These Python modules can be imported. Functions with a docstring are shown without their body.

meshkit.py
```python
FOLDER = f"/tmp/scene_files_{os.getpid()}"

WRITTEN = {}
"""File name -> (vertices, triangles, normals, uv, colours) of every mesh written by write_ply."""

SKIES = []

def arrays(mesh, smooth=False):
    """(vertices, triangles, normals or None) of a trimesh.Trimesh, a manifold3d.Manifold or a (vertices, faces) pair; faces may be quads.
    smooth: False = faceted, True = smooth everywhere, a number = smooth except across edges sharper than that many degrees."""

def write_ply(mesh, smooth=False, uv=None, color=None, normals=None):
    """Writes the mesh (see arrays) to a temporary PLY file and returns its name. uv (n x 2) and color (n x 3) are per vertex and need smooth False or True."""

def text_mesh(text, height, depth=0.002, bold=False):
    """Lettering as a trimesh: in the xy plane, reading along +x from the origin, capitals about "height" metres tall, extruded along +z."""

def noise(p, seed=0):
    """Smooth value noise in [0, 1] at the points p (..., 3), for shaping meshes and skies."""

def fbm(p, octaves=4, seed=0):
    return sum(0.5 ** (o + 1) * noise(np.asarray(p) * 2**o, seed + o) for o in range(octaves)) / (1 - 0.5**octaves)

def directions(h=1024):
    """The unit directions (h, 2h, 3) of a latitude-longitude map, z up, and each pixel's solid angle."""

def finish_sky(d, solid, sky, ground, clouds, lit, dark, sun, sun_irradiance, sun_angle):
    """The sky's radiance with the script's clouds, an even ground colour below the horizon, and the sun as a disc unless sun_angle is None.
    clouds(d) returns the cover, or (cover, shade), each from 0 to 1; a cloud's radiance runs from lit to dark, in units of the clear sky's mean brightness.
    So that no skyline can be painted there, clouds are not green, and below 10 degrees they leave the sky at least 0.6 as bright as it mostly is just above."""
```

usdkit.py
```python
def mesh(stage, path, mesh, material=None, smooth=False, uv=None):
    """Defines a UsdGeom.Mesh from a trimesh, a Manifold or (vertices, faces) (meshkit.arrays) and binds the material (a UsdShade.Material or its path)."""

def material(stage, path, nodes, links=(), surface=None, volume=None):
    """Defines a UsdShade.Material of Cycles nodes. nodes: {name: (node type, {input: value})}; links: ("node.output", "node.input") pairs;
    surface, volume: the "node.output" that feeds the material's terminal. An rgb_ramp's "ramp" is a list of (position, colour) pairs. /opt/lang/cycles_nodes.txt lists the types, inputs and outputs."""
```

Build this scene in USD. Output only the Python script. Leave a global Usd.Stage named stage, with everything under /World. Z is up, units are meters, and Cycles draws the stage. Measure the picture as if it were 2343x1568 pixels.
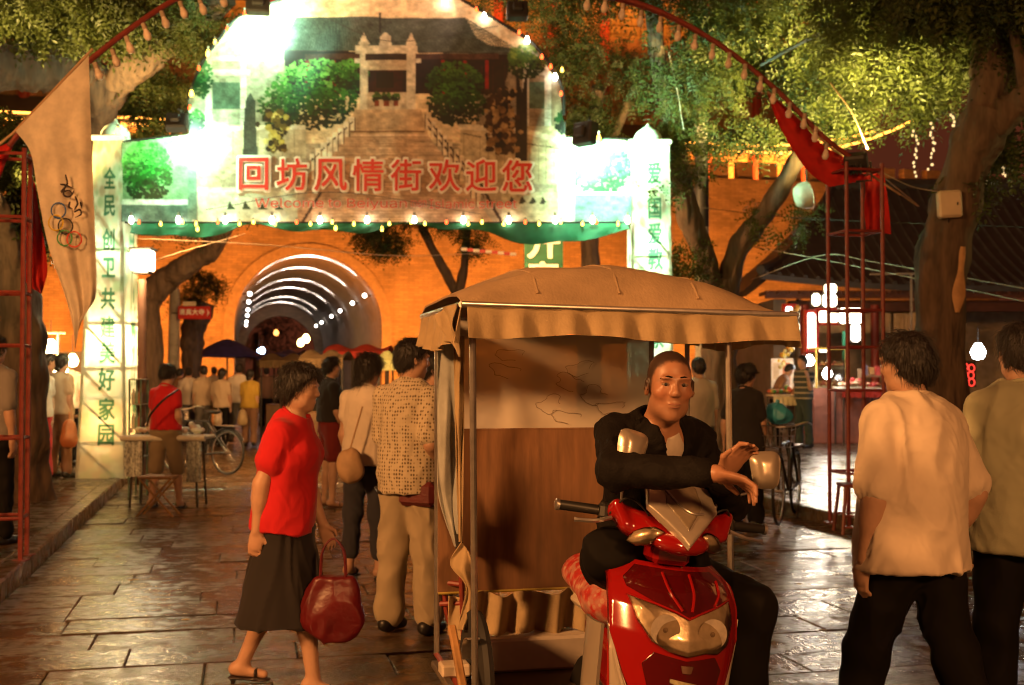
import math, random, glob
import numpy as np, trimesh, shapely
from shapely.geometry import Polygon, box as sbox
from shapely import union_all, affinity
from pxr import Usd, UsdGeom, UsdLux, UsdShade, Gf, Sdf, Vt
import usdkit, meshkit
from scipy.spatial import ConvexHull, cKDTree

stage = Usd.Stage.CreateInMemory()
UsdGeom.SetStageUpAxis(stage, 'Z'); UsdGeom.SetStageMetersPerUnit(stage, 1.0)
UsdGeom.Xform.Define(stage, '/World')
PI = math.pi
V = lambda *a: np.array(a, float)

# ------------------------------------------------------------------ camera, sky, exposure
CAM_H, FPX, CX, CY = 1.54, 2733.0, 1171.5, 784.0
PITCH = math.atan(70 / FPX)
camera = UsdGeom.Camera.Define(stage, '/World/camera')
camera.CreateHorizontalApertureAttr(36.0)
camera.CreateFocalLengthAttr(36.0 * FPX / 2343.0)
camera.CreateExposureAttr(0.0)
camera.CreateFStopAttr(4.2)
camera.CreateFocusDistanceAttr(4.3)
camera.AddTranslateOp().Set((0, 0, CAM_H)); camera.AddRotateXOp().Set(90 + math.degrees(PITCH))

SKY = usdkit.material(stage, '/World/Looks/night_sky', {
    's': ('sky_texture', {'sky_type': 'single_scattering', 'sun_disc': False, 'sun_elevation': -0.02, 'sun_rotation': 2.2, 'aerosol_density': 3.0}),
    'm': ('mix_color', {'blend_type': 'mix', 'fac': 0.97, 'b': (0.62, 0.135, 0.055), 'use_clamp': False}),
    'b': ('background_shader', {'strength': 0.13})},
    [('s.color', 'm.a'), ('m.result', 'b.color')], surface='b.background')
dome = UsdLux.DomeLight.Define(stage, '/World/sky')
UsdShade.MaterialBindingAPI.Apply(dome.GetPrim()).Bind(SKY)
dome.GetPrim().SetCustomDataByKey('kind', 'structure')

def P(px, py, Y):
    """the point at depth Y that the photograph's pixel (2343 x 1568 frame) shows"""
    u, v = (px - CX) / FPX, (CY - py) / FPX
    d = np.array([u, math.cos(PITCH) - v * math.sin(PITCH), math.sin(PITCH) + v * math.cos(PITCH)])
    return np.array([0, 0, CAM_H]) + d * (Y / d[1])

def G(px, py, z=0.0):
    u, v = (px - CX) / FPX, (CY - py) / FPX
    d = np.array([u, math.cos(PITCH) - v * math.sin(PITCH), math.sin(PITCH) + v * math.cos(PITCH)])
    return np.array([0, 0, CAM_H]) + d * ((z - CAM_H) / d[2])

def GY(px, Y, z=0.0):
    return np.array([(px - CX) / FPX * Y, Y, z])

# the street's own directions
TH = math.radians(-12.8)
ALONG = np.array([math.sin(TH), math.cos(TH), 0]); ACROSS = np.array([math.cos(TH), -math.sin(TH), 0])
def ST(s, t, z=0.0):
    return ALONG * s + ACROSS * t + np.array([0, 0, z])
def to_street(v):
    """mesh vertices given as (t, s, z) into the world"""
    v = np.asarray(v, float)
    return v[:, :1] * ACROSS + v[:, 1:2] * ALONG + v[:, 2:] * np.array([0, 0, 1.0])

# ------------------------------------------------------------------ names, things, parts
_used = {}
def numbered(parent, name):
    k = (parent, name); n = _used.get(k, 0); _used[k] = n + 1
    return name if n == 0 else f'{name}_{n:03d}'

def tag(prim, label=None, cat=None, group=None, kind=None):
    for k, v in (('label', label), ('category', cat), ('group', group), ('kind', kind)):
        if v: prim.SetCustomDataByKey(k, v)

def thing(name, label, cat, loc=(0, 0, 0), rotz=0.0, group=None, kind=None, rot=None):
    path = '/World/' + numbered('/World', name)
    x = UsdGeom.Xform.Define(stage, path)
    x.AddTranslateOp().Set(tuple(float(a) for a in loc))
    if rotz: x.AddRotateZOp().Set(math.degrees(rotz))
    tag(x.GetPrim(), label, cat, group, kind)
    return path

def part(name, mesh, mat, parent='/World', label=None, kind=None, smooth=35, col=None, cat=None, group=None):
    path = parent + '/' + numbered(parent, name)
    if col is not None: smooth = False
    if isinstance(mesh, list): mesh = cat_meshes(mesh)
    m = usdkit.mesh(stage, path, mesh, mat, smooth=smooth)
    if col is not None:
        UsdGeom.PrimvarsAPI(m).CreatePrimvar('print', Sdf.ValueTypeNames.Color3fArray, 'vertex').Set(Vt.Vec3fArray.FromNumpy(np.asarray(col, np.float32)))
    tag(m.GetPrim(), label, cat, group, kind)
    return path

def copy_thing(src, name, label, cat, loc, rotz=0.0, group=None, scale=None):
    path = '/World/' + numbered('/World', name)
    x = UsdGeom.Xform.Define(stage, path)
    x.GetPrim().GetReferences().AddInternalReference(src)
    x.ClearXformOpOrder()
    x.AddTranslateOp(opSuffix='c').Set(tuple(float(a) for a in loc))
    x.AddRotateZOp(opSuffix='c').Set(math.degrees(rotz))
    if scale: x.AddScaleOp(opSuffix='c').Set((scale, scale, scale))
    tag(x.GetPrim(), label, cat, group)
    x.GetPrim().SetInstanceable(True)
    return path

# ------------------------------------------------------------------ mesh helpers: a mesh is (vertices, triangles)
def cat_meshes(ms):
    vs, fs, n = [], [], 0
    for m in ms:
        v, f = vf(m)
        vs.append(v); fs.append(f + n); n += len(v)
    return np.vstack(vs), np.vstack(fs)

def vf(m):
    if isinstance(m, list): m = cat_meshes(m)
    if isinstance(m, tuple):
        v, f = np.asarray(m[0], float), np.asarray(m[1], int)
        if f.shape[1] == 4: f = np.vstack([f[:, [0, 1, 2]], f[:, [0, 2, 3]]])
        return v, f
    return np.asarray(m.vertices, float), np.asarray(m.faces, int)

def hull(pts):
    pts = np.asarray(pts, float)
    h = ConvexHull(pts)
    used = np.unique(h.simplices); inv = np.full(len(pts), -1); inv[used] = np.arange(len(used))
    v, f = pts[used], inv[h.simplices]
    n = np.cross(v[f[:, 1]] - v[f[:, 0]], v[f[:, 2]] - v[f[:, 0]])
    flip = (n * h.equations[:, :3]).sum(1) < 0
    f[flip] = f[flip][:, ::-1]
    return v, f

_BOXF = np.array([[0, 2, 3, 1], [4, 5, 7, 6], [0, 1, 5, 4], [2, 6, 7, 3], [0, 4, 6, 2], [1, 3, 7, 5]])
def bx(c, s, bev=0.0, rz=0.0, R=None):
    """box: centre, full sizes, bevel"""
    c, s = np.asarray(c, float), np.asarray(s, float)
    sg = np.array([[a, b, d] for a in (-1, 1) for b in (-1, 1) for d in (-1, 1)], float)
    if bev > 0:
        b = min(bev, 0.45 * s.min())
        pts = []
        for k in range(3):
            e = s / 2 - b; e = e.copy(); e[k] = s[k] / 2
            pts.append(sg * e)
        m = hull(np.vstack(pts))
    else:
        m = (sg * s / 2, np.vstack([_BOXF[:, [0, 1, 2]], _BOXF[:, [0, 2, 3]]]))
    v = m[0]
    if rz: v = v @ rotz_m(rz).T
    if R is not None: v = v @ np.asarray(R).T
    return v + c, m[1]

def rotz_m(a):
    c, s = math.cos(a), math.sin(a); return np.array([[c, -s, 0], [s, c, 0], [0, 0, 1]])
def rotx_m(a):
    c, s = math.cos(a), math.sin(a); return np.array([[1, 0, 0], [0, c, -s], [0, s, c]])
def roty_m(a):
    c, s = math.cos(a), math.sin(a); return np.array([[c, 0, s], [0, 1, 0], [-s, 0, c]])
def xf(m, R=None, t=None, s=None):
    v, f = vf(m)
    if s is not None: v = v * np.asarray(s)
    if R is not None: v = v @ np.asarray(R).T
    if t is not None: v = v + np.asarray(t)
    if s is not None and np.prod(np.broadcast_to(s, 3)) < 0: f = f[:, ::-1]
    return v, f

def tube(pts, r, n=8, caps=True):
    p = np.asarray(pts, float); r = np.broadcast_to(np.asarray(r, float), (len(p),))
    t = np.gradient(p, axis=0); t /= np.linalg.norm(t, axis=1, keepdims=True) + 1e-12
    ref = np.array([0, 0, 1.0]) if abs(t[0][2]) < 0.9 else np.array([1.0, 0, 0])
    a = np.zeros_like(p)
    a0 = np.cross(t[0], ref); a0 /= np.linalg.norm(a0); a[0] = a0
    for i in range(1, len(p)):
        w = a[i - 1] - t[i] * np.dot(a[i - 1], t[i]); a[i] = w / (np.linalg.norm(w) + 1e-12)
    b = np.cross(t, a); an = np.arange(n) * 2 * PI / n
    v = p[:, None] + r[:, None, None] * (np.cos(an)[None, :, None] * a[:, None] + np.sin(an)[None, :, None] * b[:, None])
    L = len(p); i, j = np.meshgrid(np.arange(L - 1), np.arange(n), indexing='ij')
    q = np.stack([i * n + j, i * n + (j + 1) % n, (i + 1) * n + (j + 1) % n, (i + 1) * n + j], -1).reshape(-1, 4)
    f = np.vstack([q[:, [0, 1, 2]], q[:, [0, 2, 3]]]); v = v.reshape(-1, 3)
    if caps:
        v = np.vstack([v, p[0], p[-1]]); k = len(v) - 2; j = np.arange(n)
        f = np.vstack([f, np.stack([np.full(n, k), (j + 1) % n, j], 1), np.stack([np.full(n, k + 1), (L - 1) * n + j, (L - 1) * n + (j + 1) % n], 1)])
    return v, f

def lathe(profile, n=16):
    """(r, z) pairs about z, bottom to top"""
    pr = np.asarray(profile, float); an = np.arange(n) * 2 * PI / n
    v = np.stack([pr[:, :1] * np.cos(an), pr[:, :1] * np.sin(an), np.broadcast_to(pr[:, 1:], (len(pr), n))], -1).reshape(-1, 3)
    i, j = np.meshgrid(np.arange(len(pr) - 1), np.arange(n), indexing='ij')
    q = np.stack([i * n + j, i * n + (j + 1) % n, (i + 1) * n + (j + 1) % n, (i + 1) * n + j], -1).reshape(-1, 4)
    f = np.vstack([q[:, [0, 1, 2]], q[:, [0, 2, 3]]])
    k = len(v); v = np.vstack([v, [0, 0, pr[0, 1]], [0, 0, pr[-1, 1]]]); j = np.arange(n); o = (len(pr) - 1) * n
    return v, np.vstack([f, np.stack([np.full(n, k), (j + 1) % n, j], 1), np.stack([np.full(n, k + 1), o + j, o + (j + 1) % n], 1)])

def grid(fn, nu, nv, thick=0.0):
    """sheet fn(u, v) -> (..., 3) for u, v in 0..1; thick > 0 closes it into a solid sheet"""
    u, v = np.meshgrid(np.linspace(0, 1, nu + 1), np.linspace(0, 1, nv + 1), indexing='ij')
    p = np.asarray(fn(u, v), float).reshape(-1, 3)
    i, j = np.meshgrid(np.arange(nu), np.arange(nv), indexing='ij'); w = nv + 1
    q = np.stack([i * w + j, (i + 1) * w + j, (i + 1) * w + j + 1, i * w + j + 1], -1).reshape(-1, 4)
    f = np.vstack([q[:, [0, 1, 2]], q[:, [0, 2, 3]]])
    if thick:
        n = np.zeros_like(p); fn_ = np.cross(p[f[:, 1]] - p[f[:, 0]], p[f[:, 2]] - p[f[:, 0]])
        for k in range(3): np.add.at(n, f[:, k], fn_)
        n /= np.linalg.norm(n, axis=1, keepdims=True) + 1e-12
        N = len(p)
        rim = np.concatenate([np.arange(0, nu) * w, nu * w + np.arange(0, nv), np.arange(nu, 0, -1) * w + nv, np.arange(nv, 0, -1)])
        r2 = np.roll(rim, -1)
        side = np.stack([rim, rim + N, r2 + N, r2], 1)
        p = np.vstack([p + n * thick / 2, p - n * thick / 2])
        f = np.vstack([f, f[:, ::-1] + N, side[:, [0, 1, 2]], side[:, [0, 2, 3]]])
    return p, f

def spline(pts, n=24):
    p = np.asarray(pts, float); m = len(p)
    if m == 2: return p[0] + (p[1] - p[0]) * np.linspace(0, 1, n)[:, None]
    q = np.vstack([2 * p[0] - p[1], p, 2 * p[-1] - p[-2]])
    x = np.linspace(0, m - 1 - 1e-9, n); i = x.astype(int); t = (x - i)[:, None]
    a, b, c, d = q[i], q[i + 1], q[i + 2], q[i + 3]
    return 0.5 * (2 * b + (c - a) * t + (2 * a - 5 * b + 4 * c - d) * t**2 + (3 * b - a - 3 * c + d) * t**3)

def extrude(poly, depth):
    ms = []
    for g in getattr(poly, 'geoms', [poly]):
        if g.is_empty or g.area < 1e-9: continue
        m = trimesh.creation.extrude_polygon(g, depth, engine='earcut'); ms.append((np.array(m.vertices), np.array(m.faces)))
    return cat_meshes(ms)

def upright(m):
    """xy lettering -> stands in the xz plane, its face towards -y"""
    v, f = vf(m); return np.stack([v[:, 0], -v[:, 2], v[:, 1]], 1), f

_CJK = glob.glob('/opt/blender-*/*/datafiles/fonts/Noto*CJK*')
_INTER = glob.glob('/opt/blender-*/*/datafiles/fonts/Inter.woff2')
def glyphs(text, height, depth=0.002, stroke=0, latin=False):
    """lettering as a mesh centred on the origin, about height tall; stroke thickens it"""
    from PIL import Image, ImageDraw, ImageFont
    font = ImageFont.truetype((_INTER if latin else (_CJK or _INTER))[0], 88)
    x0, y0, x1, y1 = font.getbbox(text, anchor='ls')
    m = 8 + stroke
    im = Image.new('L', (x1 - x0 + 2 * m, y1 - y0 + 2 * m))
    ImageDraw.Draw(im).text((m - x0, m - y0), text, 255, font, anchor='ls', stroke_width=stroke)
    on = np.pad(np.asarray(im) > 127, ((0, 0), (1, 1))).astype(np.int8)
    rows, st = np.nonzero(np.diff(on, axis=1) == 1); en = np.nonzero(np.diff(on, axis=1) == -1)[1]
    shape = union_all(shapely.box(st, -rows - 1, en, -rows)).buffer(0.6).buffer(-0.6).simplify(0.8)
    s = height / ((y1 - y0) if not latin else 64.0)
    cx, cy = (x1 - x0) / 2 + m, -((y1 - y0) / 2 + m)
    shape = affinity.affine_transform(shape, [s, 0, 0, s, -cx * s, -cy * s])
    return extrude(shape, depth)

# ------------------------------------------------------------------ materials
_mats = {}
def mat(name, color, rough=0.6, var=0.25, scale=6.0, metallic=0.0, bump=0.0, bscale=40.0, spec=0.5, coat=0.0, sheen=0.0, trans=0.0, emit=None, estr=0.0, rvar=0.0, stretch=(1, 1, 1), tl=0.0):
    if name in _mats: return _mats[name]
    c = np.asarray(color, float)
    lo, hi = tuple(np.clip(c * (1 - var), 0, 1)), tuple(np.clip(c * (1 + var), 0, 1))
    nodes = {'tc': ('texture_coordinate', {}), 'mp': ('mapping', {'scale': stretch}),
             'n': ('noise_texture', {'scale': scale, 'detail': 6.0, 'roughness': 0.62}),
             'r': ('rgb_ramp', {'ramp': [(0.28, lo), (0.72, hi)]}),
             'p': ('principled_bsdf', {'roughness': rough, 'metallic': metallic, 'specular_ior_level': spec, 'coat_weight': coat, 'sheen_weight': sheen, 'transmission_weight': trans})}
    links = [('tc.object', 'mp.vector'), ('mp.vector', 'n.vector'), ('n.fac', 'r.fac'), ('r.color', 'p.base_color')]
    if rvar:
        nodes['n3'] = ('noise_texture', {'scale': scale * 2.3, 'detail': 4.0})
        nodes['mr'] = ('map_range', {'from_min': 0.3, 'from_max': 0.7, 'to_min': max(0.02, rough - rvar), 'to_max': min(1, rough + rvar), 'clamp': True})
        links += [('mp.vector', 'n3.vector'), ('n3.fac', 'mr.value'), ('mr.result', 'p.roughness')]
    if bump:
        nodes['n2'] = ('noise_texture', {'scale': bscale, 'detail': 5.0})
        nodes['b'] = ('bump', {'strength': min(1.0, bump), 'distance': 0.01})
        links += [('mp.vector', 'n2.vector'), ('n2.fac', 'b.height'), ('b.normal', 'p.normal')]
    if emit is not None:
        nodes['p'][1].update(emission_color=tuple(emit), emission_strength=estr)
    surf = 'p.BSDF'
    if tl:
        nodes['t'] = ('translucent_bsdf', {}); nodes['mx'] = ('mix_closure', {'fac': tl})
        links += [('r.color', 't.color'), ('p.BSDF', 'mx.closure1'), ('t.BSDF', 'mx.closure2')]; surf = 'mx.closure'
    _mats[name] = usdkit.material(stage, '/World/Looks/' + name, nodes, links, surface=surf)
    return _mats[name]

def glow(name, color, strength):
    if name not in _mats:
        _mats[name] = usdkit.material(stage, '/World/Looks/' + name, {'e': ('emission', {'color': tuple(color), 'strength': strength})}, [], surface='e.emission')
    return _mats[name]

def printed(name, rough=0.5, tl=0.0):
    if name not in _mats:
        nodes = {'a': ('attribute', {'attribute': 'print'}), 'p': ('principled_bsdf', {'roughness': rough})}
        links = [('a.color', 'p.base_color')]; surf = 'p.BSDF'
        if tl:
            nodes['t'] = ('translucent_bsdf', {}); nodes['mx'] = ('mix_closure', {'fac': tl})
            links += [('a.color', 't.color'), ('p.BSDF', 'mx.closure1'), ('t.BSDF', 'mx.closure2')]; surf = 'mx.closure'
        _mats[name] = usdkit.material(stage, '/World/Looks/' + name, nodes, links, surface=surf)
    return _mats[name]

ORANGE = (1.0, 0.40, 0.08); WARM = (1.0, 0.60, 0.25); GREENW = (0.50, 1.0, 0.66); WHITE = (1.0, 0.92, 0.80)

def sphere_light(parent, pos, r, color, inten, name='light'):
    p = parent + '/' + numbered(parent, name)
    l = UsdLux.SphereLight.Define(stage, p); l.CreateRadiusAttr(r); l.CreateColorAttr(tuple(color)); l.CreateIntensityAttr(inten)
    l.AddTranslateOp().Set(tuple(map(float, pos))); return l

def spot_light(parent, pos, direction, r, color, inten, cone, name='light'):
    l = sphere_light(parent, (0, 0, 0), r, color, inten, name); sh = UsdLux.ShapingAPI.Apply(l.GetPrim())
    sh.CreateShapingConeAngleAttr(cone); sh.CreateShapingConeSoftnessAttr(.6)
    R = look(direction); M = np.eye(4); M[:3, :3] = R.T; M[3, :3] = pos
    l.ClearXformOpOrder(); l.GetPrim().RemoveProperty('xformOp:translate'); l.AddTransformOp().Set(Gf.Matrix4d(*M.ravel().tolist())); return l

def look(direction):
    """rotation matrix (columns) whose -z axis points along direction"""
    z = -np.asarray(direction, float); z /= np.linalg.norm(z)
    x = np.cross([0, 0, 1.0], z); x = x / np.linalg.norm(x) if np.linalg.norm(x) > 1e-6 else np.array([1.0, 0, 0])
    return np.stack([x, np.cross(z, x), z], 1)

def rect_light(parent, pos, direction, w, h, color, inten, name='light'):
    p = parent + '/' + numbered(parent, name)
    l = UsdLux.RectLight.Define(stage, p); l.CreateWidthAttr(w); l.CreateHeightAttr(h); l.CreateColorAttr(tuple(color)); l.CreateIntensityAttr(inten)
    R = look(direction); M = np.eye(4); M[:3, :3] = R.T; M[3, :3] = pos
    l.AddTransformOp().Set(Gf.Matrix4d(*M.ravel().tolist())); return l
# ------------------------------------------------------------------ the ground: road of stone slabs, pavements with kerbs
rng = np.random.default_rng(7)
def stone_mat(name, c, rough=0.27, rvar=0.16):
    return mat(name, c, rough=rough, var=0.45, scale=3.2, bump=0.5, bscale=30.0, rvar=rvar, spec=0.6)
STONES = [stone_mat('wet_stone_a', (0.070, 0.045, 0.023)), stone_mat('wet_stone_b', (0.050, 0.033, 0.018), 0.18), stone_mat('wet_stone_c', (0.085, 0.056, 0.029), 0.30), stone_mat('wet_stone_d', (0.060, 0.040, 0.021), 0.22)]
MORTAR = mat('wet_mortar', (0.045, 0.040, 0.034), rough=0.55)
part('ground', grid(lambda u, v: np.stack([(u - .5) * 900, (v - .25) * 900, u * 0 - 0.10], -1), 4, 4), mat('earth', (0.06, 0.05, 0.04), rough=0.8), kind='structure')
T0, T1 = -1.56, 5.81
road = thing('road', None, None, kind='structure')
part('paving_bed', (to_street([[T0, -6, -.022], [T1, -6, -.022], [T1, 49.9, -.022], [T0, 49.9, -.022]]), np.array([[0, 1, 2], [0, 2, 3]])), MORTAR, road)
slabs = []
s, row = 4.4, 0
while s < 49.5:
    dep = rng.uniform(.40, .50)
    t = T0 - rng.uniform(0, .7)
    while t < T1:
        w = rng.uniform(.75, 1.15); a, b = max(t, T0), min(t + w, T1 - .004)
        if b - a > .12: slabs.append((s, dep, a, b, row))
        t += w
    s += dep; row += 1
near, far = [], []
for (s, dep, a, b, row) in slabs:
    g = 0.0035; c = np.array([(a + b) / 2, s + dep / 2, -0.035]); sz = np.array([b - a - 2 * g, dep - 2 * g, 0.07])
    R = rotx_m(rng.normal(0, .006)) @ roty_m(rng.normal(0, .004))
    m = bx(c + [0, 0, rng.normal(0, .0025)], sz, bev=0.006, R=R)
    m = (to_street(m[0]), m[1])
    cw = m[0].mean(0)
    vis = abs(cw[0] / cw[1]) < 0.46 and cw[1] > 5.4
    (near if vis else far).append((cw[1], m))
near.sort(key=lambda k: k[0])
for k, (d, m) in enumerate(near[:300]): part('paving_slab', m, STONES[int(rng.integers(0, 4))], road, smooth=False)
part('far_paving', cat_meshes([m for d, m in near[300:] + far]), STONES[0], road, kind='stuff', smooth=False)

for side, (ta, tb, nm, s0, s1) in enumerate([(-12.0, T0, 'left_pavement', 2.0, 49.9), (T1, 40.0, 'right_pavement', 2.0, 49.9)]):
    pv = thing(nm, None, None, kind='structure')
    part('pavement_bed', (to_street([[ta, s0, .108], [tb - .01 if side == 0 else tb, s0, .108], [tb - .01 if side == 0 else tb, s1, .108], [ta, s1, .108]] if side == 0 else [[ta + .01, s0, .108], [tb, s0, .108], [tb, s1, .108], [ta + .01, s1, .108]]), np.array([[0, 1, 2], [0, 2, 3]])), MORTAR, pv)
    s = s0
    while s < s1 - 1:
        L = 0.98; tc = tb - .08 if side == 0 else ta + .08
        m = bx([tc, s + L / 2, 0.02], [.16, L - .008, .24], bev=.012)
        part('kerb_stone', (to_street(m[0]), m[1]), STONES[2 if side else 0], pv, smooth=False) if s < 28 else None
        s += L
    m = bx([tb - .08 if side == 0 else ta + .08, 39.2, .02], [.16, 21.2, .24], bev=.012)
    part('far_kerb', (to_street(m[0]), m[1]), STONES[0], pv, smooth=False)
    sl_near, sl_far = [], []
    s = s0
    while s < s1 - .6:
        t = (tb - .165) if side == 0 else ta + .165
        off = rng.uniform(0, .5)
        for k in range(14 if side == 0 else 24):
            w = .62 if k else .3 + off * .6
            tc = t - w / 2 if side == 0 else t + w / 2
            m = bx([tc, s + .3, .10], [w - .012, .588, .06], bev=.008, R=rotx_m(rng.normal(0, .004)) @ roty_m(rng.normal(0, .004)))
            m = (to_street(m[0]), m[1]); cw = m[0].mean(0); t += -w if side == 0 else w
            if cw[1] > 1: (sl_near if abs(cw[0] / cw[1]) < .46 and cw[1] > 6 else sl_far).append((cw[1], m))
        s += .6
    sl_near.sort(key=lambda k: k[0])
    for d, m in sl_near[:150]: part('paving_slab', m, STONES[int(rng.integers(0, 4))], pv, smooth=False)
    part('far_paving', cat_meshes([m for d, m in sl_near[150:] + sl_far]), STONES[2], pv, kind='stuff', smooth=False)

# ------------------------------------------------------------------ the gate tower: brick wall with a lit tunnel, timber tower on top
def brick_mat(name, c1, c2, mortar, bw=0.42, rh=0.105, rough=0.85):
    nodes = {'tc': ('texture_coordinate', {}), 'sx': ('separate_xyz', {}), 'cb': ('combine_xyz', {}),
             'br': ('brick_texture', {'scale': 1.0, 'brick_width': bw, 'row_height': rh, 'mortar_size': 0.012, 'color1': c1, 'color2': c2, 'mortar': mortar, 'bias': 0.0, 'mortar_smooth': 0.2}),
             'n': ('noise_texture', {'scale': 0.55, 'detail': 8.0, 'roughness': 0.7}), 'r': ('rgb_ramp', {'ramp': [(0.3, (0.55, 0.55, 0.55)), (0.7, (1.25, 1.2, 1.15))]}),
             'mx': ('mix_color', {'blend_type': 'multiply', 'fac': 1.0, 'use_clamp': False}), 'b': ('bump', {'strength': 0.6, 'distance': 0.02}),
             'p': ('principled_bsdf', {'roughness': rough})}
    return usdkit.material(stage, '/World/Looks/' + name, nodes, [('tc.object', 'sx.vector'), ('sx.x', 'cb.x'), ('sx.z', 'cb.y'), ('cb.vector', 'br.vector'), ('tc.object', 'n.vector'), ('n.fac', 'r.fac'),
        ('br.color', 'mx.a'), ('r.color', 'mx.b'), ('mx.result', 'p.base_color'), ('br.fac', 'b.height'), ('b.normal', 'p.normal')], surface='p.BSDF')
BRICK = brick_mat('wall_brick', (0.36, 0.27, 0.19), (0.25, 0.19, 0.14), (0.20, 0.16, 0.12))
VAULT = mat('vault_brick', (0.26, 0.23, 0.20), rough=0.8, scale=2.0, bump=.5, bscale=12)
DARKWOOD = mat('dark_wood', (0.10, 0.035, 0.02), rough=0.6)
REDWOOD = mat('red_lacquer_wood', (0.28, 0.035, 0.02), rough=0.5)
TILE = mat('grey_roof_tile', (0.055, 0.052, 0.05), rough=0.65, scale=4, bump=.3)
NEON = glow('neon_orange', (1.0, 0.36, 0.05), 7.0)

gs, gt = 50.6, 2.78
gate = thing('gate_tower', 'broad brick gate tower lit orange, with a round arched tunnel', 'gate tower', ST(gs, gt), rotz=-TH)
WH, AR, ASP = 10.4, 3.05, 3.5
an = np.linspace(0, PI, 33)
hole = Polygon([(AR, -1), *[(AR * math.cos(a), ASP + AR * math.sin(a)) for a in an], (-AR, -1)])
face = Polygon([(-33, -.05), (33, -.05), (32.3, WH), (-32.3, WH)]).difference(hole)
m = upright(extrude(face, 0.6)); part('wall', (m[0] + [0, .6, 0], m[1]), BRICK, gate, smooth=False)
TL = 37.0
ring = lambda r, y: np.stack([np.concatenate([[r], r * np.cos(an), [-r]]), np.full(35, y), np.concatenate([[-.05], ASP + r * np.sin(an), [-.05]])], 1)
def strip(a, b):
    n = len(a); v = np.vstack([a, b]); i = np.arange(n - 1)
    return v, np.vstack([np.stack([i, i + 1, i + 1 + n], 1), np.stack([i, i + 1 + n, i + n], 1)])
part('tunnel_vault', strip(ring(AR, .6), ring(AR, TL)), VAULT, gate, smooth=False)
hole2 = Polygon([(2.45, -1), *[(2.45 * math.cos(a), 3.2 + 2.45 * math.sin(a)) for a in an], (-2.45, -1)])
m = upright(extrude(Polygon([(-27, 0), (27, 0), (27, WH), (-27, WH)]).difference(hole2), .6)); part('rear_wall', (m[0] + [0, TL + .6, 0], m[1]), BRICK, gate, smooth=False)
m = upright(extrude(Polygon([(AR + .42, 0), *[((AR + .42) * math.cos(a), ASP + (AR + .42) * math.sin(a)) for a in an], (-AR - .42, 0)]).difference(hole), .06))
part('arch_ring', m, mat('arch_ring_brick', (0.25, 0.19, 0.14), rough=.8, bump=.6, bscale=30), gate, smooth=False)
# glowing ribs: light tubes along the vault, with a lamp at each foot
RIBLAMP = glow('rib_lamp', (1.0, 0.90, 0.80), 14.0)
for y in (1.0, 6.8, 14.0, 20.3, 29.0, 35.0):
    for sg in (-1, 1):
        a0 = .52; rr = AR - .26
        p = np.array([sg * rr * math.cos(a0), y, ASP + rr * math.sin(a0)])
        l = part('vault_lamp', xf(lathe([(.02, -.09), (.07, -.06), (.09, 0), (.07, .06), (.02, .09)], 10), t=p), RIBLAMP, gate)
        part('lamp_bracket', tube([p, p * 0 + [sg * (AR + .02) * math.cos(a0 - .05), y, ASP + (AR + .02) * math.sin(a0 - .05)]], .03, 6), mat('dark_steel', (0.05, 0.045, 0.04), rough=.5, metallic=.6), l)
        for tgt, cone, pw in ((a0 + .50, 17, 16000.0), (a0 + .95, 10, 90000.0)):
            q = np.array([sg * AR * math.cos(tgt), y, ASP + AR * math.sin(tgt)])
            d = (q - p) / np.linalg.norm(q - p)
            spot_light(gate, p + d * .12, d, .05, (1.0, .86, .76), pw, cone)
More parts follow.
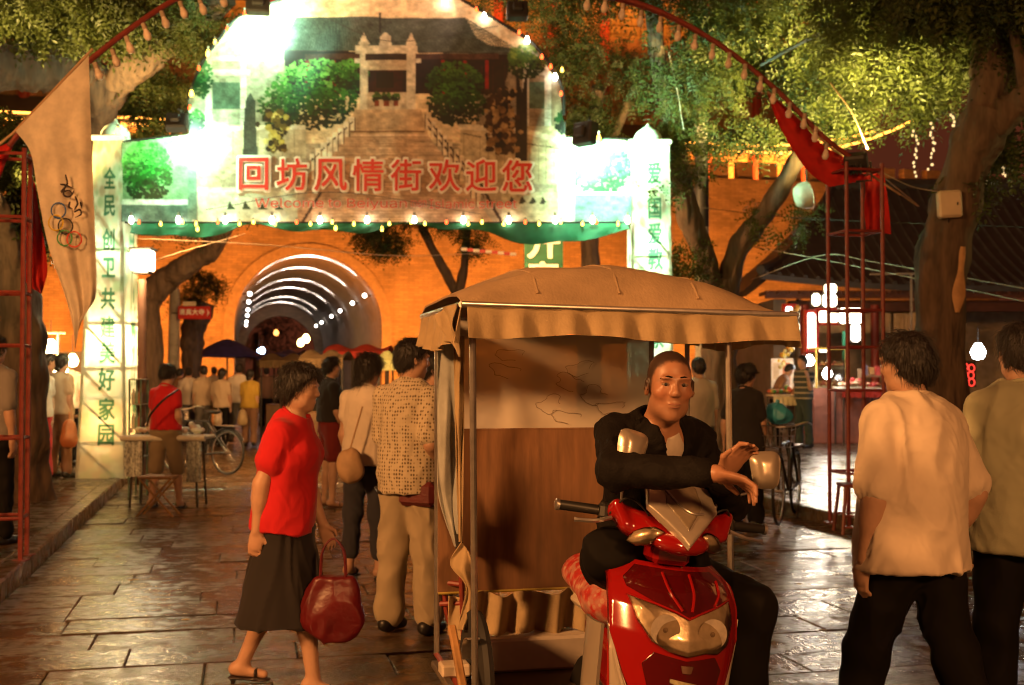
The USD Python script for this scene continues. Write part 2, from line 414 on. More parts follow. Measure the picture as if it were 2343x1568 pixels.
# parapet, timber tower
for k in range(54):
    part('merlon', bx([-31.9 + k * 1.2, .35, WH + .4], [.75, .5, .8], bev=.02), BRICK, gate, smooth=False)
TB = mat('tower_wall', (0.42, 0.20, 0.10), rough=.7)
part('terrace', bx([0, 13, WH - .1], [64, 24, .2]), BRICK, gate)
part('tower_body', bx([0, 15, WH + 6.5], [54, 13, 13]), TB, gate)
for k in range(20):
    part('column', tube([[-26.6 + k * 2.8, 7.9, WH], [-26.6 + k * 2.8, 7.9, WH + 12.4]], .24, 10), REDWOOD, gate)
for k in range(19):
    x = -26.6 + k * 2.8 + 1.4
    for z in (WH + 4.2, WH + 9.6):
        part('lattice_window', [bx([x, 8.42, z], [1.9, .1, 2.0])] + [bx([x - .9 + .3 * q, 8.33, z], [.05, .06, 2.0]) for q in range(7)] + [bx([x, 8.32, z - .9 + .45 * q], [1.9, .05, .05]) for q in range(5)], mat('window_lattice', (.30, .17, .07), rough=.6), gate, smooth=False)
def pent_roof(z, y0, y1, hw, rise, curl):
    def f(u, v):
        x = (u - .5) * 2 * hw; e = np.abs(u - .5) * 2
        lift = curl * np.clip((e - .75) / .25, 0, 1) ** 2 * (1 - v)
        return np.stack([x * (1 - .06 * v), y0 + (y1 - y0) * v - .0 * x, z + rise * v ** 1.6 + lift], -1)
    part('roof', grid(f, 48, 8, .18), TILE, gate)
    u = np.linspace(0, 1, 60); q = f(u, 0 * u)
    part('roof_outline_light', tube(q + [0, -.12, -.02], .06, 6), NEON, gate)
    part('roof_outline_light', tube(f(u, 0 * u + .45) + [0, -.10, .16], .05, 6), NEON, gate)
pent_roof(WH + 1.9, 3.2, 8.0, 30.0, 2.0, 1.9)
pent_roof(WH + 12.6, 4.0, 9.5, 30.0, 3.6, 2.4)
part('upper_roof', grid(lambda u, v: np.stack([(u - .5) * 57, 9.5 + 11 * v, WH + 16.2 + 3.0 * (1 - np.abs(v - .5) * 2)], -1), 8, 8, .2), TILE, gate)
# sodium floods on the ground before the wall and on its terrace
def flood(loc, direction, w, h, color, inten, label, group=None, name='flood_light', stand=0.0, hood=None, cone=None):
    t = thing(name, label, 'flood light', loc, group=group)
    R = look(direction); fw = -R[:, 2]
    housing = hood or mat('flood_housing', (.03, .03, .03), rough=.5)
    b = [xf(bx([0, 0, .09], [w + .05, h + .05, .12], bev=.02), R=R), xf(bx([0, 0, .17], [w * .6, h * .6, .06], bev=.01), R=R)]
    for k in range(5): b.append(xf(bx([(k - 2) * w * .18, 0, .22], [.012, h * .6, .07]), R=R))
    part('housing', b, housing, t, smooth=False)
    part('bracket', [tube([R @ V(-w / 2 - .05, 0, .09), R @ V(-w / 2 - .05, -h / 2 - .1, .15), R @ V(w / 2 + .05, -h / 2 - .1, .15), R @ V(w / 2 + .05, 0, .09)], .012, 6)] + ([tube([R @ V(0, -h / 2 - .1, .15), [0, 0, -stand]], .03, 8)] if stand else []), housing, t)
    part('lens', xf(bx([0, 0, .025], [w, h, .004]), R=R), glow('lens_' + '%d_%d_%d' % tuple(int(c * 99) for c in color) + '_%d' % int(min(inten, 9999)), color, min(inten, 60.0)), t, smooth=False)
    if cone: spot_light(t, fw * .12, fw, .10, color, inten * 6.5, cone)
    else: rect_light(t, fw * .01, fw, w, h, color, inten)
    return t
for k, x in enumerate((-13, -5.2, 3.5, 10.5, 18.5)):
    p = ST(gs - 7.0, gt + x)
    flood(p + [0, 0, .5], ALONG * 1.0 + V(0, 0, .62), .5, .4, (1.0, .27, .030), 2800.0, 'sodium flood light on the ground before the brick wall, %s' % ('far left of the tunnel', 'just left of the tunnel mouth', 'just right of the tunnel mouth', 'between the two right trees', 'before the tiled house')[k], None, stand=.5)
for k, x in enumerate((-8, 5, 15, 24)):
    p = ST(gs + 2.0, gt + x)
    flood(p + [0, 0, WH + .5], ALONG * 1.0 + V(0, 0, 1.1), .5, .4, (1.0, .36, .05), 9000.0, 'flood light on the gate tower terrace, %s' % ('leftmost one', 'second from left', 'second from right', 'rightmost one')[k], None, stand=.5)

# ------------------------------------------------------------------ the tiled house on the right
PLASTER = mat('grey_plaster', (0.22, 0.19, 0.16), rough=.85, scale=2.5, bump=.3)
hz = P(1740, 632, 27.0); rz = P(1905, 410, 31.5)
house = thing('tiled_house', 'long low house with a dark grey hipped tile roof and upturned eave', 'house', (hz[0], 27.0, 0))
EZ, RZ, RX = hz[2], rz[2], rz[0] - hz[0]
LN = 18.0
def slope(u, v):        # front: u along, v up; the left edge runs from the eave corner to the ridge end
    x = (1 - u) * (v * RX) + u * LN
    lift = .28 * np.clip(1 - u * 4, 0, 1) ** 2 * (1 - v)
    return np.stack([x, 4.5 * v, EZ + (RZ - EZ) * (0.62 * v + .38 * v ** 2.2) + lift - .28], -1)
part('roof', grid(slope, 30, 10, .14), TILE, house)
def hip(u, v):
    y = (1 - u) * 4.5 * v + u * (9 - 4.5 * v)
    return np.stack([RX * v, y, EZ + (RZ - EZ) * (0.62 * v + .38 * v ** 2.2) - .28 + .28 * np.clip(1 - u * 4, 0, 1) ** 2 * (1 - v)], -1)
part('hip_roof', grid(lambda u, v: hip(1 - u, v), 10, 10, .14), TILE, house)
for k in range(62):
    u = (k + .5) / 62; v = np.linspace(0, 1, 9); x0 = u * LN
    vm = min(1.0, x0 / RX) if x0 < RX else 1.0
    vv = np.linspace(0, vm, 9); z = EZ + (RZ - EZ) * (0.62 * vv + .38 * vv ** 2.2) - .28 + .28 * np.clip(1 - u * 4, 0, 1) ** 2 * (1 - vv)
    part('tile_row', tube(np.stack([np.full(9, x0), 4.5 * vv, z + .09], 1), .055, 6), TILE, house)
part('ridge', tube(np.stack([np.linspace(RX, LN, 6), np.full(6, 4.5), np.full(6, RZ - .16)], 1), .17, 8), TILE, house)
vv = np.linspace(0, 1, 12); part('hip_ridge', tube(np.stack([RX * vv, 4.5 * vv, EZ + (RZ - EZ) * (0.62 * vv + .38 * vv ** 2.2) - .16 + .3 * (1 - vv) ** 3], 1), .11, 8), TILE, house)
part('eave_board', bx([LN / 2, .25, EZ - .40], [LN - .3, .06, .18]), DARKWOOD, house)
for k in range(70): part('rafter', bx([.2 + k * .25, .55, EZ - .36], [.07, .9, .07]), DARKWOOD, house, smooth=False)
part('wall', [bx([.55 + .6, 1.2, EZ / 2 - .2], [.06, .3, EZ - .5]), bx([12.3, 1.25, EZ / 2 - .2], [10.6, .3, EZ - .5])], PLASTER, house)
part('side_wall', bx([.7, 4.5, EZ / 2 - .2], [.3, 6.6, EZ - .5]), PLASTER, house)
part('back_wall', bx([4.5, 4.3, EZ / 2 - .2], [7.3, .2, EZ - .5]), mat('shop_back_wall', (.45, .34, .22), rough=.8), house)
part('lintel', bx([4.0, 1.15, EZ - .62], [6.2, .22, .26], bev=.01), DARKWOOD, house)
for x in (1.25, 2.9, 4.9, 6.9): part('column', tube([[x, 1.05, 0], [x, 1.05, EZ - .6]], .10, 12), REDWOOD, house)
for x in (9.4, 12.2, 15.2):
    w = 'window'
    f = part('window', [bx([x, 1.09, 1.9], [1.25, .05, .08]), bx([x, 1.09, .9], [1.25, .05, .08]), bx([x - .62, 1.09, 1.4], [.08, .05, 1.1]), bx([x + .62, 1.09, 1.4], [.08, .05, 1.1]), bx([x, 1.09, 1.4], [.05, .05, 1.0])], DARKWOOD, house)
    part('pane', bx([x, 1.098, 1.4], [1.2, .004, 1.0]), mat('dark_glass', (.01, .01, .012), rough=.1), f)
for k in range(3):
    part('lattice_panel', [bx([1.75 + k * 1.05, 1.10, EZ - 1.02], [.98, .02, .46])] + [bx([1.3 + k * 1.05 + q * .09, 1.07, EZ - 1.02], [.02, .02, .46]) for q in range(11)] + [bx([1.75 + k * 1.05, 1.068, EZ - 1.2 + q * .12], [.98, .02, .02]) for q in range(4)], mat('lattice_paper', (.55, .40, .22), rough=.7), house, smooth=False)
# ------------------------------------------------------------------ trees
BARK = mat('bark', (0.085, 0.055, 0.035), rough=.9, scale=3, bump=1.0, bscale=9, stretch=(4, 4, .8), var=.5)
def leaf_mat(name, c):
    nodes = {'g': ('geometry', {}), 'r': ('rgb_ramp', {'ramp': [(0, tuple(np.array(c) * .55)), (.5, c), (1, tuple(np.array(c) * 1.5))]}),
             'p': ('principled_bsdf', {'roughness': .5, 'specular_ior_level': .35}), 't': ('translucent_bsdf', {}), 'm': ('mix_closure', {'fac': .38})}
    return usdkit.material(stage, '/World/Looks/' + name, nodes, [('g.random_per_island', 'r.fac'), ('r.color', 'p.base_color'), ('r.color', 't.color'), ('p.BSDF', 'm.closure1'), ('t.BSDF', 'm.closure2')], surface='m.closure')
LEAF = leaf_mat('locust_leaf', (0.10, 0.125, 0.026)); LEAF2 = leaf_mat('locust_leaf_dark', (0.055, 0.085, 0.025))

def sprigs(centers, r, L=.26, leaf=.062, pairs=5, droop=.5):
    """pinnate sprays: a stem with paired leaflets and one at the tip; every leaflet a folded diamond of four triangles' worth of edge"""
    n = len(centers)
    yaw = r.uniform(0, 2 * PI, n); pit = r.normal(-droop, .45, n); rol = r.normal(0, .8, n)
    d = np.stack([np.cos(yaw) * np.cos(pit), np.sin(yaw) * np.cos(pit), np.sin(pit)], 1)
    sde = np.cross(d, [0, 0, 1.0]); sde /= np.linalg.norm(sde, axis=1, keepdims=True) + 1e-9; up = np.cross(sde, d)
    s2 = sde * np.cos(rol)[:, None] + up * np.sin(rol)[:, None]; u2 = np.cross(s2, d)
    Ls = L * r.uniform(.7, 1.3, n)
    vs = []
    for k in range(pairs * 2 + 1):
        q = (k // 2 + 1) / (pairs + .6); sg = 0 if k == pairs * 2 else (1 if k % 2 else -1)
        base = centers + d * (Ls * (q if sg else 1))[:, None] - np.array([0, 0, 1.0]) * (q * q * .22 * Ls)[:, None]
        ax = s2 * sg + d * (.45 if sg else 1) + u2 * r.normal(0, .25, n)[:, None]; ax /= np.linalg.norm(ax, axis=1, keepdims=True)
        wd = np.cross(ax, u2); wd /= np.linalg.norm(wd, axis=1, keepdims=True) + 1e-9
        l = (leaf * r.uniform(.75, 1.25, n))[:, None]
        tip = base + ax * l; mid = base + ax * l * .45
        vs.append(np.stack([base, mid + wd * l * .24 + u2 * l * .06, tip, mid - wd * l * .24 + u2 * l * .06], 1))
    v = np.concatenate(vs, 0).reshape(-1, 3); i = np.arange(len(v) // 4) * 4
    return v, np.vstack([np.stack([i, i + 1, i + 2], 1), np.stack([i, i + 2, i + 3], 1)])

def crown_points(c, rad, n, r, gap=.42, fr=1.7):
    p = r.normal(size=(n * 3, 3)); p /= np.linalg.norm(p, axis=1, keepdims=True); p *= r.uniform(.05, 1, (n * 3, 1)) ** (1 / 2.4)
    p = p * np.asarray(rad) + np.asarray(c)
    return p[meshkit.noise(p * fr + 17.3, 3) > gap][:n]

def rough_tube(pts, r0, r1, n=10, seg=22, seed=0, flare=0.0):
    p = spline(pts, seg); rr = np.linspace(r0, r1, seg) * (1 + .07 * np.sin(np.linspace(0, 14, seg) + seed) + .04 * np.sin(np.linspace(0, 31, seg)))
    if flare: rr = rr * (1 + flare * np.exp(-np.linspace(0, 12, seg)))
    v, f = tube(p, rr, n)
    k = meshkit.noise(v * np.array([9, 9, 2.2]) + seed) - .5
    if n > 16: k = k * .6 + (np.abs(meshkit.noise(v * np.array([17, 17, 2.6]) + seed * 3) - .5) - .2) * .55
    ctr = np.vstack([np.repeat(p, n, 0), p[:1], p[-1:]])
    return v + (v - ctr) * k[:, None] * .55, f

def tree(label, limbs, crowns, leaf=LEAF, seed=0, name='street_tree', L=.27, lf=.064, group=None, n=12):
    r = np.random.default_rng(seed + 50)
    t = thing(name, label, 'tree', (0, 0, 0), group=group)
    for k, (pts, r0, r1) in enumerate(limbs):
        part('trunk' if k == 0 else 'branch', rough_tube(pts, r0, r1, (44 if r0 > .14 else n) if r0 > .08 else 7, 90 if r0 > .14 else 20, seed + k, .5 if k == 0 else 0), BARK, t)
    pts = [crown_points(c, rad, int(n_ * 1.9), r, gap - .01) for (c, rad, n_, gap) in crowns]
    if pts:
        pts = np.vstack(pts)
        part('foliage', sprigs(pts, r, L, lf), leaf, t, smooth=False)
    return t

def CR(px, py, Y, rx, ry, n, rd=None, gap=.42):
    """crown clump around the point seen at (px, py) at depth Y: radii rx, ry in pixels there"""
    k = Y / FPX; return (P(px, py, Y), (rx * k, (rd or (rx + ry) / 2 * k), ry * k), n, gap)

# right foreground tree: leaning trunk that forks, meter box on it
tr_right = tree('thick leaning tree with forked trunk, bare scar and a pale box',
    [([GY(2158, 12.2, .1), P(2155, 900, 12.2), P(2152, 640, 12.2), P(2180, 500, 12.15), P(2215, 370, 12.1), P(2262, 255, 12.0)], .255, .235),
     ([P(2240, 300, 12.05), P(2262, 200, 12.0), P(2272, 60, 11.9), P(2285, -120, 11.8)], .20, .16),
     ([P(2225, 330, 12.05), P(2290, 270, 11.9), P(2350, 225, 11.7), P(2450, 150, 11.4)], .185, .14),
     ([P(2275, 10, 11.9), P(2180, -60, 12.5), P(2050, -110, 13)], .09, .04),
     ([P(2350, 225, 11.7), P(2330, 120, 11.5), P(2300, 20, 11.6)], .07, .03)],
    [CR(2110, 60, 12.8, 190, 120, 700, 1.2), CR(2060, 190, 13.2, 150, 90, 420, .9), CR(2290, 120, 12.4, 110, 130, 420, .8), CR(2310, 330, 12.3, 60, 60, 70), CR(2230, 420, 12.2, 70, 50, 40), CR(2000, 20, 12, 150, 120, 420, 1.2), CR(2240, -60, 11, 260, 110, 600, 1.5)], seed=1)
part('bare_scar', xf(grid(lambda u, v: np.stack([(u - .5) * (.10 + .05 * np.sin(v * 7)) * np.sin(PI * np.clip(v, .03, .97)) ** .5, 0 * u - .012 * np.sin(PI * u), (v - .5) * .66], -1), 6, 12, .02), R=roty_m(.10), t=P(2196, 640, 11.945)), mat('bare_wood', (.34, .19, .08), rough=.7, scale=9), tr_right)

tr_mid = tree('big street tree forking low into a wide V, right of the lit banner',
    [([GY(1648, 17.8, .1), P(1648, 850, 17.8), P(1645, 740, 17.8), P(1648, 640, 17.8)], .24, .23),
     ([P(1640, 690, 17.8), P(1612, 590, 17.6), P(1568, 460, 17.3), P(1545, 340, 17.1), P(1522, 210, 17), P(1500, 100, 16.8), P(1490, -60, 16.5)], .19, .10),
     ([P(1655, 690, 17.8), P(1690, 570, 17.7), P(1750, 490, 17.5), P(1822, 370, 17.2), P(1895, 270, 17), P(1980, 180, 16.8)], .19, .09),
     ([P(1822, 370, 17.2), P(1835, 280, 17), P(1830, 180, 16.8), P(1845, 60, 16.5)], .09, .05),
     ([P(1895, 270, 17), P(1905, 200, 16.8), P(1925, 120, 16.6), P(1970, 40, 16.2)], .07, .03),
     ([P(1980, 180, 16.8), P(2010, 110, 16.5), P(2060, 50, 16)], .07, .03)],
    [CR(1590, 130, 16.5, 140, 150, 640, 1.3), CR(1760, 90, 16.3, 150, 110, 520, 1.4), CR(1900, 150, 16.2, 130, 140, 560, 1.2), CR(1560, 330, 16.9, 80, 90, 190), CR(1700, 310, 16.8, 110, 45, 110, .8, .5), CR(1960, 270, 16.8, 90, 40, 80), CR(1790, 490, 17.4, 80, 60, 60), CR(1560, 600, 17.0, 70, 60, 90), CR(1500, 420, 16.2, 55, 30, 50), CR(1650, -60, 15, 340, 110, 900, 1.6)], seed=2)

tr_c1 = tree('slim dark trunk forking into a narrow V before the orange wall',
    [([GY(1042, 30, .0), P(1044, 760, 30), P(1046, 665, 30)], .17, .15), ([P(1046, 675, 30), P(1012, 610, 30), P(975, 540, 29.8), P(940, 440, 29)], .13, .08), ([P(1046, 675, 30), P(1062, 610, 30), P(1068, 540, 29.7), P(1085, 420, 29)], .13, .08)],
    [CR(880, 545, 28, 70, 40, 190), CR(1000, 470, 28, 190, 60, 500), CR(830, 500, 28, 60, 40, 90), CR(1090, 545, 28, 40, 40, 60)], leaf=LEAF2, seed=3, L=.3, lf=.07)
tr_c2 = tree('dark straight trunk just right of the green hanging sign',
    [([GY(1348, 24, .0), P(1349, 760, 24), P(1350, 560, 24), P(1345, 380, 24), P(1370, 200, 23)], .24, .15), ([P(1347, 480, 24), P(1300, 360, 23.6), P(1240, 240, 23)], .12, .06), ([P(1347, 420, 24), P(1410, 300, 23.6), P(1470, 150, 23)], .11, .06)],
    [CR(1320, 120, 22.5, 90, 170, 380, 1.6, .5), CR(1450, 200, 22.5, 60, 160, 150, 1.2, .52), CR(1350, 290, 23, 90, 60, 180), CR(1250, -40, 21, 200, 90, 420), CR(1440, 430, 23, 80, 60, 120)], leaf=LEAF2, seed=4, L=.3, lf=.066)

tr_left = tree('thick street tree on the left pavement, right behind the red lattice tower',
    [([G(58, 1150, .1), P(58, 950, 13), P(50, 760, 13), P(40, 620, 13)], .24, .21),
     ([P(42, 640, 13), P(15, 540, 12.8), P(-30, 440, 12.5), P(-80, 300, 12)], .15, .12), ([P(42, 650, 13), P(80, 560, 13.2), P(95, 470, 13.4), P(110, 330, 13.5)], .12, .08)],
    [CR(60, 480, 13.3, 90, 120, 330, .8), CR(15, 340, 13.5, 80, 90, 260, .8), CR(210, 8, 13, 190, 70, 560, 1.0), CR(50, -10, 12.5, 130, 80, 400, 1.0)], seed=5)
tr_left2 = tree('old tree with one massive limb stretching level across the upper left',
    [([GY(238, 19, .1), P(236, 700, 19), P(233, 420, 18.8), P(232, 300, 18.5), P(245, 190, 18.3)], .24, .21),
     ([P(240, 230, 18.4), P(170, 160, 18), P(60, 155, 17.4), P(-60, 150, 17)], .34, .36), ([P(240, 220, 18.4), P(300, 160, 18.2), P(400, 90, 18), P(520, -10, 17.5)], .27, .18),
     ([P(160, 120, 18), P(165, 40, 17.8), P(175, -60, 17.5)], .06, .05)],
    [CR(340, 230, 19.2, 100, 100, 420, 1.0), CR(460, 60, 17.6, 110, 90, 420, 1.2), CR(320, 10, 18.5, 160, 80, 520, 1.3), CR(90, 20, 19.5, 150, 60, 420, 1.0), CR(340, 330, 18.5, 80, 50, 150), CR(530, 130, 18.5, 60, 70, 160)], seed=6)
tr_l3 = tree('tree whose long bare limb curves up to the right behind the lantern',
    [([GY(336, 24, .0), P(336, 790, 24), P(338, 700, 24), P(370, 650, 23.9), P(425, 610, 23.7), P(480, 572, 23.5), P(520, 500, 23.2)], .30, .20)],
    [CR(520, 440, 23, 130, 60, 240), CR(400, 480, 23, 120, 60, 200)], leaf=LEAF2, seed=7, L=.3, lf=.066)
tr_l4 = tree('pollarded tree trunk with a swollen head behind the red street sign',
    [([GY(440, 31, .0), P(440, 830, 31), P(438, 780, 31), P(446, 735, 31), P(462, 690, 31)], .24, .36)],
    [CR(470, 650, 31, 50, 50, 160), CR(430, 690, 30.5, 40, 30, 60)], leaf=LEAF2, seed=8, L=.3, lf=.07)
tr_far = tree('dim tree seen through the tunnel mouth', [([ST(104, gt - 1.5, 0), ST(104, gt - 1.5, 5)], .3, .2)],
    [(ST(104, gt - 2, 5.5), (4.5, 3, 3.2), 900, .35)], leaf=LEAF2, seed=9, L=.5, lf=.12)
# ------------------------------------------------------------------ people: smooth bodies from blended tapered limbs
class SDF:
    """round cones and ellipsoids blended smoothly, cut by planes; meshed by surface nets near the surface only"""
    def __init__(s): s.p = []; s.cuts = []; s.subs = []
    def cone(s, a, b, ra, rb, k=.02, q=None, R=None):
        """q, R: cross-section squashed to q times along the second axis of the frame R"""
        s.p.append(('c', np.asarray(a, float), np.asarray(b, float), ra, rb, k, q, R)); return s
    def ell(s, c, r, R=None, k=.02):
        s.p.append(('e', np.asarray(c, float), np.asarray(r, float), None if R is None else np.asarray(R, float), k)); return s
    def cut(s, pt, n): s.cuts.append((np.asarray(pt, float), np.asarray(n, float) / np.linalg.norm(n))); return s
    def sub(s, c, r, R=None, k=.006): s.subs.append((np.asarray(c, float), np.asarray(r, float), R, k)); return s
    def _ell(s, P_, c, r, R):
        q = P_ - c
        if R is not None: q = q @ R
        k0 = np.sqrt(((q / r) ** 2).sum(1)); k1 = np.sqrt(((q / (r * r)) ** 2).sum(1)) + 1e-9
        return k0 * (k0 - 1) / k1
    def eval(s, X):
        d = np.full(len(X), 9.0)
        for pr in s.p:
            if pr[0] == 'c':
                _, a, b, ra, rb, k, q, R = pr; c = (a + b) / 2; rad = np.linalg.norm(b - a) / 2 + max(ra, rb)
            else:
                _, c, r, R, k = pr; rad = r.max()
            dd = X - c; m = np.nonzero((dd * dd).sum(1) < (rad + .10) ** 2)[0]
            if not len(m): continue
            Y = X[m]
            if pr[0] == 'c':
                if q is not None:
                    Yl = (Y - a) @ R; al, bl = np.zeros(3), (b - a) @ R
                    S = np.array([1, 1 / q, 1.0]); Yl = Yl * S; bl = bl * S
                    t = np.clip((Yl @ bl) / (bl @ bl), 0, 1); v = (np.linalg.norm(Yl - t[:, None] * bl, axis=1) - (ra + (rb - ra) * t)) * (q * .5 + .5 if q < 1 else 1)
                else:
                    ab = b - a; t = np.clip(((Y - a) @ ab) / (ab @ ab + 1e-12), 0, 1)
                    v = np.linalg.norm(Y - a - t[:, None] * ab, axis=1) - (ra + (rb - ra) * t)
            else: v = s._ell(Y, c, r, R)
            o = d[m]; hh = np.clip(.5 + .5 * (o - v) / k, 0, 1)
            d[m] = o * (1 - hh) + v * hh - k * hh * (1 - hh)
        for c, r, R, k in s.subs:
            m = np.nonzero(((X - c) ** 2).sum(1) < (r.max() + .05) ** 2)[0]
            if len(m):
                v = -s._ell(X[m], c, r, R); o = d[m]; hh = np.clip(.5 - .5 * (o - v) / k, 0, 1)
                d[m] = o * (1 - hh) + v * hh + k * hh * (1 - hh)
        for pt, n in s.cuts: d = np.maximum(d, (X - pt) @ n)
        return d
    def mesh(s, h):
        lo, hi = np.full(3, 1e9), np.full(3, -1e9)
        for pr in s.p:
            if pr[0] == 'c': r = max(pr[3], pr[4]); lo = np.minimum(lo, np.minimum(pr[1], pr[2]) - r); hi = np.maximum(hi, np.maximum(pr[1], pr[2]) + r)
            else: r = pr[2].max(); lo = np.minimum(lo, pr[1] - r); hi = np.maximum(hi, pr[1] + r)
        lo -= 3 * h; hi += 3 * h
        nb = np.ceil((hi - lo) / (4 * h)).astype(int) + 1
        B = np.stack(np.meshgrid(*[np.arange(n) for n in nb], indexing='ij'), -1).reshape(-1, 3)
        d = s.eval(lo + (B * 4 + 1.5) * h)
        act = np.abs(d) < 6.0 * h
        F = np.repeat(np.repeat(np.repeat(np.sign(d).reshape(nb).astype(np.float32), 4, 0), 4, 1), 4, 2)
        off = np.stack(np.meshgrid(*[np.arange(4)] * 3, indexing='ij'), -1).reshape(-1, 3)
        I = (B[act][:, None] * 4 + off[None]).reshape(-1, 3)
        val = np.concatenate([s.eval(lo + I[i:i + 400000] * h) for i in range(0, len(I), 400000)]) if len(I) else np.zeros(0)
        F[I[:, 0], I[:, 1], I[:, 2]] = val
        return nets(F, lo, h)

def nets(F, lo, h):
    n = np.array(F.shape); S = F < 0
    c = np.zeros(n - 1, np.int8)
    for a in (0, 1):
        for b in (0, 1):
            for e in (0, 1): c += S[a:n[0] - 1 + a, b:n[1] - 1 + b, e:n[2] - 1 + e]
    cells = np.argwhere((c > 0) & (c < 8))
    idx = np.full(n - 1, -1, np.int32); idx[tuple(cells.T)] = np.arange(len(cells))
    corner = np.array([[a, b, e] for a in (0, 1) for b in (0, 1) for e in (0, 1)])
    fv = np.stack([F[tuple((cells + k).T)] for k in corner], 1)
    acc = np.zeros((len(cells), 3)); cnt = np.zeros(len(cells))
    for i in range(8):
        for k, bit in enumerate((4, 2, 1)):
            j = i | bit
            if j == i: continue
            x = (fv[:, i] < 0) != (fv[:, j] < 0)
            t = np.where(x, fv[:, i] / np.where(x, fv[:, i] - fv[:, j], 1), 0)
            p = corner[i] + t[:, None] * (corner[j] - corner[i])
            acc += np.where(x[:, None], p, 0); cnt += x
    v = lo + (cells + acc / cnt[:, None]) * h
    fs = []
    for k in range(3):
        sl0 = [slice(None)] * 3; sl1 = [slice(None)] * 3
        sl0[k] = slice(0, n[k] - 1); sl1[k] = slice(1, n[k])
        e = np.argwhere(S[tuple(sl0)] != S[tuple(sl1)])
        u, w = [(1, 2), (2, 0), (0, 1)][k]
        e = e[(e[:, u] > 0) & (e[:, w] > 0) & (e[:, u] < n[u] - 1) & (e[:, w] < n[w] - 1)]
        inside = S[tuple(e.T)]
        def cell(du, dw):
            q = e.copy(); q[:, u] -= du; q[:, w] -= dw; return idx[tuple(q.T)]
        q = np.stack([cell(1, 1), cell(0, 1), cell(0, 0), cell(1, 0)], 1)
        q[~inside] = q[~inside][:, ::-1]
        fs.append(q)
    q = np.vstack(fs); q = q[(q >= 0).all(1)]
    return v, np.vstack([q[:, [0, 1, 2]], q[:, [0, 2, 3]]])

def wrinkle(m, amp, sc=(11, 11, 5), seed=0):
    v, f = m; n = np.zeros_like(v); fn = np.cross(v[f[:, 1]] - v[f[:, 0]], v[f[:, 2]] - v[f[:, 0]])
    for k in range(3): np.add.at(n, f[:, k], fn)
    n /= np.linalg.norm(n, axis=1, keepdims=True) + 1e-12
    p = v * np.asarray(sc); w = meshkit.noise(p * .5 + seed + 5)
    d = 1 - np.abs(2 * meshkit.noise(p + 3 * w[:, None] + seed) - 1) * 1.3
    return v + n * ((d - .5) * amp * (.4 + w))[:, None], f

def unit(v): v = np.asarray(v, float); return v / (np.linalg.norm(v) + 1e-12)

def standing(H=1.72, yaw=0, lean=0, side=0, twist=0, head=(0, 0, 0), arms=None, legs=None, fat=1.0, fem=False):
    """joints of a figure in its own frame (x right, y front, z up), turned by yaw degrees to the right of facing away from the camera"""
    k = H / 1.72; r = math.radians
    J = {'k': k, 'fat': fat, 'fem': fem}
    legs = legs or ((0, 3, 3), (0, 3, 3)); arms = arms or (((.1, -.05, -1), (.05, .12, -1)), ((.1, -.05, -1), (.05, .12, -1)))
    hip = V(0, 0, .92 * k); low = 9
    for nm, sg, (a, ab, kn) in (('l', -1, legs[0]), ('r', 1, legs[1])):
        h = hip + V(sg * .088 * k, 0, -.02 * k)
        dr = lambda p: V(sg * math.sin(r(ab)), math.sin(r(p)), -math.cos(r(p)))
        kne = h + unit(dr(a)) * .425 * k; an = kne + unit(dr(a - kn)) * .415 * k
        J['hip' + nm], J['kne' + nm], J['ank' + nm] = h, kne, an; J['pit' + nm] = 0 if abs(a - kn) < 25 else r(a - kn) * .8
        low = min(low, an[2])
    dz = .075 * k - low
    for q in list(J):
        if isinstance(J[q], np.ndarray): J[q] = J[q] + V(0, 0, dz)
    hip = hip + V(0, 0, dz)
    Rt = rotz_m(-r(twist * .4)) @ roty_m(r(side)) @ rotx_m(-r(lean)); Rc = rotz_m(-r(twist)) @ roty_m(r(side)) @ rotx_m(-r(lean))
    J['hip'], J['Rt'], J['Rc'] = hip, Rt, Rc
    nk = hip + Rc @ V(0, -.01, .53 * k); J['neck'] = nk
    Rh = rotz_m(-r(twist + head[0])) @ rotx_m(-r(head[1] + lean * .5)) @ roty_m(r(head[2])); J['Rh'] = Rh
    J['head'] = nk + Rc @ V(0, .012 * k, .055 * k) + Rh @ V(0, .012 * k, .105 * k)
    sw = (.145 if fem else .165) * k
    for nm, sg, (u, f) in (('l', -1, arms[0]), ('r', 1, arms[1])):
        J['sho' + nm] = nk + Rc @ V(sg * sw, -.005, -.070 * k)
        J['elb' + nm] = J['sho' + nm] + Rc @ (unit(V(sg * u[0], u[1], u[2])) * .285 * k)
        J['wri' + nm] = J['elb' + nm] + Rc @ (unit(V(sg * f[0], f[1], f[2])) * .245 * k)
    Rw = rotz_m(-r(yaw))
    for q in list(J):
        if isinstance(J[q], np.ndarray):
            J[q] = Rw @ J[q] if J[q].ndim == 1 else Rw @ J[q]
    return J

SKIN = mat('skin', (0.42, 0.245, 0.16), rough=.5, var=.12, scale=14, spec=.4)
SKIN2 = mat('skin_tanned', (0.36, 0.19, 0.115), rough=.42, var=.15, scale=16, spec=.5, bump=.15, bscale=120)
HAIR = mat('black_hair', (0.012, 0.009, 0.008), rough=.45, var=.4, scale=60, bump=.8, bscale=90, stretch=(1, 1, .2))
CLOTH = lambda name, c, **k: mat('cloth_' + name, c, rough=.85, var=.13, scale=4, sheen=.08, bump=.10, bscale=260, spec=.2, **k)

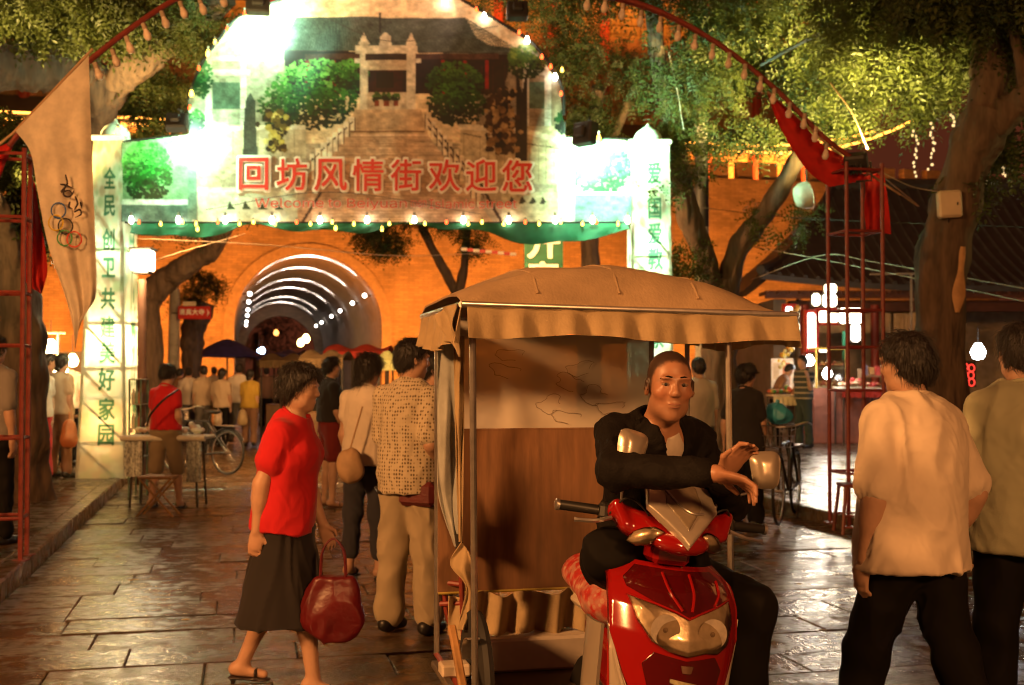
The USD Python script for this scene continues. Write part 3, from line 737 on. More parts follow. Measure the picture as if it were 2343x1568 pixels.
def hand(S, wri, elb, nrm, sg, k=1.0, curl=(.5, .5), spread=.0, bend=None, cone_k=.006):
    f = unit(wri - elb) if bend is None else unit(bend)
    n = unit(nrm - f * np.dot(nrm, f)); sd = np.cross(f, n) * sg       # sd: towards the thumb
    R = np.stack([sd, n, f], 1)
    S.ell(wri + f * .048 * k, V(.040, .0165, .058) * k, R, k=.012)
    for q, (o, L) in enumerate(((.030, .066), (.010, .075), (-.010, .070), (-.029, .054))):
        b = wri + f * .088 * k + sd * o * k
        d1 = unit(f * math.cos(curl[0]) + n * math.sin(curl[0]) + sd * spread * o * 20)
        d2 = unit(f * math.cos(curl[0] + curl[1]) + n * math.sin(curl[0] + curl[1]) + sd * spread * o * 20)
        m = b + d1 * L * .52 * k; e = m + d2 * L * .5 * k
        S.cone(b - f * .012 * k, m, .0098 * k, .0085 * k, k=cone_k).cone(m, e, .0085 * k, .0068 * k, k=.004)
    b = wri + f * .028 * k + sd * .028 * k; m = b + unit(f * .75 + sd * .65 + n * .35) * .042 * k; e = m + unit(f * .95 + sd * .15 + n * .45) * .034 * k
    S.cone(wri + f * .02 * k + sd * .014 * k, m, .0145 * k, .0105 * k, k=.008).cone(m, e, .0105 * k, .0078 * k, k=.004)

def strands(t, m, hd, Rh, hairmat, style, seed):
    v, f = m; r = np.random.default_rng(seed + 7); tri = v[f]
    ar = np.linalg.norm(np.cross(tri[:, 1] - tri[:, 0], tri[:, 2] - tri[:, 0]), axis=1); n = 2600
    k = r.choice(len(f), n, p=ar / ar.sum()); w = r.dirichlet((1, 1, 1), n); p = (tri[k] * w[..., None]).sum(1)
    nr = np.cross(tri[k, 1] - tri[k, 0], tri[k, 2] - tri[k, 0]); nr /= np.linalg.norm(nr, axis=1, keepdims=True) + 1e-12
    crown = hd + Rh @ V(0, -.03, .12); d = p - crown; d[:, 2] -= .03; d -= nr * (d * nr).sum(1)[:, None]; d /= np.linalg.norm(d, axis=1, keepdims=True) + 1e-9
    d = d + r.normal(0, .28, (n, 3)); L = (.05 if style in ('long', 'bob') else .030) * r.uniform(.6, 1.4, (n, 1))
    pts = np.stack([p - nr * .002, p + d * L * .5 + nr * L * .16, p + d * L + nr * L * .06 - np.array([0, 0, .12]) * L], 1)
    c = UsdGeom.BasisCurves.Define(stage, t + '/hair_strands'); c.CreateTypeAttr('linear'); c.CreateCurveVertexCountsAttr(Vt.IntArray.FromNumpy(np.full(n, 3, np.int32)))
    c.CreatePointsAttr(Vt.Vec3fArray.FromNumpy(pts.reshape(-1, 3).astype(np.float32))); c.CreateWidthsAttr(Vt.FloatArray.FromNumpy(np.tile([.0016, .0013, .0004], n).astype(np.float32))); c.SetWidthsInterpolation('vertex')
    UsdShade.MaterialBindingAPI.Apply(c.GetPrim()).Bind(hairmat); tag(c.GetPrim(), kind='stuff')

def person(label, J, loc=(0, 0, 0), h=.012, skin=None, shirt=None, trousers=None, skirt=None, shoes=None, hair='short', hairmat=None, face=False, hands=None, group=None, seed=0, bust=False):
    """shirt: (material, sleeve length 0..2 (1 = elbow), hem metres above the hip joint's height, looseness); trousers: (material, length 0..2 (1 = knee), looseness)"""
    skin = skin or SKIN; hairmat = hairmat or HAIR; k, fat = J['k'], J['fat']
    t = thing('person', label, 'person', loc, group=group)
    Rt, Rc, Rh, hip, neck, hd = J['Rt'], J['Rc'], J['Rh'], J['hip'], J['neck'], J['head']
    mid = lambda f: hip + (neck - hip) * f
    fr = fat; fem = J['fem']
    def torso(S, g, kk=.05):
        S.ell(mid(.70) , V((.135 if fem else .155) * k * fr + g, .108 * k * fr + g, .20 * k + g), Rc, k=kk)
        S.ell(mid(.36) + Rt @ V(0, .012 * (fat - 1) * 6, 0), V((.122 if fem else .145) * k * fr + g, .100 * k * fr + g, .18 * k + g), Rt, k=kk)
        S.ell(mid(.02), V((.165 if fem else .155) * k * fr + g, .118 * k * fr + g, .15 * k + g), Rt, k=kk)
        if fem or bust:
            for sx in (-1, 1): S.ell(mid(.66) + Rc @ V(sx * .07 * k, .075 * k, 0), V(.06, .06, .06) * k + g, Rc, k=kk)
        for nm in 'lr': S.cone(neck + (J['sho' + nm] - neck) * .2 + V(0, 0, -.03 * k), J['sho' + nm], .052 * k + g, .046 * k + g, k=.035)
    S = SDF(); torso(S, 0)
    S.cone(neck + Rc @ V(0, -.005, -.04), hd - Rh @ V(0, .012, .03) * k, .060 * k, .052 * k, k=.03)
    hs = .93 * k; H_ = lambda *a: hd + Rh @ (V(*a) * hs)
    S.ell(H_(0, -.012, .035), V(.077, .096, .090) * hs, Rh, k=.02)
    S.ell(H_(0, .022, -.035), V(.054 if face else .061, .070, .088) * hs, Rh, k=.03)
    S.ell(H_(0, .064, -.098), V(.026, .022, .020) * hs, Rh, k=.03)
    for sx in (-1, 1):
        S.ell(H_(sx * .042, .055, -.018), V(.026, .028, .022) * hs, Rh, k=.025)
        S.ell(H_(sx * (.040 if face else .048), .01, -.075), V(.022, .045, .026) * hs, Rh, k=.03)
        S.ell(H_(sx * .030, .085, .034), V(.026, .012, .009) * hs, Rh, k=.012)
        if h < .02:
            S.ell(H_(sx * .080, -.004, -.006), V(.011, .021, .033) * hs, Rh @ rotz_m(sx * -.35), k=.006)
            S.sub(H_(sx * .0865, .004, -.002), V(.005, .009, .017) * hs, Rh @ rotz_m(sx * -.35), k=.004)
            S.ell(H_(sx * .0125, .096, -.023), V(.0085, .009, .008) * hs, Rh, k=.008)
    S.cone(H_(0, .086, .022), H_(0, .104, -.018), .0080 * hs, .0115 * hs, k=.012)
    if h < .02:
        S.ell(H_(0, .0875, -.0565), V(.025, .0120, .0060) * hs, Rh, k=.006).ell(H_(0, .0855, -.067), V(.021, .012, .0065) * hs, Rh, k=.006)
        for sx in (-1, 1): S.sub(H_(sx * .031, .101, .013), V(.021, .016, .013) * hs, Rh, k=.010)
    if face:
        for sx in (-1, 1):
            S.ell(H_(sx * .0315, .0790, .0185), V(.019, .0130, .0078) * hs, Rh, k=.004).ell(H_(sx * .0315, .0772, .0045), V(.017, .0125, .0062) * hs, Rh, k=.004)
            S.sub(H_(sx * .036, .090, -.045), V(.005, .006, .022) * hs, Rh @ roty_m(-sx * .5), k=.010)
        for q in range(4): S.sub(H_(0, .0935 - .0045 * q, .058 + .009 * q), V(.046, .0052, .0016) * hs, Rh, k=.003)
    for nm, sg in (('l', -1), ('r', 1)):
        s_, e, w = J['sho' + nm], J['elb' + nm], J['wri' + nm]
        af = 1 + (fat - 1) * .6
        S.cone(s_, e, .047 * k * af, .040 * k * af, k=.03).cone(e, w, .041 * k * af, .027 * k, k=.03).ell(e + (w - e) * .28, V(.042, .042, .07) * k * af, look(w - e), k=.03)
        hn = (hands or {}).get(nm, {})
        bodyx = Rc[:, 0]
        hand(S, w, e, hn.get('n', -bodyx * sg), hn.get('t', sg * (1 if 'n' not in hn else 1)), k, hn.get('curl', (.35, .55)), hn.get('spread', 0), hn.get('bend'))
        a, b, c = J['hip' + nm], J['kne' + nm], J['ank' + nm]
        S.cone(a, b, .082 * k * af, .054 * k, k=.05).cone(b, c, .052 * k, .036 * k, k=.03)
        S.ell(b + (c - b) * .3 - unit(np.cross(c - b, Rt[:, 0])) * 0, V(.053, .053, .11) * k, look(c - b), k=.03)
        p = J.get('pit' + nm, 0); toe = J.get('toe' + nm, unit(Rt[:, 1] * math.cos(p) * V(1, 1, 0) + V(0, 0, math.sin(p))))
        J['_t' + nm] = toe
        S.cone(c + V(0, 0, -.015 * k) - toe * .035 * k, c + toe * .125 * k + V(0, 0, -.042 * k), .035 * k, .022 * k, k=.03)
    for nm in 'lr':
        if abs(J['ank' + nm][2] - .075 * k) < .02: S.cut(J['ank' + nm] + V(0, 0, -.0735 * k), (0, 0, -1)) if False else None
    bm = S.mesh(h)
    if face:       # cropped hair, beard shade, brows: the skin's own colours
        q = (bm[0] - hd) @ Rh / hs; base = np.array([.34, .165, .095]); c_ = np.tile(base, (len(q), 1))
        nz = meshkit.fbm(q * 90, 3, 4); c_ *= (.86 + .3 * meshkit.fbm(q * 26, 3, 2))[:, None]
        rd = np.exp(-((np.abs(q[:, 0]) - .045) / .025) ** 2 - ((q[:, 2] + .02) / .03) ** 2) * (q[:, 1] > .03); c_ *= 1 - rd[:, None] * np.array([0, .16, .22])
        line = q[:, 2] - np.interp(q[:, 1], [-.1, -.06, -.02, .01, .04, .062, .08], [-.085, -.07, -.02, -.02, .055, .088, .15])
        hm = 1 / (1 + np.exp(-(line + (nz - .5) * .03) / .0055)); hm *= q[:, 2] > -.09
        beard = np.exp(-((q[:, 2] + .085) / .03) ** 2) * (q[:, 1] > .0) * (q[:, 2] < -.035) * .35 + np.exp(-((q[:, 2] + .044) / .007) ** 2) * (q[:, 1] > .07) * .3
        c_ = c_ * (1 - beard[:, None] * np.array([.5, .42, .36])); c_ = c_ * (1 - hm[:, None] * .93) + hm[:, None] * .93 * np.array([.016, .011, .009]) * (.5 + nz[:, None])
        part('body', bm, printed('skin_driver', rough=.44), t, col=c_)
        pm = UsdGeom.Mesh(stage.GetPrimAtPath(t + '/body')); _, _, nn = meshkit.arrays(bm, True); pm.CreateNormalsAttr(Vt.Vec3fArray.FromNumpy(nn.astype(np.float32))); pm.SetNormalsInterpolation('vertex')
    else: part('body', bm, skin, t, smooth=True)
    if shirt:
        m_, sl, hem, lo = shirt
        S = SDF(); torso(S, .014 + .010 * lo, .06)
        hz_ = hip[2] + hem
        S.cone(mid(.62), mid(.62) * 0 + hip + Rt @ V(0, 0, hem - .05), (.150 if fem else .163) * k * fr + .012, (.172 + .022 * lo) * k * fr + .012, k=.06, q=.80, R=Rt)
        for nm in 'lr':
            s_, e, w = J['sho' + nm], J['elb' + nm], J['wri' + nm]
            g = .010 + .010 * lo; u = min(sl, 1)
            S.cone(s_, s_ + (e - s_) * u, .048 * k + g, (.047 - .004 * u) * k + g * 1.5, k=.022)
            if sl > 1:
                S.cone(e, e + (w - e) * (sl - 1), .048 * k + g, .034 * k + g * 1.2, k=.03)
                S.cut(e + (w - e) * (sl - 1), w - e) if False else None
        S.cut(hip + Rt @ V(0, 0, hem), -Rt[:, 2])
        S.sub(neck + Rc @ V(0, .02, .045), V(.072, .075, .06) * k, Rc, k=.012)
        part('jacket' if sl > 1.5 else 'shirt', wrinkle(wrinkle(S.mesh(h * 1.05), .006 + .012 * lo, (8, 8, 3.2), seed), .005, (22, 22, 13), seed + 9), m_, t, smooth=True)
        if h < .012:
            ca = np.linspace(0, 2 * PI, 25); part('collar', tube(np.array([neck + Rc @ V(.070 * k * math.cos(a), .062 * k * math.sin(a) + .012, .018 - .030 * math.sin(a)) for a in ca]), .0105, 6, caps=False), m_, t, smooth=True)
    if trousers:
        m_, ln, lo = trousers
        S = SDF(); g = .008 + .012 * lo
        S.ell(mid(.02), V((.164 if fem else .154) * k * fr + g * .7, .116 * k * fr + g * .7, .16 * k), Rt, k=.05)
        for nm in 'lr':
            a, b, c = J['hip' + nm], J['kne' + nm], J['ank' + nm]
            u = min(ln, 1); S.cone(a, a + (b - a) * u, .088 * k * (1 + (fat - 1) * .6) + g, (.088 - .028 * u) * k + g * 1.3, k=.05)
            if ln > 1: S.cone(b, b + (c - b) * min(ln - 1, .88), .058 * k + g * 1.3, .042 * k + g * 1.9, k=.04)
            if ln > 1.8: S.cone(c + V(0, 0, .09), c + V(0, 0, .035) + J['_t' + nm] * .012, .045 * k + g * 1.6, .048 * k + g * 1.6, k=.03)
        if not J.get('seated'): S.cut(hip + Rt @ V(0, 0, min(.135 * k, shirt[2] + .06) if shirt else .135 * k), Rt[:, 2])
        part('trousers' if ln > 1.4 else 'shorts', wrinkle(S.mesh(h * 1.1), .007 + .012 * lo, (9, 9, 6), seed + 3), m_, t, smooth=True)
    if skirt:
        m_, hem, r1 = skirt
        S = SDF(); S.ell(mid(.02), V(.200, .160, .16) * k, Rt, k=.05)
        S.cone(hip, hip + V(0, 0, hem - .1), .150 * k, r1 * k, k=.05, q=.8, R=Rt)
        S.cut(hip + V(0, 0, hem), (0, 0, -1)).cut(hip + Rt @ V(0, 0, min(.13, shirt[2] + .035)), Rt[:, 2])
        part('skirt', wrinkle(S.mesh(h * 1.1), .02, (12, 12, 2), seed + 3), m_, t, smooth=True)
    if shoes:
        for nm in 'lr':
            c, toe = J['ank' + nm], J['_t' + nm]; S = SDF()
            dn = -unit(np.cross(np.cross(toe, V(0, 0, 1.0)), toe)) if abs(toe[2]) < .9 else V(0, 0, -1)
            dn = dn if dn[2] < 0 else -dn
            if isinstance(shoes, tuple):      # open shoe: sole, heel and a strap
                S.cone(c + dn * .062 * k - toe * .045 * k, c + dn * .068 * k + toe * .13 * k, .030 * k, .034 * k, k=.01, q=.35, R=np.stack([unit(np.cross(toe, dn)), dn, toe], 1))
                S.ell(c + dn * .035 * k + toe * .085 * k, V(.042, .012, .030) * k, np.stack([unit(np.cross(toe, dn)), toe, dn], 1), k=.01)
                if shoes[1]: S.cone(c + dn * .06 * k - toe * .04 * k, c + dn * (.06 + shoes[1]) * k - toe * .05 * k, .018 * k, .009 * k, k=.01)
                part('sandal', S.mesh(min(h, .008)), shoes[0], t, smooth=True)
            else:
                S.cone(c + dn * .022 * k - toe * .045 * k, c + dn * .045 * k + toe * .15 * k, .044 * k, .036 * k, k=.02).cone(c + V(0, 0, .01), c + dn * .03, .046 * k, .047 * k, k=.02)
                S.cut(c + dn * .074 * k, dn)
                part('shoe', S.mesh(min(h, .010)), shoes, t, smooth=True)
    if hair and not face:
        S = SDF(); th = {'short': .010, 'cropped': .0045, 'receding': .0045, 'long': .016, 'bun': .012, 'bob': .016, 'full': .020}[hair]
        S.ell(H_(0, -.014, .036), V(.077, .096, .090) * hs + th, Rh, k=.02)
        if hair in ('short', 'full'): S.ell(H_(0, -.045, -.012), V(.074, .066, .075) * hs + th * .6, Rh, k=.03)
        if hair in ('cropped', 'receding'): S.ell(H_(0, -.045, -.005), V(.073, .063, .07) * hs + th * .5, Rh, k=.03)
        if hair in ('long', 'bob'):
            L = -.21 if hair == 'long' else -.11
            S.cone(H_(0, -.03, .02), H_(0, -.055, L), .088 * hs, .070 * hs, k=.03, q=.75, R=Rh)
        if hair == 'bun': S.ell(H_(0, -.06, .0), V(.075, .06, .07) * hs + .006, Rh, k=.02).ell(H_(0, -.10, .085), V(.042, .042, .038) * hs, Rh, k=.015)
        rec = .045 if hair == 'receding' else 0.0
        # hairline: from the forehead down past the ears
        S.cut(H_(0, .085 - rec, .088), Rh @ unit(V(0, 1.0, -.80)))
        if hair == 'receding':
            S.cut(H_(0, .052, .05), Rh @ V(0, 1.0, 0))
            S.cut(H_(0, 0, -.05), Rh @ V(0, .25, -1.0))
        elif hair not in ('long', 'bob'): S.cut(H_(0, 0, -.075), Rh @ V(0, 0.25, -1.0))
        hmesh = wrinkle(wrinkle(S.mesh(min(h, .010)), .004 if 'c' in hair else .012, (34, 34, 12), seed), .005, (80, 80, 30), seed + 2)
        part('hair', hmesh, hairmat, t, smooth=True)
        if h < .0125: strands(t, hmesh, hd, Rh, hairmat, hair, seed)
    if face:
        for sx in (-1, 1):
            e = part('eye', xf(lathe([(.001, -.0125), (.009, -.009), (.0125, 0), (.009, .009), (.001, .0125)], 12), s=V(1.3, .85, .7) * hs, R=Rh, t=H_(sx * .0315, .0775, .0115)), mat('eye_white', (.22, .15, .11), rough=.6, spec=.2), t, smooth=True)
            part('iris', xf(lathe([(.001, -.0065), (.0047, -.0045), (.0065, 0), (.0047, .0045), (.001, .0065)], 10), s=V(1, .6, .9) * hs, R=Rh, t=H_(sx * .0315 + .002, .0858, .0115)), mat('iris_dark', (.012, .008, .006), rough=.4), e, smooth=True)
            part('eyebrow', tube([H_(sx * .014, .0955, .0375), H_(sx * .028, .0955, .0400), H_(sx * .044, .0865, .0370), H_(sx * .053, .077, .029)], [.0022, .0030, .0026, .0012], 6), mat('eyebrow_hair', (.014, .010, .008), rough=.9, spec=.05), t, smooth=True)
        S = SDF(); S.ell(H_(0, .0880, -.0563), V(.0235, .0120, .0050) * hs, Rh, k=.002).ell(H_(0, .0860, -.0665), V(.020, .0122, .0053) * hs, Rh, k=.002)
        part('lips', S.mesh(.003), mat('lip', (.24, .095, .06), rough=.55), t, smooth=True)
    return t
# ------------------------------------------------------------------ the welcome gate: printed pillars and arched banner, floods and bulbs
GYD = 16.0
METAL = mat('dark_steel', (0.05, 0.045, 0.04), rough=.5, metallic=.6)
HOUS = mat('flood_housing', (.03, .03, .03), rough=.5)
def paint_banner(x0, y0, x1, y1, sc):
    """the printed view on the banner, drawn in the photograph's own frame (a flat print: a mosque court with gate, bushes and balustrades)"""
    from PIL import Image, ImageDraw, ImageFilter
    W, H = int((x1 - x0) * sc), int((y1 - y0) * sc)
    im = Image.new('RGB', (W, H), (222, 196, 158)); d = ImageDraw.Draw(im); r = random.Random(5)
    q = lambda pts: [((x - x0) * sc, (y - y0) * sc) for x, y in pts]
    poly = lambda pts, c: d.polygon(q(pts), fill=c)
    rect = lambda a, b, c, e, col: d.rectangle([*q([(a, b)])[0], *q([(c, e)])[0]], fill=col)
    line = lambda pts, c, w=1: d.line(q(pts), fill=c, width=max(1, round(w * sc)))
    def bush(cx, cy, rx, ry, cols, n):
        for _ in range(int(n * 2.6)):
            a, rr = r.uniform(0, 6.28), r.random() ** .6
            x, y = cx + math.cos(a) * rx * rr, cy + math.sin(a) * ry * rr; s = r.uniform(1.2, 4.2)
            sh = cols[min(len(cols) - 1, int(max(0, (cy + ry - y) / (2 * ry)) * len(cols) * r.uniform(.6, 1.3)))]
            d.ellipse([*q([(x - s, y - s * .7)])[0], *q([(x + s, y + s * .7)])[0]], fill=sh)
    rect(278, 330, 1450, 515, (165, 150, 128))                                   # pale court
    rect(430, 120, 660, 330, (150, 150, 130)); rect(1090, 110, 1300, 340, (140, 125, 105))
    poly([(640, 112), (676, 40), (1066, 42), (1074, 60), (1090, 84), (1118, 104), (1192, 114), (1186, 126), (900, 118), (640, 114)], (84, 92, 84))   # hall roof
    for x in range(640, 1190, 6): line([(676 + (x - 640) * .72, 44), (x, 116)], (62, 70, 64), 1)
    line([(676, 40), (1066, 42)], (60, 66, 60), 4); line([(640, 113), (1190, 122)], (70, 60, 52), 4)
    line([(868, 30), (868, 75)], (50, 50, 46), 3)
    poly([(650, 116), (1170, 126), (1150, 215), (660, 215)], (46, 26, 22))          # deep eave and hall front
    for x in (700, 760, 1010, 1060, 1110): rect(x, 140, x + 7, 215, (140, 30, 24))
    for x in range(660, 1160, 26): line([(x, 150), (x, 212)], (70, 40, 34), 2)
    rect(700, 125, 1140, 134, (84, 60, 50))
    for (a, b) in ((470, 566), (1196, 1262)):                                      # side gates of pale stone
        for x in (a, b - 16): rect(x, 110, x + 14, 300, (196, 190, 176))
        rect(a - 8, 128, b + 8, 140, (200, 194, 180)); rect(a - 4, 160, b + 4, 172, (190, 184, 168)); rect(a + 16, 190, b - 18, 250, (84, 104, 88))
        poly([(a - 14, 128), ((a + b) / 2, 92), (b + 14, 128)], (150, 150, 140))
        for k in range(8): line([(a + 4, 250 + k * 7), (b - 4, 250 + k * 7)], (150, 140, 124), 2)
    bush(720, 215, 100, 82, [(24, 50, 26), (40, 82, 38), (66, 118, 54), (120, 170, 90)], 620)
    bush(800, 170, 44, 34, [(30, 60, 28), (52, 100, 44), (90, 140, 66)], 120); bush(640, 245, 50, 50, [(36, 66, 34), (60, 104, 50)], 120)
    bush(1040, 190, 66, 48, [(26, 46, 24), (44, 76, 34), (70, 104, 44)], 260); bush(1046, 238, 68, 50, [(24, 46, 22), (40, 72, 32), (66, 104, 46)], 300)
    bush(1205, 140, 46, 40, [(36, 56, 26), (70, 96, 44), (110, 128, 62)], 150); bush(460, 180, 26, 46, [(40, 80, 50), (80, 130, 84)], 90)
    for x in (824, 932): rect(x, 96, x + 18, 262, (206, 190, 164)); poly([(x - 3, 100), (x + 9, 76), (x + 21, 100)], (206, 190, 164))
    rect(814, 106, 954, 122, (206, 190, 164)); rect(836, 123, 930, 138, (60, 46, 36)); rect(842, 138, 930, 150, (190, 168, 140)); rect(838, 152, 930, 160, (200, 180, 150))
    rect(846, 162, 920, 212, (60, 20, 16)); rect(862, 166, 900, 200, (24, 10, 8)); rect(812, 134, 822, 143, (210, 200, 180)); rect(952, 134, 962, 143, (210, 200, 180))
    poly([(868, 110), (870, 84), (882, 74), (894, 84), (896, 110)], (200, 184, 160))
    rect(842, 212, 930, 252, (186, 166, 140))
    for x in (862, 884, 906): bush(x, 222, 9, 9, [(30, 50, 26), (70, 100, 50)], 14); rect(x - 5, 232, x + 5, 242, (120, 60, 40))
    poly([(812, 252), (962, 252), (978, 310), (790, 310)], (190, 160, 128)); line([(796, 300), (972, 300)], (120, 92, 70), 3); line([(792, 309), (976, 309)], (220, 190, 160), 4)
    poly([(790, 312), (980, 312), (1130, 512), (660, 512)], (196, 164, 134)); poly([(872, 312), (902, 312), (922, 512), (852, 512)], (218, 190, 160))
    for k in range(40):
        y = 312 + 200 * (k / 40) ** 1.5; line([(790 - (y - 312) * .65, y), (980 + (y - 312) * .75, y)], (176, 144, 116), 1)
    for _ in range(260):
        x, y = r.uniform(700, 1090), r.uniform(315, 510); line([(x, y), (x + r.uniform(4, 22), y + r.uniform(-1, 3))], r.choice([(170, 138, 110), (212, 184, 154), (150, 120, 96)]), 1.5)
    rect(440, 288, 700, 362, (188, 174, 146)); poly([(430, 306), (560, 286), (700, 288), (700, 296), (560, 296), (434, 320)], (214, 204, 180))
    for k in range(9): line([(450 + k * 28, 300), (450 + k * 28, 360)], (150, 138, 114), 2)
    rect(1054, 290, 1294, 420, (184, 166, 136)); poly([(1050, 284), (1190, 290), (1290, 318), (1290, 330), (1190, 302), (1050, 296)], (212, 198, 172)); line([(1050, 304), (1280, 340)], (70, 60, 48), 3)
    for k in range(12): line([(1060 + k * 19, 310 + k * 2), (1060 + k * 19, 415)], (150, 132, 106), 2)
    for k in range(8):                                                            # balustrades with posts
        x, y = 806 - k * 13, 268 + k * 12; hh = 30 + k * 4
        rect(x - 6, y, x + 6, y + hh, (236, 220, 192)); line([(x + 6, y), (x + 6, y + hh)], (96, 76, 60), 2); line([(x, y + 12), (x - 13, y + 26)], (70, 52, 40), 3)
        rect(x - 13, y + 18, x - 5, y + 14 + hh, (168, 142, 112))
    for k in range(10):
        x, y = 978 + k * 13, 262 + k * 16; rect(x - 5, y, x + 5, y + 32 + k * 4, (228, 208, 178)); line([(x - 5, y), (x - 5, y + 32 + k * 4)], (84, 64, 50), 2); line([(x, y + 10), (x + 13, y + 28)], (74, 54, 42), 4); line([(x, y + 26), (x + 13, y + 46)], (90, 66, 52), 3)
    line([(1075, 380), (1150, 512)], (60, 44, 36), 6); line([(735, 440), (690, 512)], (60, 44, 36), 5)
    poly([(556, 355), (562, 232), (572, 212), (584, 232), (588, 355)], (72, 78, 68)); poly([(1180, 372), (1182, 160), (1194, 216), (1206, 160), (1206, 372)], (46, 40, 34))
    for _ in range(90):
        x, y = r.gauss(632, 12), r.uniform(255, 345); s = r.uniform(3, 8); d.ellipse([*q([(x - s, y - s)])[0], *q([(x + s, y + s)])[0]], fill=r.choice([(178, 156, 84), (110, 92, 46), (60, 50, 26), (206, 186, 120)]))
    for _ in range(200):
        x, y = r.gauss(1146, 18), r.uniform(205, 350); s = r.uniform(3, 8); d.ellipse([*q([(x - s, y - s)])[0], *q([(x + s, y + s)])[0]], fill=r.choice([(130, 100, 66), (70, 50, 34), (36, 26, 18), (160, 130, 90)]))
    bush(448, 277, 20, 24, [(20, 50, 24), (50, 100, 46)], 60); bush(1286, 282, 16, 26, [(16, 40, 24), (30, 70, 40)], 50)
    rect(278, 314, 440, 470, (120, 150, 116)); bush(336, 392, 58, 72, [(22, 60, 30), (36, 92, 44), (60, 130, 62), (100, 170, 90)], 420)
    rect(278, 458, 440, 470, (206, 216, 200)); rect(278, 470, 440, 512, (96, 116, 104)); rect(432, 388, 450, 500, (110, 128, 112)); rect(452, 430, 680, 505, (198, 204, 180)); line([(452, 436), (640, 440)], (226, 230, 206), 5)
    for x in (520, 556, 592, 628): poly([(x, 478), (x + 6, 460), (x + 12, 474), (x + 18, 478)], (50, 70, 50))
    bush(1372, 380, 74, 64, [(40, 80, 56), (66, 120, 84), (110, 160, 120)], 360); rect(1296, 440, 1450, 448, (200, 214, 204)); rect(1296, 448, 1450, 512, (110, 134, 128))
    rect(1276, 388, 1314, 510, (206, 206, 186)); poly([(1274, 392), (1280, 374), (1308, 370), (1318, 390)], (214, 214, 196)); rect(1150, 440, 1276, 505, (190, 180, 150))
    for x in (1164, 1188, 1212, 1236): poly([(x, 466), (x + 6, 450), (x + 14, 462), (x + 8, 466)], (60, 56, 40))
    a = np.asarray(im.filter(ImageFilter.GaussianBlur(.8 * sc)), float) / 255
    rr3 = np.random.default_rng(3); g = rr3.normal(0, .022, a.shape[:2])[..., None]
    yy, xx = np.mgrid[0:H, 0:W]; fb_ = meshkit.fbm(np.stack([xx * .11, yy * .16, 0 * xx], -1), 5, 2)[..., None]; a = np.clip(a * (.70 + .58 * fb_), 0, 1); a = np.clip((a - .5) * 1.18 + .48, 0, 1)
    return np.clip(a + g, 0, 1) ** 2.2 * .82

unit = lambda v: np.asarray(v, float) / (np.linalg.norm(v) + 1e-12)
PRINT = printed('banner_print', rough=.45, tl=.12)
wg = thing('welcome_gate', 'festive street gate with a picture banner, red Chinese welcome lettering and printed pillars', 'gate', P(860, 0, GYD) * [1, 1, 0])
WO = P(860, 0, GYD) * [1, 1, 0]
def Pb(px, py, Y=GYD): return P(px, py, Y) - WO
bx0, by0, bx1, by1, bsc = 276, -100, 1448, 512, .62
img = paint_banner(bx0, by0, bx1, by1, bsc)
outline = Polygon([(278, 508), (278, 326), (434, 308), (431, 222), (452, 168), (476, 124), (546, 40), (640, 2), (760, -52), (880, -74), (1000, -52), (1060, 4), (1142, 52), (1222, 104), (1280, 192), (1288, 262), (1294, 314), (1445, 322), (1445, 508)])
GW, GH = 560, 292
ux, uy = np.meshgrid(np.linspace(bx0, bx1, GW + 1), np.linspace(by0, by1, GH + 1), indexing='ij')
inside = shapely.contains_xy(outline, ux.ravel(), uy.ravel()).reshape(ux.shape)
vid = np.arange(ux.size).reshape(ux.shape)
ok = inside[:-1, :-1] & inside[1:, :-1] & inside[:-1, 1:] & inside[1:, 1:]
qa = np.stack([vid[:-1, :-1][ok], vid[:-1, 1:][ok], vid[1:, 1:][ok], vid[1:, :-1][ok]], 1)
bow = lambda x, y: .014 * np.sin(x * .021) * np.sin(y * .016 + 1) + .01 * np.sin(x * .05 + y * .03)
vx = np.stack([(ux.ravel() - CX) / FPX, (CY - uy.ravel()) / FPX], 1)
dd = np.stack([vx[:, 0], math.cos(PITCH) - vx[:, 1] * math.sin(PITCH), math.sin(PITCH) + vx[:, 1] * math.cos(PITCH)], 1)
vb = V(0, 0, CAM_H) + dd * (GYD / dd[:, 1:2]) - WO; vb[:, 1] += bow(ux.ravel(), uy.ravel())
ii = np.clip(((uy.ravel() - by0) * bsc).astype(int), 0, img.shape[0] - 1); jj = np.clip(((ux.ravel() - bx0) * bsc).astype(int), 0, img.shape[1] - 1)
colv = img[ii, jj]
used = np.unique(qa); inv = np.zeros(ux.size, int); inv[used] = np.arange(len(used))
fb = inv[qa]
part('banner', (vb[used], np.vstack([fb[:, [0, 1, 2]], fb[:, [0, 2, 3]]])), PRINT, wg, col=colv[used])
REDL = mat('red_lettering', (.62, .025, .015), rough=.45, var=.05); PALE = mat('pale_lettering', (.80, .72, .60), rough=.5, var=.05); ORL = mat('orange_lettering', (.62, .06, .02), rough=.5, var=.05)
for k, ch in enumerate('回坊风情街欢迎您'):
    p = Pb([580, 668, 756, 843, 930, 1017, 1101, 1184][k], [398, 399, 400, 401, 401, 402, 402, 403][k], GYD - .045)
    l = part('letter', xf(upright(glyphs(ch, .425, .006, stroke=1)), s=(.96, 1, 1), t=p), REDL, wg, smooth=False)
    part('letter_outline', xf(upright(glyphs(ch, .450, .004, stroke=5)), s=(.96, 1, 1), t=p + V(0, .012, 0)), PALE, l, smooth=False)
def word_run(words, h, sx_gap):
    ws = [upright(glyphs(w, h, .005, latin=True)) for w in words]; return ws
wds = 'Welcome to Beiyuan men Islamic street'.split()
x_w = [(584, 741), (751, 781), (794, 931), (940, 976), (982, 1086), (1095, 1182)]
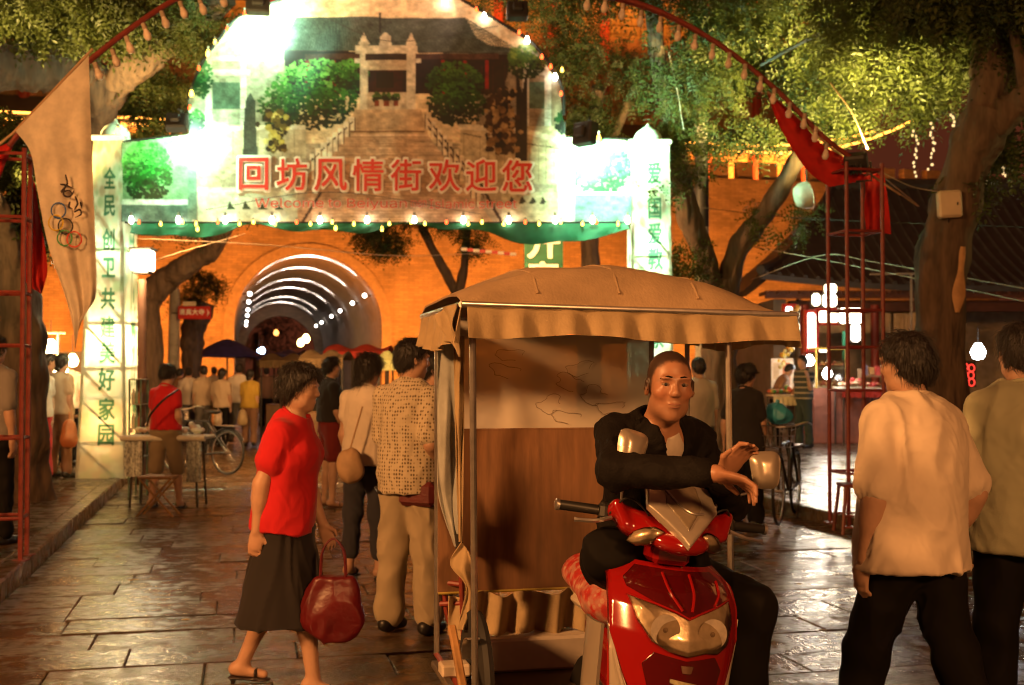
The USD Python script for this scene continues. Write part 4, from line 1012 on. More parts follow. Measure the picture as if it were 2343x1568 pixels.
for w, (xa, xb) in zip(wds, x_w):
    m = upright(glyphs(w, .108, .005, latin=True)); wd_ = m[0][:, 0].max() - m[0][:, 0].min(); sx = (xb - xa) * GYD / FPX / wd_; pc = Pb((xa + xb) / 2, 466 + ((xa + xb) / 2 - 883) * .006, GYD - .045)
    zo = {'Beiyuan': -.012}.get(w, 0)
    l = part('word', xf(m, s=(sx, 1, 1.12), t=pc + V(0, 0, zo)), ORL, wg, smooth=False, kind='stuff')
    part('word_outline', xf(upright(glyphs(w, .108, .003, stroke=2, latin=True)), s=(sx, 1, 1.12), t=pc + V(0, .011, zo)), PALE, l, smooth=False, kind='stuff')
# steel behind the banner and its edge tubes
for (a, b) in (((278, 508), (1447, 508)), ((278, 326), (434, 310)), ((1294, 316), (1447, 322)), ((640, 2), (640, 506)), ((1060, 4), (1060, 506)), ((434, 222), (434, 506)), ((1290, 280), (1290, 506))):
    part('frame_tube', tube([Pb(*a, GYD + .09), Pb(*b, GYD + .09)], .024, 6), METAL, wg)
part('arch_tube', tube(spline([Pb(x, y, GYD + .05) for x, y in ((431, 230), (452, 168), (476, 124), (546, 40), (640, 0), (760, -54), (880, -76), (1000, -54), (1062, 2), (1142, 50), (1222, 102), (1282, 190), (1290, 264))], 60), .022, 6), METAL, wg)
# green drape under the banner
def drape(u, v):
    x = 300 + u * 1138; sag = 14 + 8 * np.sin(u * 19) + 6 * np.sin(u * 41 + 1) + 40 * np.exp(-((u - .86) / .10) ** 2) + 14 * np.exp(-((u - .12) / .1) ** 2)
    k = GYD / FPX; c = Pb(0, 512)
    return np.stack([(x - CX) * k - WO[0], -.03 + .03 * np.sin(u * 90 + 3 * v) * v - .06 * v, c[2] - sag * k * v + 0 * u], -1)
part('green_drape', grid(drape, 150, 5, .008), mat('green_cloth', (.012, .12, .045), rough=.75, bump=.2, tl=.3), wg)
# bulbs: big white ones along the foot of the banner, small coloured ones between, more up the arch
BULBW = glow('bulb_white', (1, .92, .72), 42.0); BULBY = glow('bulb_yellow', (1, .62, .08), 9.0); BULBR = glow('bulb_red', (1, .10, .02), 6.0)
bulbm = lathe([(.002, -.05), (.018, -.045), (.03, -.025), (.03, 0), (.018, .03), (.014, .05)], 10)
sock = mat('bulb_socket', (.15, .12, .08), rough=.5)
def gbulb(px, py, m_, sc, Y=GYD - .09):
    b = part('bulb', xf(bulbm, s=sc, t=Pb(px, py, Y)), m_, wg, smooth=True)
    part('bulb_socket', xf(lathe([(.016, 0), (.016, .05)], 8), s=sc, t=Pb(px, py, Y) + V(0, 0, .045 * sc)), sock, b)
for k, x in enumerate((300, 408, 515, 622, 732, 840, 948, 1060, 1164, 1270, 1356, 1436)): gbulb(x, 503, BULBW, 1.05)
for k in range(26): gbulb(318 + k * 43.6 + (k % 3) * 6, 508 + (k % 2) * 4, BULBY if k % 4 else BULBR, .62)
for x, y in ((452, 524), (768, 522), (874, 524), (630, 505)): gbulb(x, y, BULBY, .7)
for x, y in ((1018, 2), (1108, 38), (1206, 92), (1270, 176)): gbulb(x, y, BULBW, 1.1)
for x, y in ((1090, 22), (1188, 74), (1260, 152), (1286, 160), (455, 156), (492, 96), (520, 66), (560, 30), (1240, 130), (1284, 214), (434, 246)): gbulb(x, y, BULBR if (x + y) % 3 else BULBY, .7)
for x, y in ((438, 214), (476, 122), (270, 300), (1370, 316)): gbulb(x, y, BULBY, 1.0)
# pillars: printed cloth boxes on lattice trusses, with a small dome on top, lit from inside
def paint_pillar(n, m_, seed, chars, px_w, top, bot, dark=(64, 108, 78)):
    from PIL import Image, ImageDraw, ImageFilter, ImageFont
    im = Image.new('RGB', (n, m_), (222, 220, 190)); d = ImageDraw.Draw(im); r = random.Random(seed)
    for _ in range(500):
        x, y = r.uniform(0, n), r.uniform(0, m_); s = r.uniform(2, 16); v = r.choice([(214, 214, 182), (228, 228, 206), (206, 210, 172), (214, 204, 174), (220, 210, 176)])
        d.ellipse([x - s, y - s * .6, x + s, y + s * .6], fill=v)
    for _ in range(140):
        x, y = r.uniform(0, n), r.uniform(0, m_ * .45); s = r.uniform(2, 9); d.ellipse([x - s, y - s, x + s, y + s], fill=r.choice([(184, 200, 164), (164, 184, 144), (200, 188, 154), (176, 160, 130)]))
    im = im.filter(ImageFilter.GaussianBlur(2.0)); d = ImageDraw.Draw(im); f = ImageFont.truetype(_CJK[0], 34) if _CJK else None
    for ch, yy in chars:
        if f: d.text((n * .60, (yy - top) / (bot - top) * m_), ch, fill=dark, font=f, anchor='mm', stroke_width=1)
    a = np.asarray(im.filter(ImageFilter.GaussianBlur(.5)), float) / 255
    return a ** 2.2 * .85
PILL = printed('pillar_cloth', rough=.55, tl=.5)
def pillar(xa, xb, xat, xbt, top, bot, chars, seed, zbase, lamp):
    pa, pb, ta, tb = Pb(xa, bot), Pb(xb, bot), Pb(xat, top), Pb(xbt, top)
    pa[2] = pb[2] = zbase; dep = .62
    n, m_ = 90, 520; img = paint_pillar(n, m_, seed, chars, xb - xa, top, bot)
    def sheet(A, B, C, D, nu, nv):
        return grid(lambda u, v: (A * (1 - u)[..., None] + B * u[..., None]) * (1 - v)[..., None] + (C * (1 - u)[..., None] + D * u[..., None]) * v[..., None] + np.stack([0 * u, .008 * np.sin(v * 31 + u * 4) * np.sin(u * PI), 0 * u], -1), nu, nv)
    def colr(nu, nv):
        u, v = np.meshgrid(np.linspace(0, 1, nu + 1), np.linspace(0, 1, nv + 1), indexing='ij')
        return img[np.clip(((1 - v.ravel()) * m_).astype(int), 0, m_ - 1), np.clip((u.ravel() * n).astype(int), 0, n - 1)]
    bk = V(0, dep, 0)
    p0 = part('pillar', sheet(pa, pb, ta, tb, n, 430), PILL, wg, col=colr(n, 430))
    for A, B, C, D in ((pb, pb + bk, tb, tb + bk), (pa + bk, pa, ta + bk, ta), (pb + bk, pa + bk, tb + bk, ta + bk)):
        part('pillar_cloth', sheet(A, B, C, D, 12, 40), PILL, p0, col=colr(12, 40))
    k = .045
    cs = [(pa + V(k, k, 0), ta + V(k, k, 0)), (pb + V(-k, k, 0), tb + V(-k, k, 0)), (pb + bk + V(-k, -k, 0), tb + bk + V(-k, -k, 0)), (pa + bk + V(k, -k, 0), ta + bk + V(k, -k, 0))]
    for a, b in cs: part('truss_post', tube([a, b], .026, 6), METAL, p0)
    L = lambda c, f: c[0] + (c[1] - c[0]) * f
    for q in range(9):
        f0, f1 = q / 9, (q + 1) / 9
        for e in range(4):
            c, c2 = cs[e], cs[(e + 1) % 4]
            part('truss_rung', tube([L(c, f1), L(c2, f1)], .015, 5), METAL, p0)
            if e == 0: part('truss_diagonal', tube([L(c, f1), L(c2, f0)], .015, 5), METAL, p0)
    cx = (ta + tb) / 2 + bk / 2
    part('dome', xf(lathe([(.30, 0), (.33, .08), (.32, .18), (.25, .30), (.13, .38), (.05, .43), (.015, .50)], 20), s=.6, t=cx), mat('pale_green_dome', (.55, .66, .52), rough=.35), wg)
    part('cornice', bx(cx + V(0, 0, -.02), [abs(tb[0] - ta[0]) + .06, dep + .06, .07], bev=.01), mat('pillar_cornice', (.55, .50, .40), rough=.6), wg)
    for f, pw, col in lamp:
        part('inner_lamp', xf(lathe([(.02, -.2), (.05, -.18), (.05, .18), (.02, .2)], 8), t=(pa + pb) / 2 * (1 - f) + (ta + tb) / 2 * f + V(0, dep * .6, 0)), glow('inner_lamp_glow', (1, .8, .5), 5.0), p0)
        sphere_light(wg, (pa + pb) / 2 * (1 - f) + (ta + tb) / 2 * f + V(0, dep * .45, 0), .06, col, pw)
pillar(172, 288, 214, 279, 312, 1100, [('全', 408), ('民', 468), ('创', 548), ('卫', 612), ('共', 684), ('建', 750), ('美', 808), ('好', 870), ('家', 938), ('园', 996)], 11, .13, [(.16, 200, (1, .52, .18)), (.40, 700, (1, .78, .45)), (.66, 200, (.75, 1, .75))])
pillar(1446, 1546, 1444, 1532, 322, 1100, [('爱', 392), ('国', 470), ('爱', 528), ('教', 584), ('爱', 690), ('家', 760)], 12, .0, [(.45, 250, (.75, 1, .8)), (.68, 450, (.7, 1, .8)), (.9, 450, (.7, 1, .85))])
# flood lamps hung in front of the print
def gflood(px, py, Y, aim, w, h, inten, col=GREENW, stem=None):
    p = Pb(px, py, Y); d = Pb(*aim) - p; R = look(d)
    f = part('flood_lamp', [xf(bx([0, 0, .10], [w + .05, h + .05, .16], bev=.02), R=R, t=p), xf(bx([0, 0, .2], [w * .6, h * .6, .08], bev=.02), R=R, t=p)], HOUS, wg, smooth=False)
    part('flood_bracket', tube([p + V(0, .1, .1), p + V(0, .2, .25), Pb(px, py, GYD + .05) + V(0, 0, .25)], .016, 6), METAL, f)
    if inten: rect_light(wg, p + unit(d) * .015, unit(d), w, h, col, inten)
gflood(590, 18, GYD - .62, (590, 70), .26, .22, 520)
gflood(408, 292, GYD - .55, (428, 356), .22, .18, 620)
gflood(1182, 36, GYD - .85, (1170, 120), .22, .18, 0)
gflood(1350, 312, GYD - .75, (1465, 366), .26, .24, 1300)
for x in (500, 860, 1240):       # added lamps, hidden by the banner, that brighten the street behind the gate
    p = Pb(x, 430, GYD + .35); f = part('flood_lamp', bx(p + V(0, .05, 0), [.3, .14, .24], bev=.02), HOUS, wg); part('flood_bracket', tube([p, p + V(0, -.2, .1)], .014, 6), METAL, f); rect_light(wg, p + V(0, .14, -.02), V(0, 1, -.35), .26, .2, (1, .50, .17), 2400)
for x in (770, 960): gflood(x, -110, GYD - 1.0, (870, 130), .25, .2, 60, (1, .58, .34))

# ------------------------------------------------------------------ the near arch of red steel with bulbs
REDST = mat('red_painted_steel', (.16, .022, .014), rough=.55, var=.35, scale=14, bump=.2)
na = thing('red_lattice_arch', 'red painted steel lattice towers joined by a high arched tube hung with unlit bulbs', 'gate', (0, 10, 0))
NO = V(0, 10, 0)
LT, RT = GY(14, 9.1, .13) , GY(1958, 11.15, .13)
def lattice(c, w, ztop, rungs, tilt=0):
    ex, ey = ACROSS * w / 2, ALONG * w / 2
    cs = [c - ex - ey, c + ex - ey, c + ex + ey, c - ex + ey]
    up = lambda p, z: np.array([p[0] + tilt * (z - .13), p[1], z])
    for p in cs: part('tower_leg', tube([up(p, .13) - NO, up(p, ztop) - NO], .019, 6), REDST, na)
    for z in rungs:
        for k in range(4): part('tower_rung', tube([up(cs[k], z) - NO, up(cs[(k + 1) % 4], z) - NO], .014, 6), REDST, na)
    for k in range(0, 4): part('tower_foot', bx(cs[k] - NO + V(0, 0, .006), [.1, .1, .012]), REDST, na)
lattice(LT, .28, P(30, 345, 9.1)[2], [.45, 1.05, 1.75, 2.15, 2.72, 3.2])
lattice(RT, .36, P(1950, 380, 11.15)[2], [.62, 1.38, 1.78, 2.12, 2.85, 3.42])
arcp = [P(20, 335, 9.1), P(100, 240, 9.2), P(190, 152, 9.3), P(300, 65, 9.45), P(405, -4, 9.6), P(560, -90, 9.8), P(860, -150, 10.1), P(1150, -95, 10.4), P(1340, -28, 10.55), P(1500, 22, 10.7), P(1640, 98, 10.85), P(1770, 200, 10.95), P(1890, 318, 11.05), P(1990, 388, 11.15)]
sp = spline(arcp, 120)
part('arch_tube', tube(sp - NO, .023, 8), REDST, na)
part('arch_tube', tube(sp[64:] - NO + V(.05, .08, -.02), .012, 6), REDST, na)
GLASSB = mat('frosted_bulb', (.80, .68, .56), rough=.3, trans=.0, tl=.3)
near_bulb = lathe([(.002, -.085), (.020, -.08), (.031, -.055), (.031, -.035), (.020, -.005), (.015, .015), (.015, .03)], 12)
for px, py in ((222, 160), (262, 130), (294, 100), (333, 70), (375, 42), (417, 20), (461, 12), (508, -6), (1344, 2), (1384, 8), (1424, 24), (1466, 40), (1510, 54), (1552, 74), (1590, 94), (1630, 116), (1668, 136), (1704, 162), (1740, 190), (1770, 218), (1806, 250), (1840, 275), (1866, 305), (1890, 345)):
    Y = np.interp(px, [0, 500, 1340, 1990], [9.1, 9.7, 10.55, 11.15]) - .03
    tilt = -.35 if px < 600 else .12
    b = part('bulb', xf(near_bulb, R=roty_m(tilt), t=P(px, py, Y) - NO), GLASSB, na, smooth=True)
    part('bulb_socket', xf(tube([[0, 0, .01], [0, 0, .06]], .019, 8), R=roty_m(tilt), t=P(px, py, Y) - NO), mat('bulb_socket_pale', (.35, .27, .2), rough=.6), b)
    d = np.linalg.norm(sp - P(px, py, Y), axis=1); j = sp[d.argmin()]
    part('bulb_wire', tube([P(px, py, Y) + V(0, 0, .055) - NO, j - NO], .004, 4), REDST, b)

# ------------------------------------------------------------------ flags
def sheet_flag(outline_l, outline_r, Y0, fold, nu=16, nv=50, thick=.004, depth=.05):
    """a hanging cloth between a left and a right edge (pixels from top to bottom), with vertical folds"""
    l, r_ = spline(np.array(outline_l, float), 80), spline(np.array(outline_r, float), 80)
    def f(u, v):
        i = (v * 79).astype(int); a, b = l[i], r_[i]; p = a + (b - a) * u[..., None]
        Y = Y0 + depth * np.sin(u * fold + v * 1.2) * (.25 + .75 * v) + .02 * np.sin(v * 9 + u * 4)
        x = (p[..., 0] - CX) / FPX; w = (CY - p[..., 1]) / FPX
        den = math.cos(PITCH) - w * math.sin(PITCH)
        return np.stack([x / den * Y, Y, CAM_H + (math.sin(PITCH) + w * math.cos(PITCH)) / den * Y], -1)
    return f
WHITEF = mat('white_flag_cloth', (.66, .58, .46), rough=.85, bump=.15, bscale=200, tl=.35)
wf = thing('white_flag', 'long white flag with five coloured rings drooping from a slanted pole', 'flag', (0, 0, 0))
ff = sheet_flag([(36, 300), (70, 350), (86, 440), (110, 560), (150, 680), (166, 742), (172, 800)], [(203, 128), (207, 260), (212, 400), (217, 520), (221, 640), (214, 690), (186, 716)], 8.75, 13, depth=.035)
part('cloth', grid(ff, 40, 70, .004), WHITEF, wf)
part('flag_pole', tube([P(-20, 345, 8.85), P(30, 305, 8.85), P(203, 122, 8.85), P(212, 112, 8.85)], .011, 8), mat('wood_pole', (.30, .19, .10), rough=.6), wf)
def on_flag(px, py): return P(px, py, 8.69)
for (x, y), c in (((134, 482), (.03, .10, .30)), ((128, 510), (.55, .38, .02)), ((150, 518), (.02, .02, .02)), ((148, 545), (.05, .25, .08)), ((170, 548), (.5, .04, .02))):
    pts = [on_flag(x + 16.5 * math.cos(a), y + 17.5 * math.sin(a)) for a in np.linspace(0, 2 * PI, 33)]
    part('ring', tube(pts, .0055, 5, caps=False), mat('flag_ink_%d' % (x * 7 + y), c, rough=.8), wf)
INK = mat('flag_ink_dark', (.03, .02, .02), rough=.8)
for st in ([(150, 400), (154, 422), (140, 440), (158, 436), (166, 446)], [(138, 422), (150, 424), (164, 430)], [(150, 424), (146, 446), (160, 450), (170, 436)], [(160, 462), (158, 474), (166, 478)], [(172, 450), (178, 466), (170, 480)], [(170, 486), (182, 480), (186, 490), (172, 498)], [(184, 462), (188, 478)]):
    part('brush_stroke', tube(spline([on_flag(x, y) for x, y in st], 14), [.003 + .005 * math.sin(PI * min(1, (i + 2) / 14)) for i in range(14)], 5), INK, wf)
REDF = mat('red_flag_cloth', (.48, .012, .008), rough=.8, bump=.15, bscale=200, tl=.35)
rf = thing('red_flag', 'narrow red flag hanging behind the white flag on the left tower', 'flag', (0, 0, 0))
part('cloth', grid(sheet_flag([(66, 395), (62, 470), (60, 560), (58, 640), (92, 672)], [(80, 420), (88, 480), (102, 560), (108, 620), (96, 670)], 9.35, 8), 18, 40, .004), REDF, rf)
rf = thing('red_flag', 'corner of a red flag at the left edge above the lattice tower', 'flag', (0, 0, 0))
part('cloth', grid(sheet_flag([(-30, 350), (-26, 400), (-20, 440)], [(38, 318), (14, 370), (-4, 420)], 9.2, 6), 14, 20, .004), REDF, rf)
rf = thing('red_flag', 'red flag slung along the arch tube down to the right tower', 'flag', (0, 0, 0))
part('cloth', grid(sheet_flag([(1756, 214), (1780, 280), (1812, 340), (1852, 395), (1898, 428)], [(1762, 218), (1826, 272), (1880, 330), (1950, 372), (1984, 412)], 11.2, 7, depth=.04), 24, 40, .004), REDF, rf)
part('flag_pole', tube([P(1756, 210, 11.24), P(1900, 338, 11.24), P(2060, 446, 11.24)], .011, 8), mat('wood_pole', (.30, .19, .10)), rf)
rf = thing('red_flag', 'red flag hanging straight down behind the right lattice tower', 'flag', (0, 0, 0))
part('cloth', grid(sheet_flag([(1976, 384), (1980, 430), (1978, 480), (1982, 530)], [(2022, 392), (2028, 430), (2034, 480), (2039, 536)], 11.5, 9, depth=.03), 18, 40, .004), REDF, rf)
# ------------------------------------------------------------------ the cycle rickshaw's cabin
CANVAS = mat('brown_canvas', (.36, .25, .145), rough=.8, var=.25, scale=4, bump=.25, bscale=90)
CANVASL = mat('beige_canvas', (.42, .31, .17), rough=.8, var=.2, scale=6, bump=.2, bscale=90, tl=.15)
CHROME = mat('worn_chrome', (.55, .52, .48), rough=.28, metallic=.9, var=.2, scale=20)
VELVET = mat('brown_velvet', (.19, .088, .034), rough=.85, var=.3, scale=5, sheen=.4, bump=.2, bscale=200, stretch=(6, 6, .6))
RO = V(-.15, 4.5, 0)
rk = thing('rickshaw', 'passenger rickshaw with domed brown canvas canopy, clear rear window and brown backrest', 'rickshaw', RO, rotz=-TH)
def RL(p):   # world point to the rickshaw's frame
    d = np.asarray(p, float) - RO; return np.array([d @ ACROSS, d @ ALONG, d[2]])
CX0, CX1, CY0, CY1, CZ = -.05, 1.30, -.05, .96, 1.80
def roof(u, v):
    x = CX0 + (CX1 - CX0) * u; y = CY0 + (CY1 - CY0) * v
    z = CZ + .20 * np.clip(1 - np.abs(2 * u - .92) ** 2.2, 0, 1) ** .85 * (.55 + .45 * np.sin(PI * np.clip(v, 0, 1)) ** .6) * np.where(v <= 0, 0, 1) * np.clip(v * 9, 0, 1) ** .5 * np.clip((1 - v) * 9, 0, 1) ** .5
    z = z - .012 * np.abs(np.sin(u * PI * 4)) * np.sin(PI * v) + .004 * np.sin(u * 23 + v * 7) * np.sin(PI * v) - .025 * u
    return np.stack([x, y, z], -1)
part('canopy', grid(roof, 56, 26, .008), CANVAS, rk, smooth=60)
rim = lambda x, y: V(x, y, CZ - .004 - .025 * (x - CX0) / (CX1 - CX0))
for q in (.22, .46, .70): part('seam', tube(np.array([roof(np.array(q), np.array(w)) + V(0, 0, .003) for w in np.linspace(.02, .98, 18)]), .006, 5), CANVAS, rk)
part('canopy_rim', tube([rim(CX0, CY0), rim(CX0 + .45, CY0), rim(CX0 + .9, CY0), rim(CX1, CY0), rim(CX1, CY1), rim(CX0, CY1), rim(CX0, CY0)], .0125, 8), CHROME, rk)
def valance(a, b, n, h, amp, seed):
    a, b = np.asarray(a), np.asarray(b); d = unit(b - a); nrm = np.cross(d, V(0, 0, 1))
    def f(u, v):
        L = np.linalg.norm(b - a); w = amp * (np.sin(u * L * 34 + seed) + .6 * np.sin(u * L * 61 + seed * 2)) * v ** .8
        return a + (b - a) * u[..., None] + nrm * (w + .018 * v)[..., None] + V(0, 0, -1) * (h * (1 + .10 * np.sin(u * L * 8 + seed)) * v)[..., None]
    return grid(f, n, 6, .004)
part('valance', valance(rim(CX0 + .02, CY0), rim(CX1, CY0), 110, .115, .016, 1), CANVASL, rk, smooth=60)
part('valance', valance(rim(CX1, CY0), rim(CX1, CY1), 60, .12, .010, 2), CANVASL, rk, smooth=60)
part('valance', valance(rim(CX1, CY1), rim(CX0, CY1), 80, .10, .010, 3), CANVASL, rk, smooth=60)
part('valance', valance(rim(CX0, CY1), rim(CX0, CY0), 60, .15, .014, 4), CANVASL, rk, smooth=60)
def tipf(u, v):
    base = rim(CX0, CY0) * (1 - u)[..., None] + (rim(CX0, CY0) + V(-.015, .22, 0)) * u[..., None]
    ln = .20 * (1 - np.abs(u - .35) * 1.3)
    return base + V(-1, 0, 0) * (.03 * np.sin(v * 3 + u * 5) * v + .02)[..., None] + V(0, -.05, -1) * (ln * v)[..., None]
part('corner_flap', grid(tipf, 18, 14, .004), CANVASL, rk, smooth=60)
for (x, y, z0, z1) in ((0, 0, .30, 1.80), (1.03, 0, .30, 1.78), (-.0, .82, .30, 1.80), (1.0, .82, .30, 1.78)):
    part('pole', tube([[x + (.0 if y else .012), y, z0], [x, y, z1]], .013, 10), CHROME, rk)
part('pole', tube([RL(P(1572, 770, 5.0)), RL(P(1574, 1060, 5.0)), RL(P(1574, 1320, 5.0))], .011, 8), CHROME, rk)
clear = usdkit.material(stage, '/World/Looks/clear_plastic', {'t': ('transparent_bsdf', {'color': (.80, .76, .70)}), 'd': ('principled_bsdf', {'base_color': (.60, .55, .47), 'roughness': .35}), 'm': ('mix_closure', {'fac': .93}),
    'n': ('noise_texture', {'scale': 5.0, 'detail': 3.0}), 'tc': ('texture_coordinate', {}), 'b': ('bump', {'strength': .3, 'distance': .02}), 'mr': ('map_range', {'from_min': .35, 'from_max': .7, 'to_min': .90, 'to_max': .97})},
    [('tc.object', 'n.vector'), ('n.fac', 'b.height'), ('b.normal', 'd.normal'), ('n.fac', 'mr.value'), ('mr.result', 'm.fac'), ('t.BSDF', 'm.closure1'), ('d.BSDF', 'm.closure2')], surface='m.closure')
part('window', grid(lambda u, v: np.stack([.0 + 1.0 * u, .82 + .008 * np.sin(u * 9) * np.sin(v * 6) + 0 * u, 1.285 + .49 * v], -1), 24, 12), clear, rk)
r_ = random.Random(4); pts_ = [(.33, 1.62), (.30, 1.55), (.60, 1.50), (.72, 1.44), (.52, 1.40), (.66, 1.56), (.80, 1.38), (.58, 1.34)]
for k, (x, z) in enumerate(pts_):
    q = [(x + (.05 + .02 * r_.random()) * math.cos(a) * (1 + .3 * math.sin(a * 3 + k)), .812, z + .035 * math.sin(a) * (1 + .4 * math.cos(a * 2 + k))) for a in np.linspace(0, 5.2, 26)]
    part('window_pattern', tube(q, .0010, 4), mat('window_print', (.20, .15, .10), rough=.7), rk)
part('backrest', grid(lambda u, v: np.stack([1.0 * u, .80 + .012 * np.cos(u * 34) * 0 - .016 * np.sin(PI * u) * np.sin(PI * v), .575 + .71 * v], -1), 20, 16, .03), VELVET, rk, smooth=60)
part('backrest_trim', tube([[0, .778, .575], [1.0, .778, .575]], .006, 6), mat('gold_trim', (.40, .30, .06), rough=.5), rk)
part('backrest_trim', tube([[0, .792, 1.288], [1.0, .792, 1.288]], .007, 6), VELVET, rk)
part('seat_skirt', grid(lambda u, v: np.stack([.04 + .96 * u, .74 + .030 * np.sin(u * 46 + 1.2 * v) - .03 * v * np.abs(np.sin(u * 23)), .57 - .175 * v - .012 * np.sin(u * 30)], -1), 120, 8, .005), CANVASL, rk, smooth=60)
part('foot_box', bx([.50, .70, .325], [.78, .16, .145], bev=.012), mat('pale_board', (.58, .50, .42), rough=.6, var=.15), rk)
part('floor', bx([.5, .45, .235], [1.02, .95, .03], bev=.006), mat('floor_board', (.10, .07, .04), rough=.7), rk)
for x in (.10, .92):
    w = part('wheel', xf(lathe([(.24, -.018), (.275, -.02), (.285, 0), (.275, .02), (.24, .018)], 28), R=roty_m(PI / 2), t=(x, .42, .285)), mat('tyre', (.02, .02, .02), rough=.7), rk)
    part('rim', xf(lathe([(.225, -.012), (.242, -.014), (.242, .014), (.225, .012)], 28), R=roty_m(PI / 2), t=(x, .42, .285)), REDST, w)
    part('axle', tube([[x - .06, .42, .285], [x + .06, .42, .285]], .014, 8), METAL, w)
    for k in range(12): part('spoke', tube([[x, .42, .285], [x, .42 + .23 * math.cos(k * PI / 6), .285 + .23 * math.sin(k * PI / 6)]], .002, 4), CHROME, w)
RDF = mat('red_frame_paint', (.20, .028, .016), rough=.5, var=.3)
for p in ([RL(P(1050, 1235, 5.2)), RL(P(1055, 1300, 5.2)), RL(P(1062, 1500, 5.2))], [RL(P(1014, 1330, 5.3)), RL(P(1022, 1400, 5.3)), RL(P(1046, 1478, 5.3))], [RL(P(1010, 1332, 5.3)), RL(P(1060, 1338, 5.25))], [RL(P(1008, 1382, 5.3)), RL(P(1060, 1380, 5.25))], [[0, 0, .30], [0, .84, .30]], [[1.03, 0, .30], [1.0, .84, .30]], [[0, .02, .30], [1.03, .02, .30]]):
    part('frame_tube', tube(p, .012, 8), RDF, rk)
part('pole_joint', tube([RL(P(1049, 1222, 5.195)), RL(P(1051, 1256, 5.195))], .018, 10), METAL, rk)
part('handle_board', bx(RL(P(1048, 1512, 4.75)), [.032, .36, .03], bev=.006, R=rotx_m(.62)), mat('worn_wood', (.36, .20, .08), rough=.6, scale=12), rk)
part('step_plate', bx(RL(P(1040, 1530, 4.9)), [.12, .10, .05], bev=.008), mat('worn_paint_white', (.5, .42, .32), rough=.6), rk)
part('fender', grid(lambda u, v: np.stack([.02 + .05 * v, .20 + .16 * np.cos(.3 + 1.3 * u), .34 + .16 * np.sin(.3 + 1.3 * u)], -1), 12, 3, .004), CHROME, rk)
def rl_sheet(f):
    def g(u, v):
        p = f(u, v) - RO; return np.stack([p @ ACROSS, p @ ALONG, p[..., 2]], -1)
    return g
part('side_curtain', grid(rl_sheet(sheet_flag([(1001, 770), (1000, 900), (1001, 1040), (1003, 1130), (1022, 1200), (1040, 1250)], [(1046, 770), (1044, 900), (1044, 1040), (1046, 1130), (1049, 1200), (1051, 1252)], 5.22, 10, depth=.02)), 20, 50, .004), mat('pale_blue_cloth', (.46, .48, .46), rough=.85, bump=.15, bscale=150, tl=.3), rk, smooth=60)
part('side_curtain', grid(rl_sheet(sheet_flag([(1038, 770), (1040, 900), (1044, 1060), (1050, 1240)], [(1062, 770), (1062, 900), (1060, 1060), (1057, 1240)], 5.15, 9, depth=.02)), 14, 40, .004), CANVASL, rk, smooth=60)
part('loose_cloth', grid(rl_sheet(sheet_flag([(1056, 1240), (1030, 1290), (1066, 1340), (1056, 1400), (1046, 1442)], [(1072, 1262), (1090, 1310), (1092, 1360), (1090, 1400), (1076, 1440)], 5.05, 9, depth=.03)), 14, 30, .004), CANVASL, rk, smooth=60)

# ------------------------------------------------------------------ the red scooter
SRED = mat('red_scooter_paint', (.24, .006, .005), rough=.14, var=.06, coat=1.0)
SDRED = mat('dark_red_scooter_paint', (.065, .003, .003), rough=.12, var=.06, coat=1.0)
SILV = mat('silver_scooter_paint', (.50, .44, .36), rough=.32, metallic=.55, var=.08, coat=.5)
SWHITE = mat('cream_scooter_plastic', (.52, .44, .33), rough=.4, var=.1)
SBLK = mat('black_rubber', (.015, .014, .013), rough=.45)
SGLASS = usdkit.material(stage, '/World/Looks/lamp_glass', {'g': ('glossy_bsdf', {'roughness': .06, 'color': (.9, .85, .75)}), 't': ('transparent_bsdf', {'color': (.86, .82, .74)}), 'f': ('fresnel', {'IOR': 1.6}), 'm': ('mix_closure', {})}, [('f.fac', 'm.fac'), ('t.BSDF', 'm.closure1'), ('g.BSDF', 'm.closure2')], surface='m.closure')
REFL = mat('lamp_reflector', (.60, .52, .42), rough=.33, metallic=.55, var=.2, scale=30, bump=.08, bscale=60)
SPH, SLE = math.radians(13), math.radians(8)
SR = np.stack([V(-math.cos(SPH), -math.sin(SPH), 0), V(math.sin(SPH), -math.cos(SPH), 0), V(0, 0, 1)], 1) @ roty_m(-SLE)
bar = P(1530, 1200, 3.9); SO = bar - SR @ V(0, 0, 1.05); SO[2] = 0.0
sc_ = thing('scooter', 'glossy red and silver motor scooter, mirrors up, a driver seated on its flowered seat', 'scooter', SO)
W_ = lambda m: xf(m, R=SR)
SHX = 0.0
def sp_(name, m, mt, parent=None, smooth=35):
    if SHX: m = xf(vf(m), t=(SHX, 0, -.018))
    return part(name, W_(m), mt, parent or sc_, smooth=smooth)
zc = lambda v: .945 - .66 * v
def prof(v, xs, ys): return np.interp(v, xs, ys)
def shield_y(x, z):
    v = (.945 - np.asarray(z)) / .66
    hw = prof(v, [0, .06, .15, .4, .7, 1], [.17, .203, .215, .208, .19, .16])
    yf = prof(v, [0, .04, .10, .18, .30, .6, 1], [.03, .075, .125, .165, .195, .215, .19])
    return yf - .105 * np.abs(np.clip(np.asarray(x) / hw, -1, 1)) ** 2.6 - .02 * np.abs(x) / .2
def shield(u, v):
    hw = prof(v, [0, .06, .15, .4, .7, 1], [.17, .203, .215, .208, .19, .16]); x = (u - .5) * 2 * hw
    return np.stack([x, shield_y(x, zc(v)), zc(v) + 0 * u], -1)
SHX = -.03
sp_('leg_shield', grid(lambda u, v: shield(1 - u, v), 44, 60, .012), SRED, smooth=60)
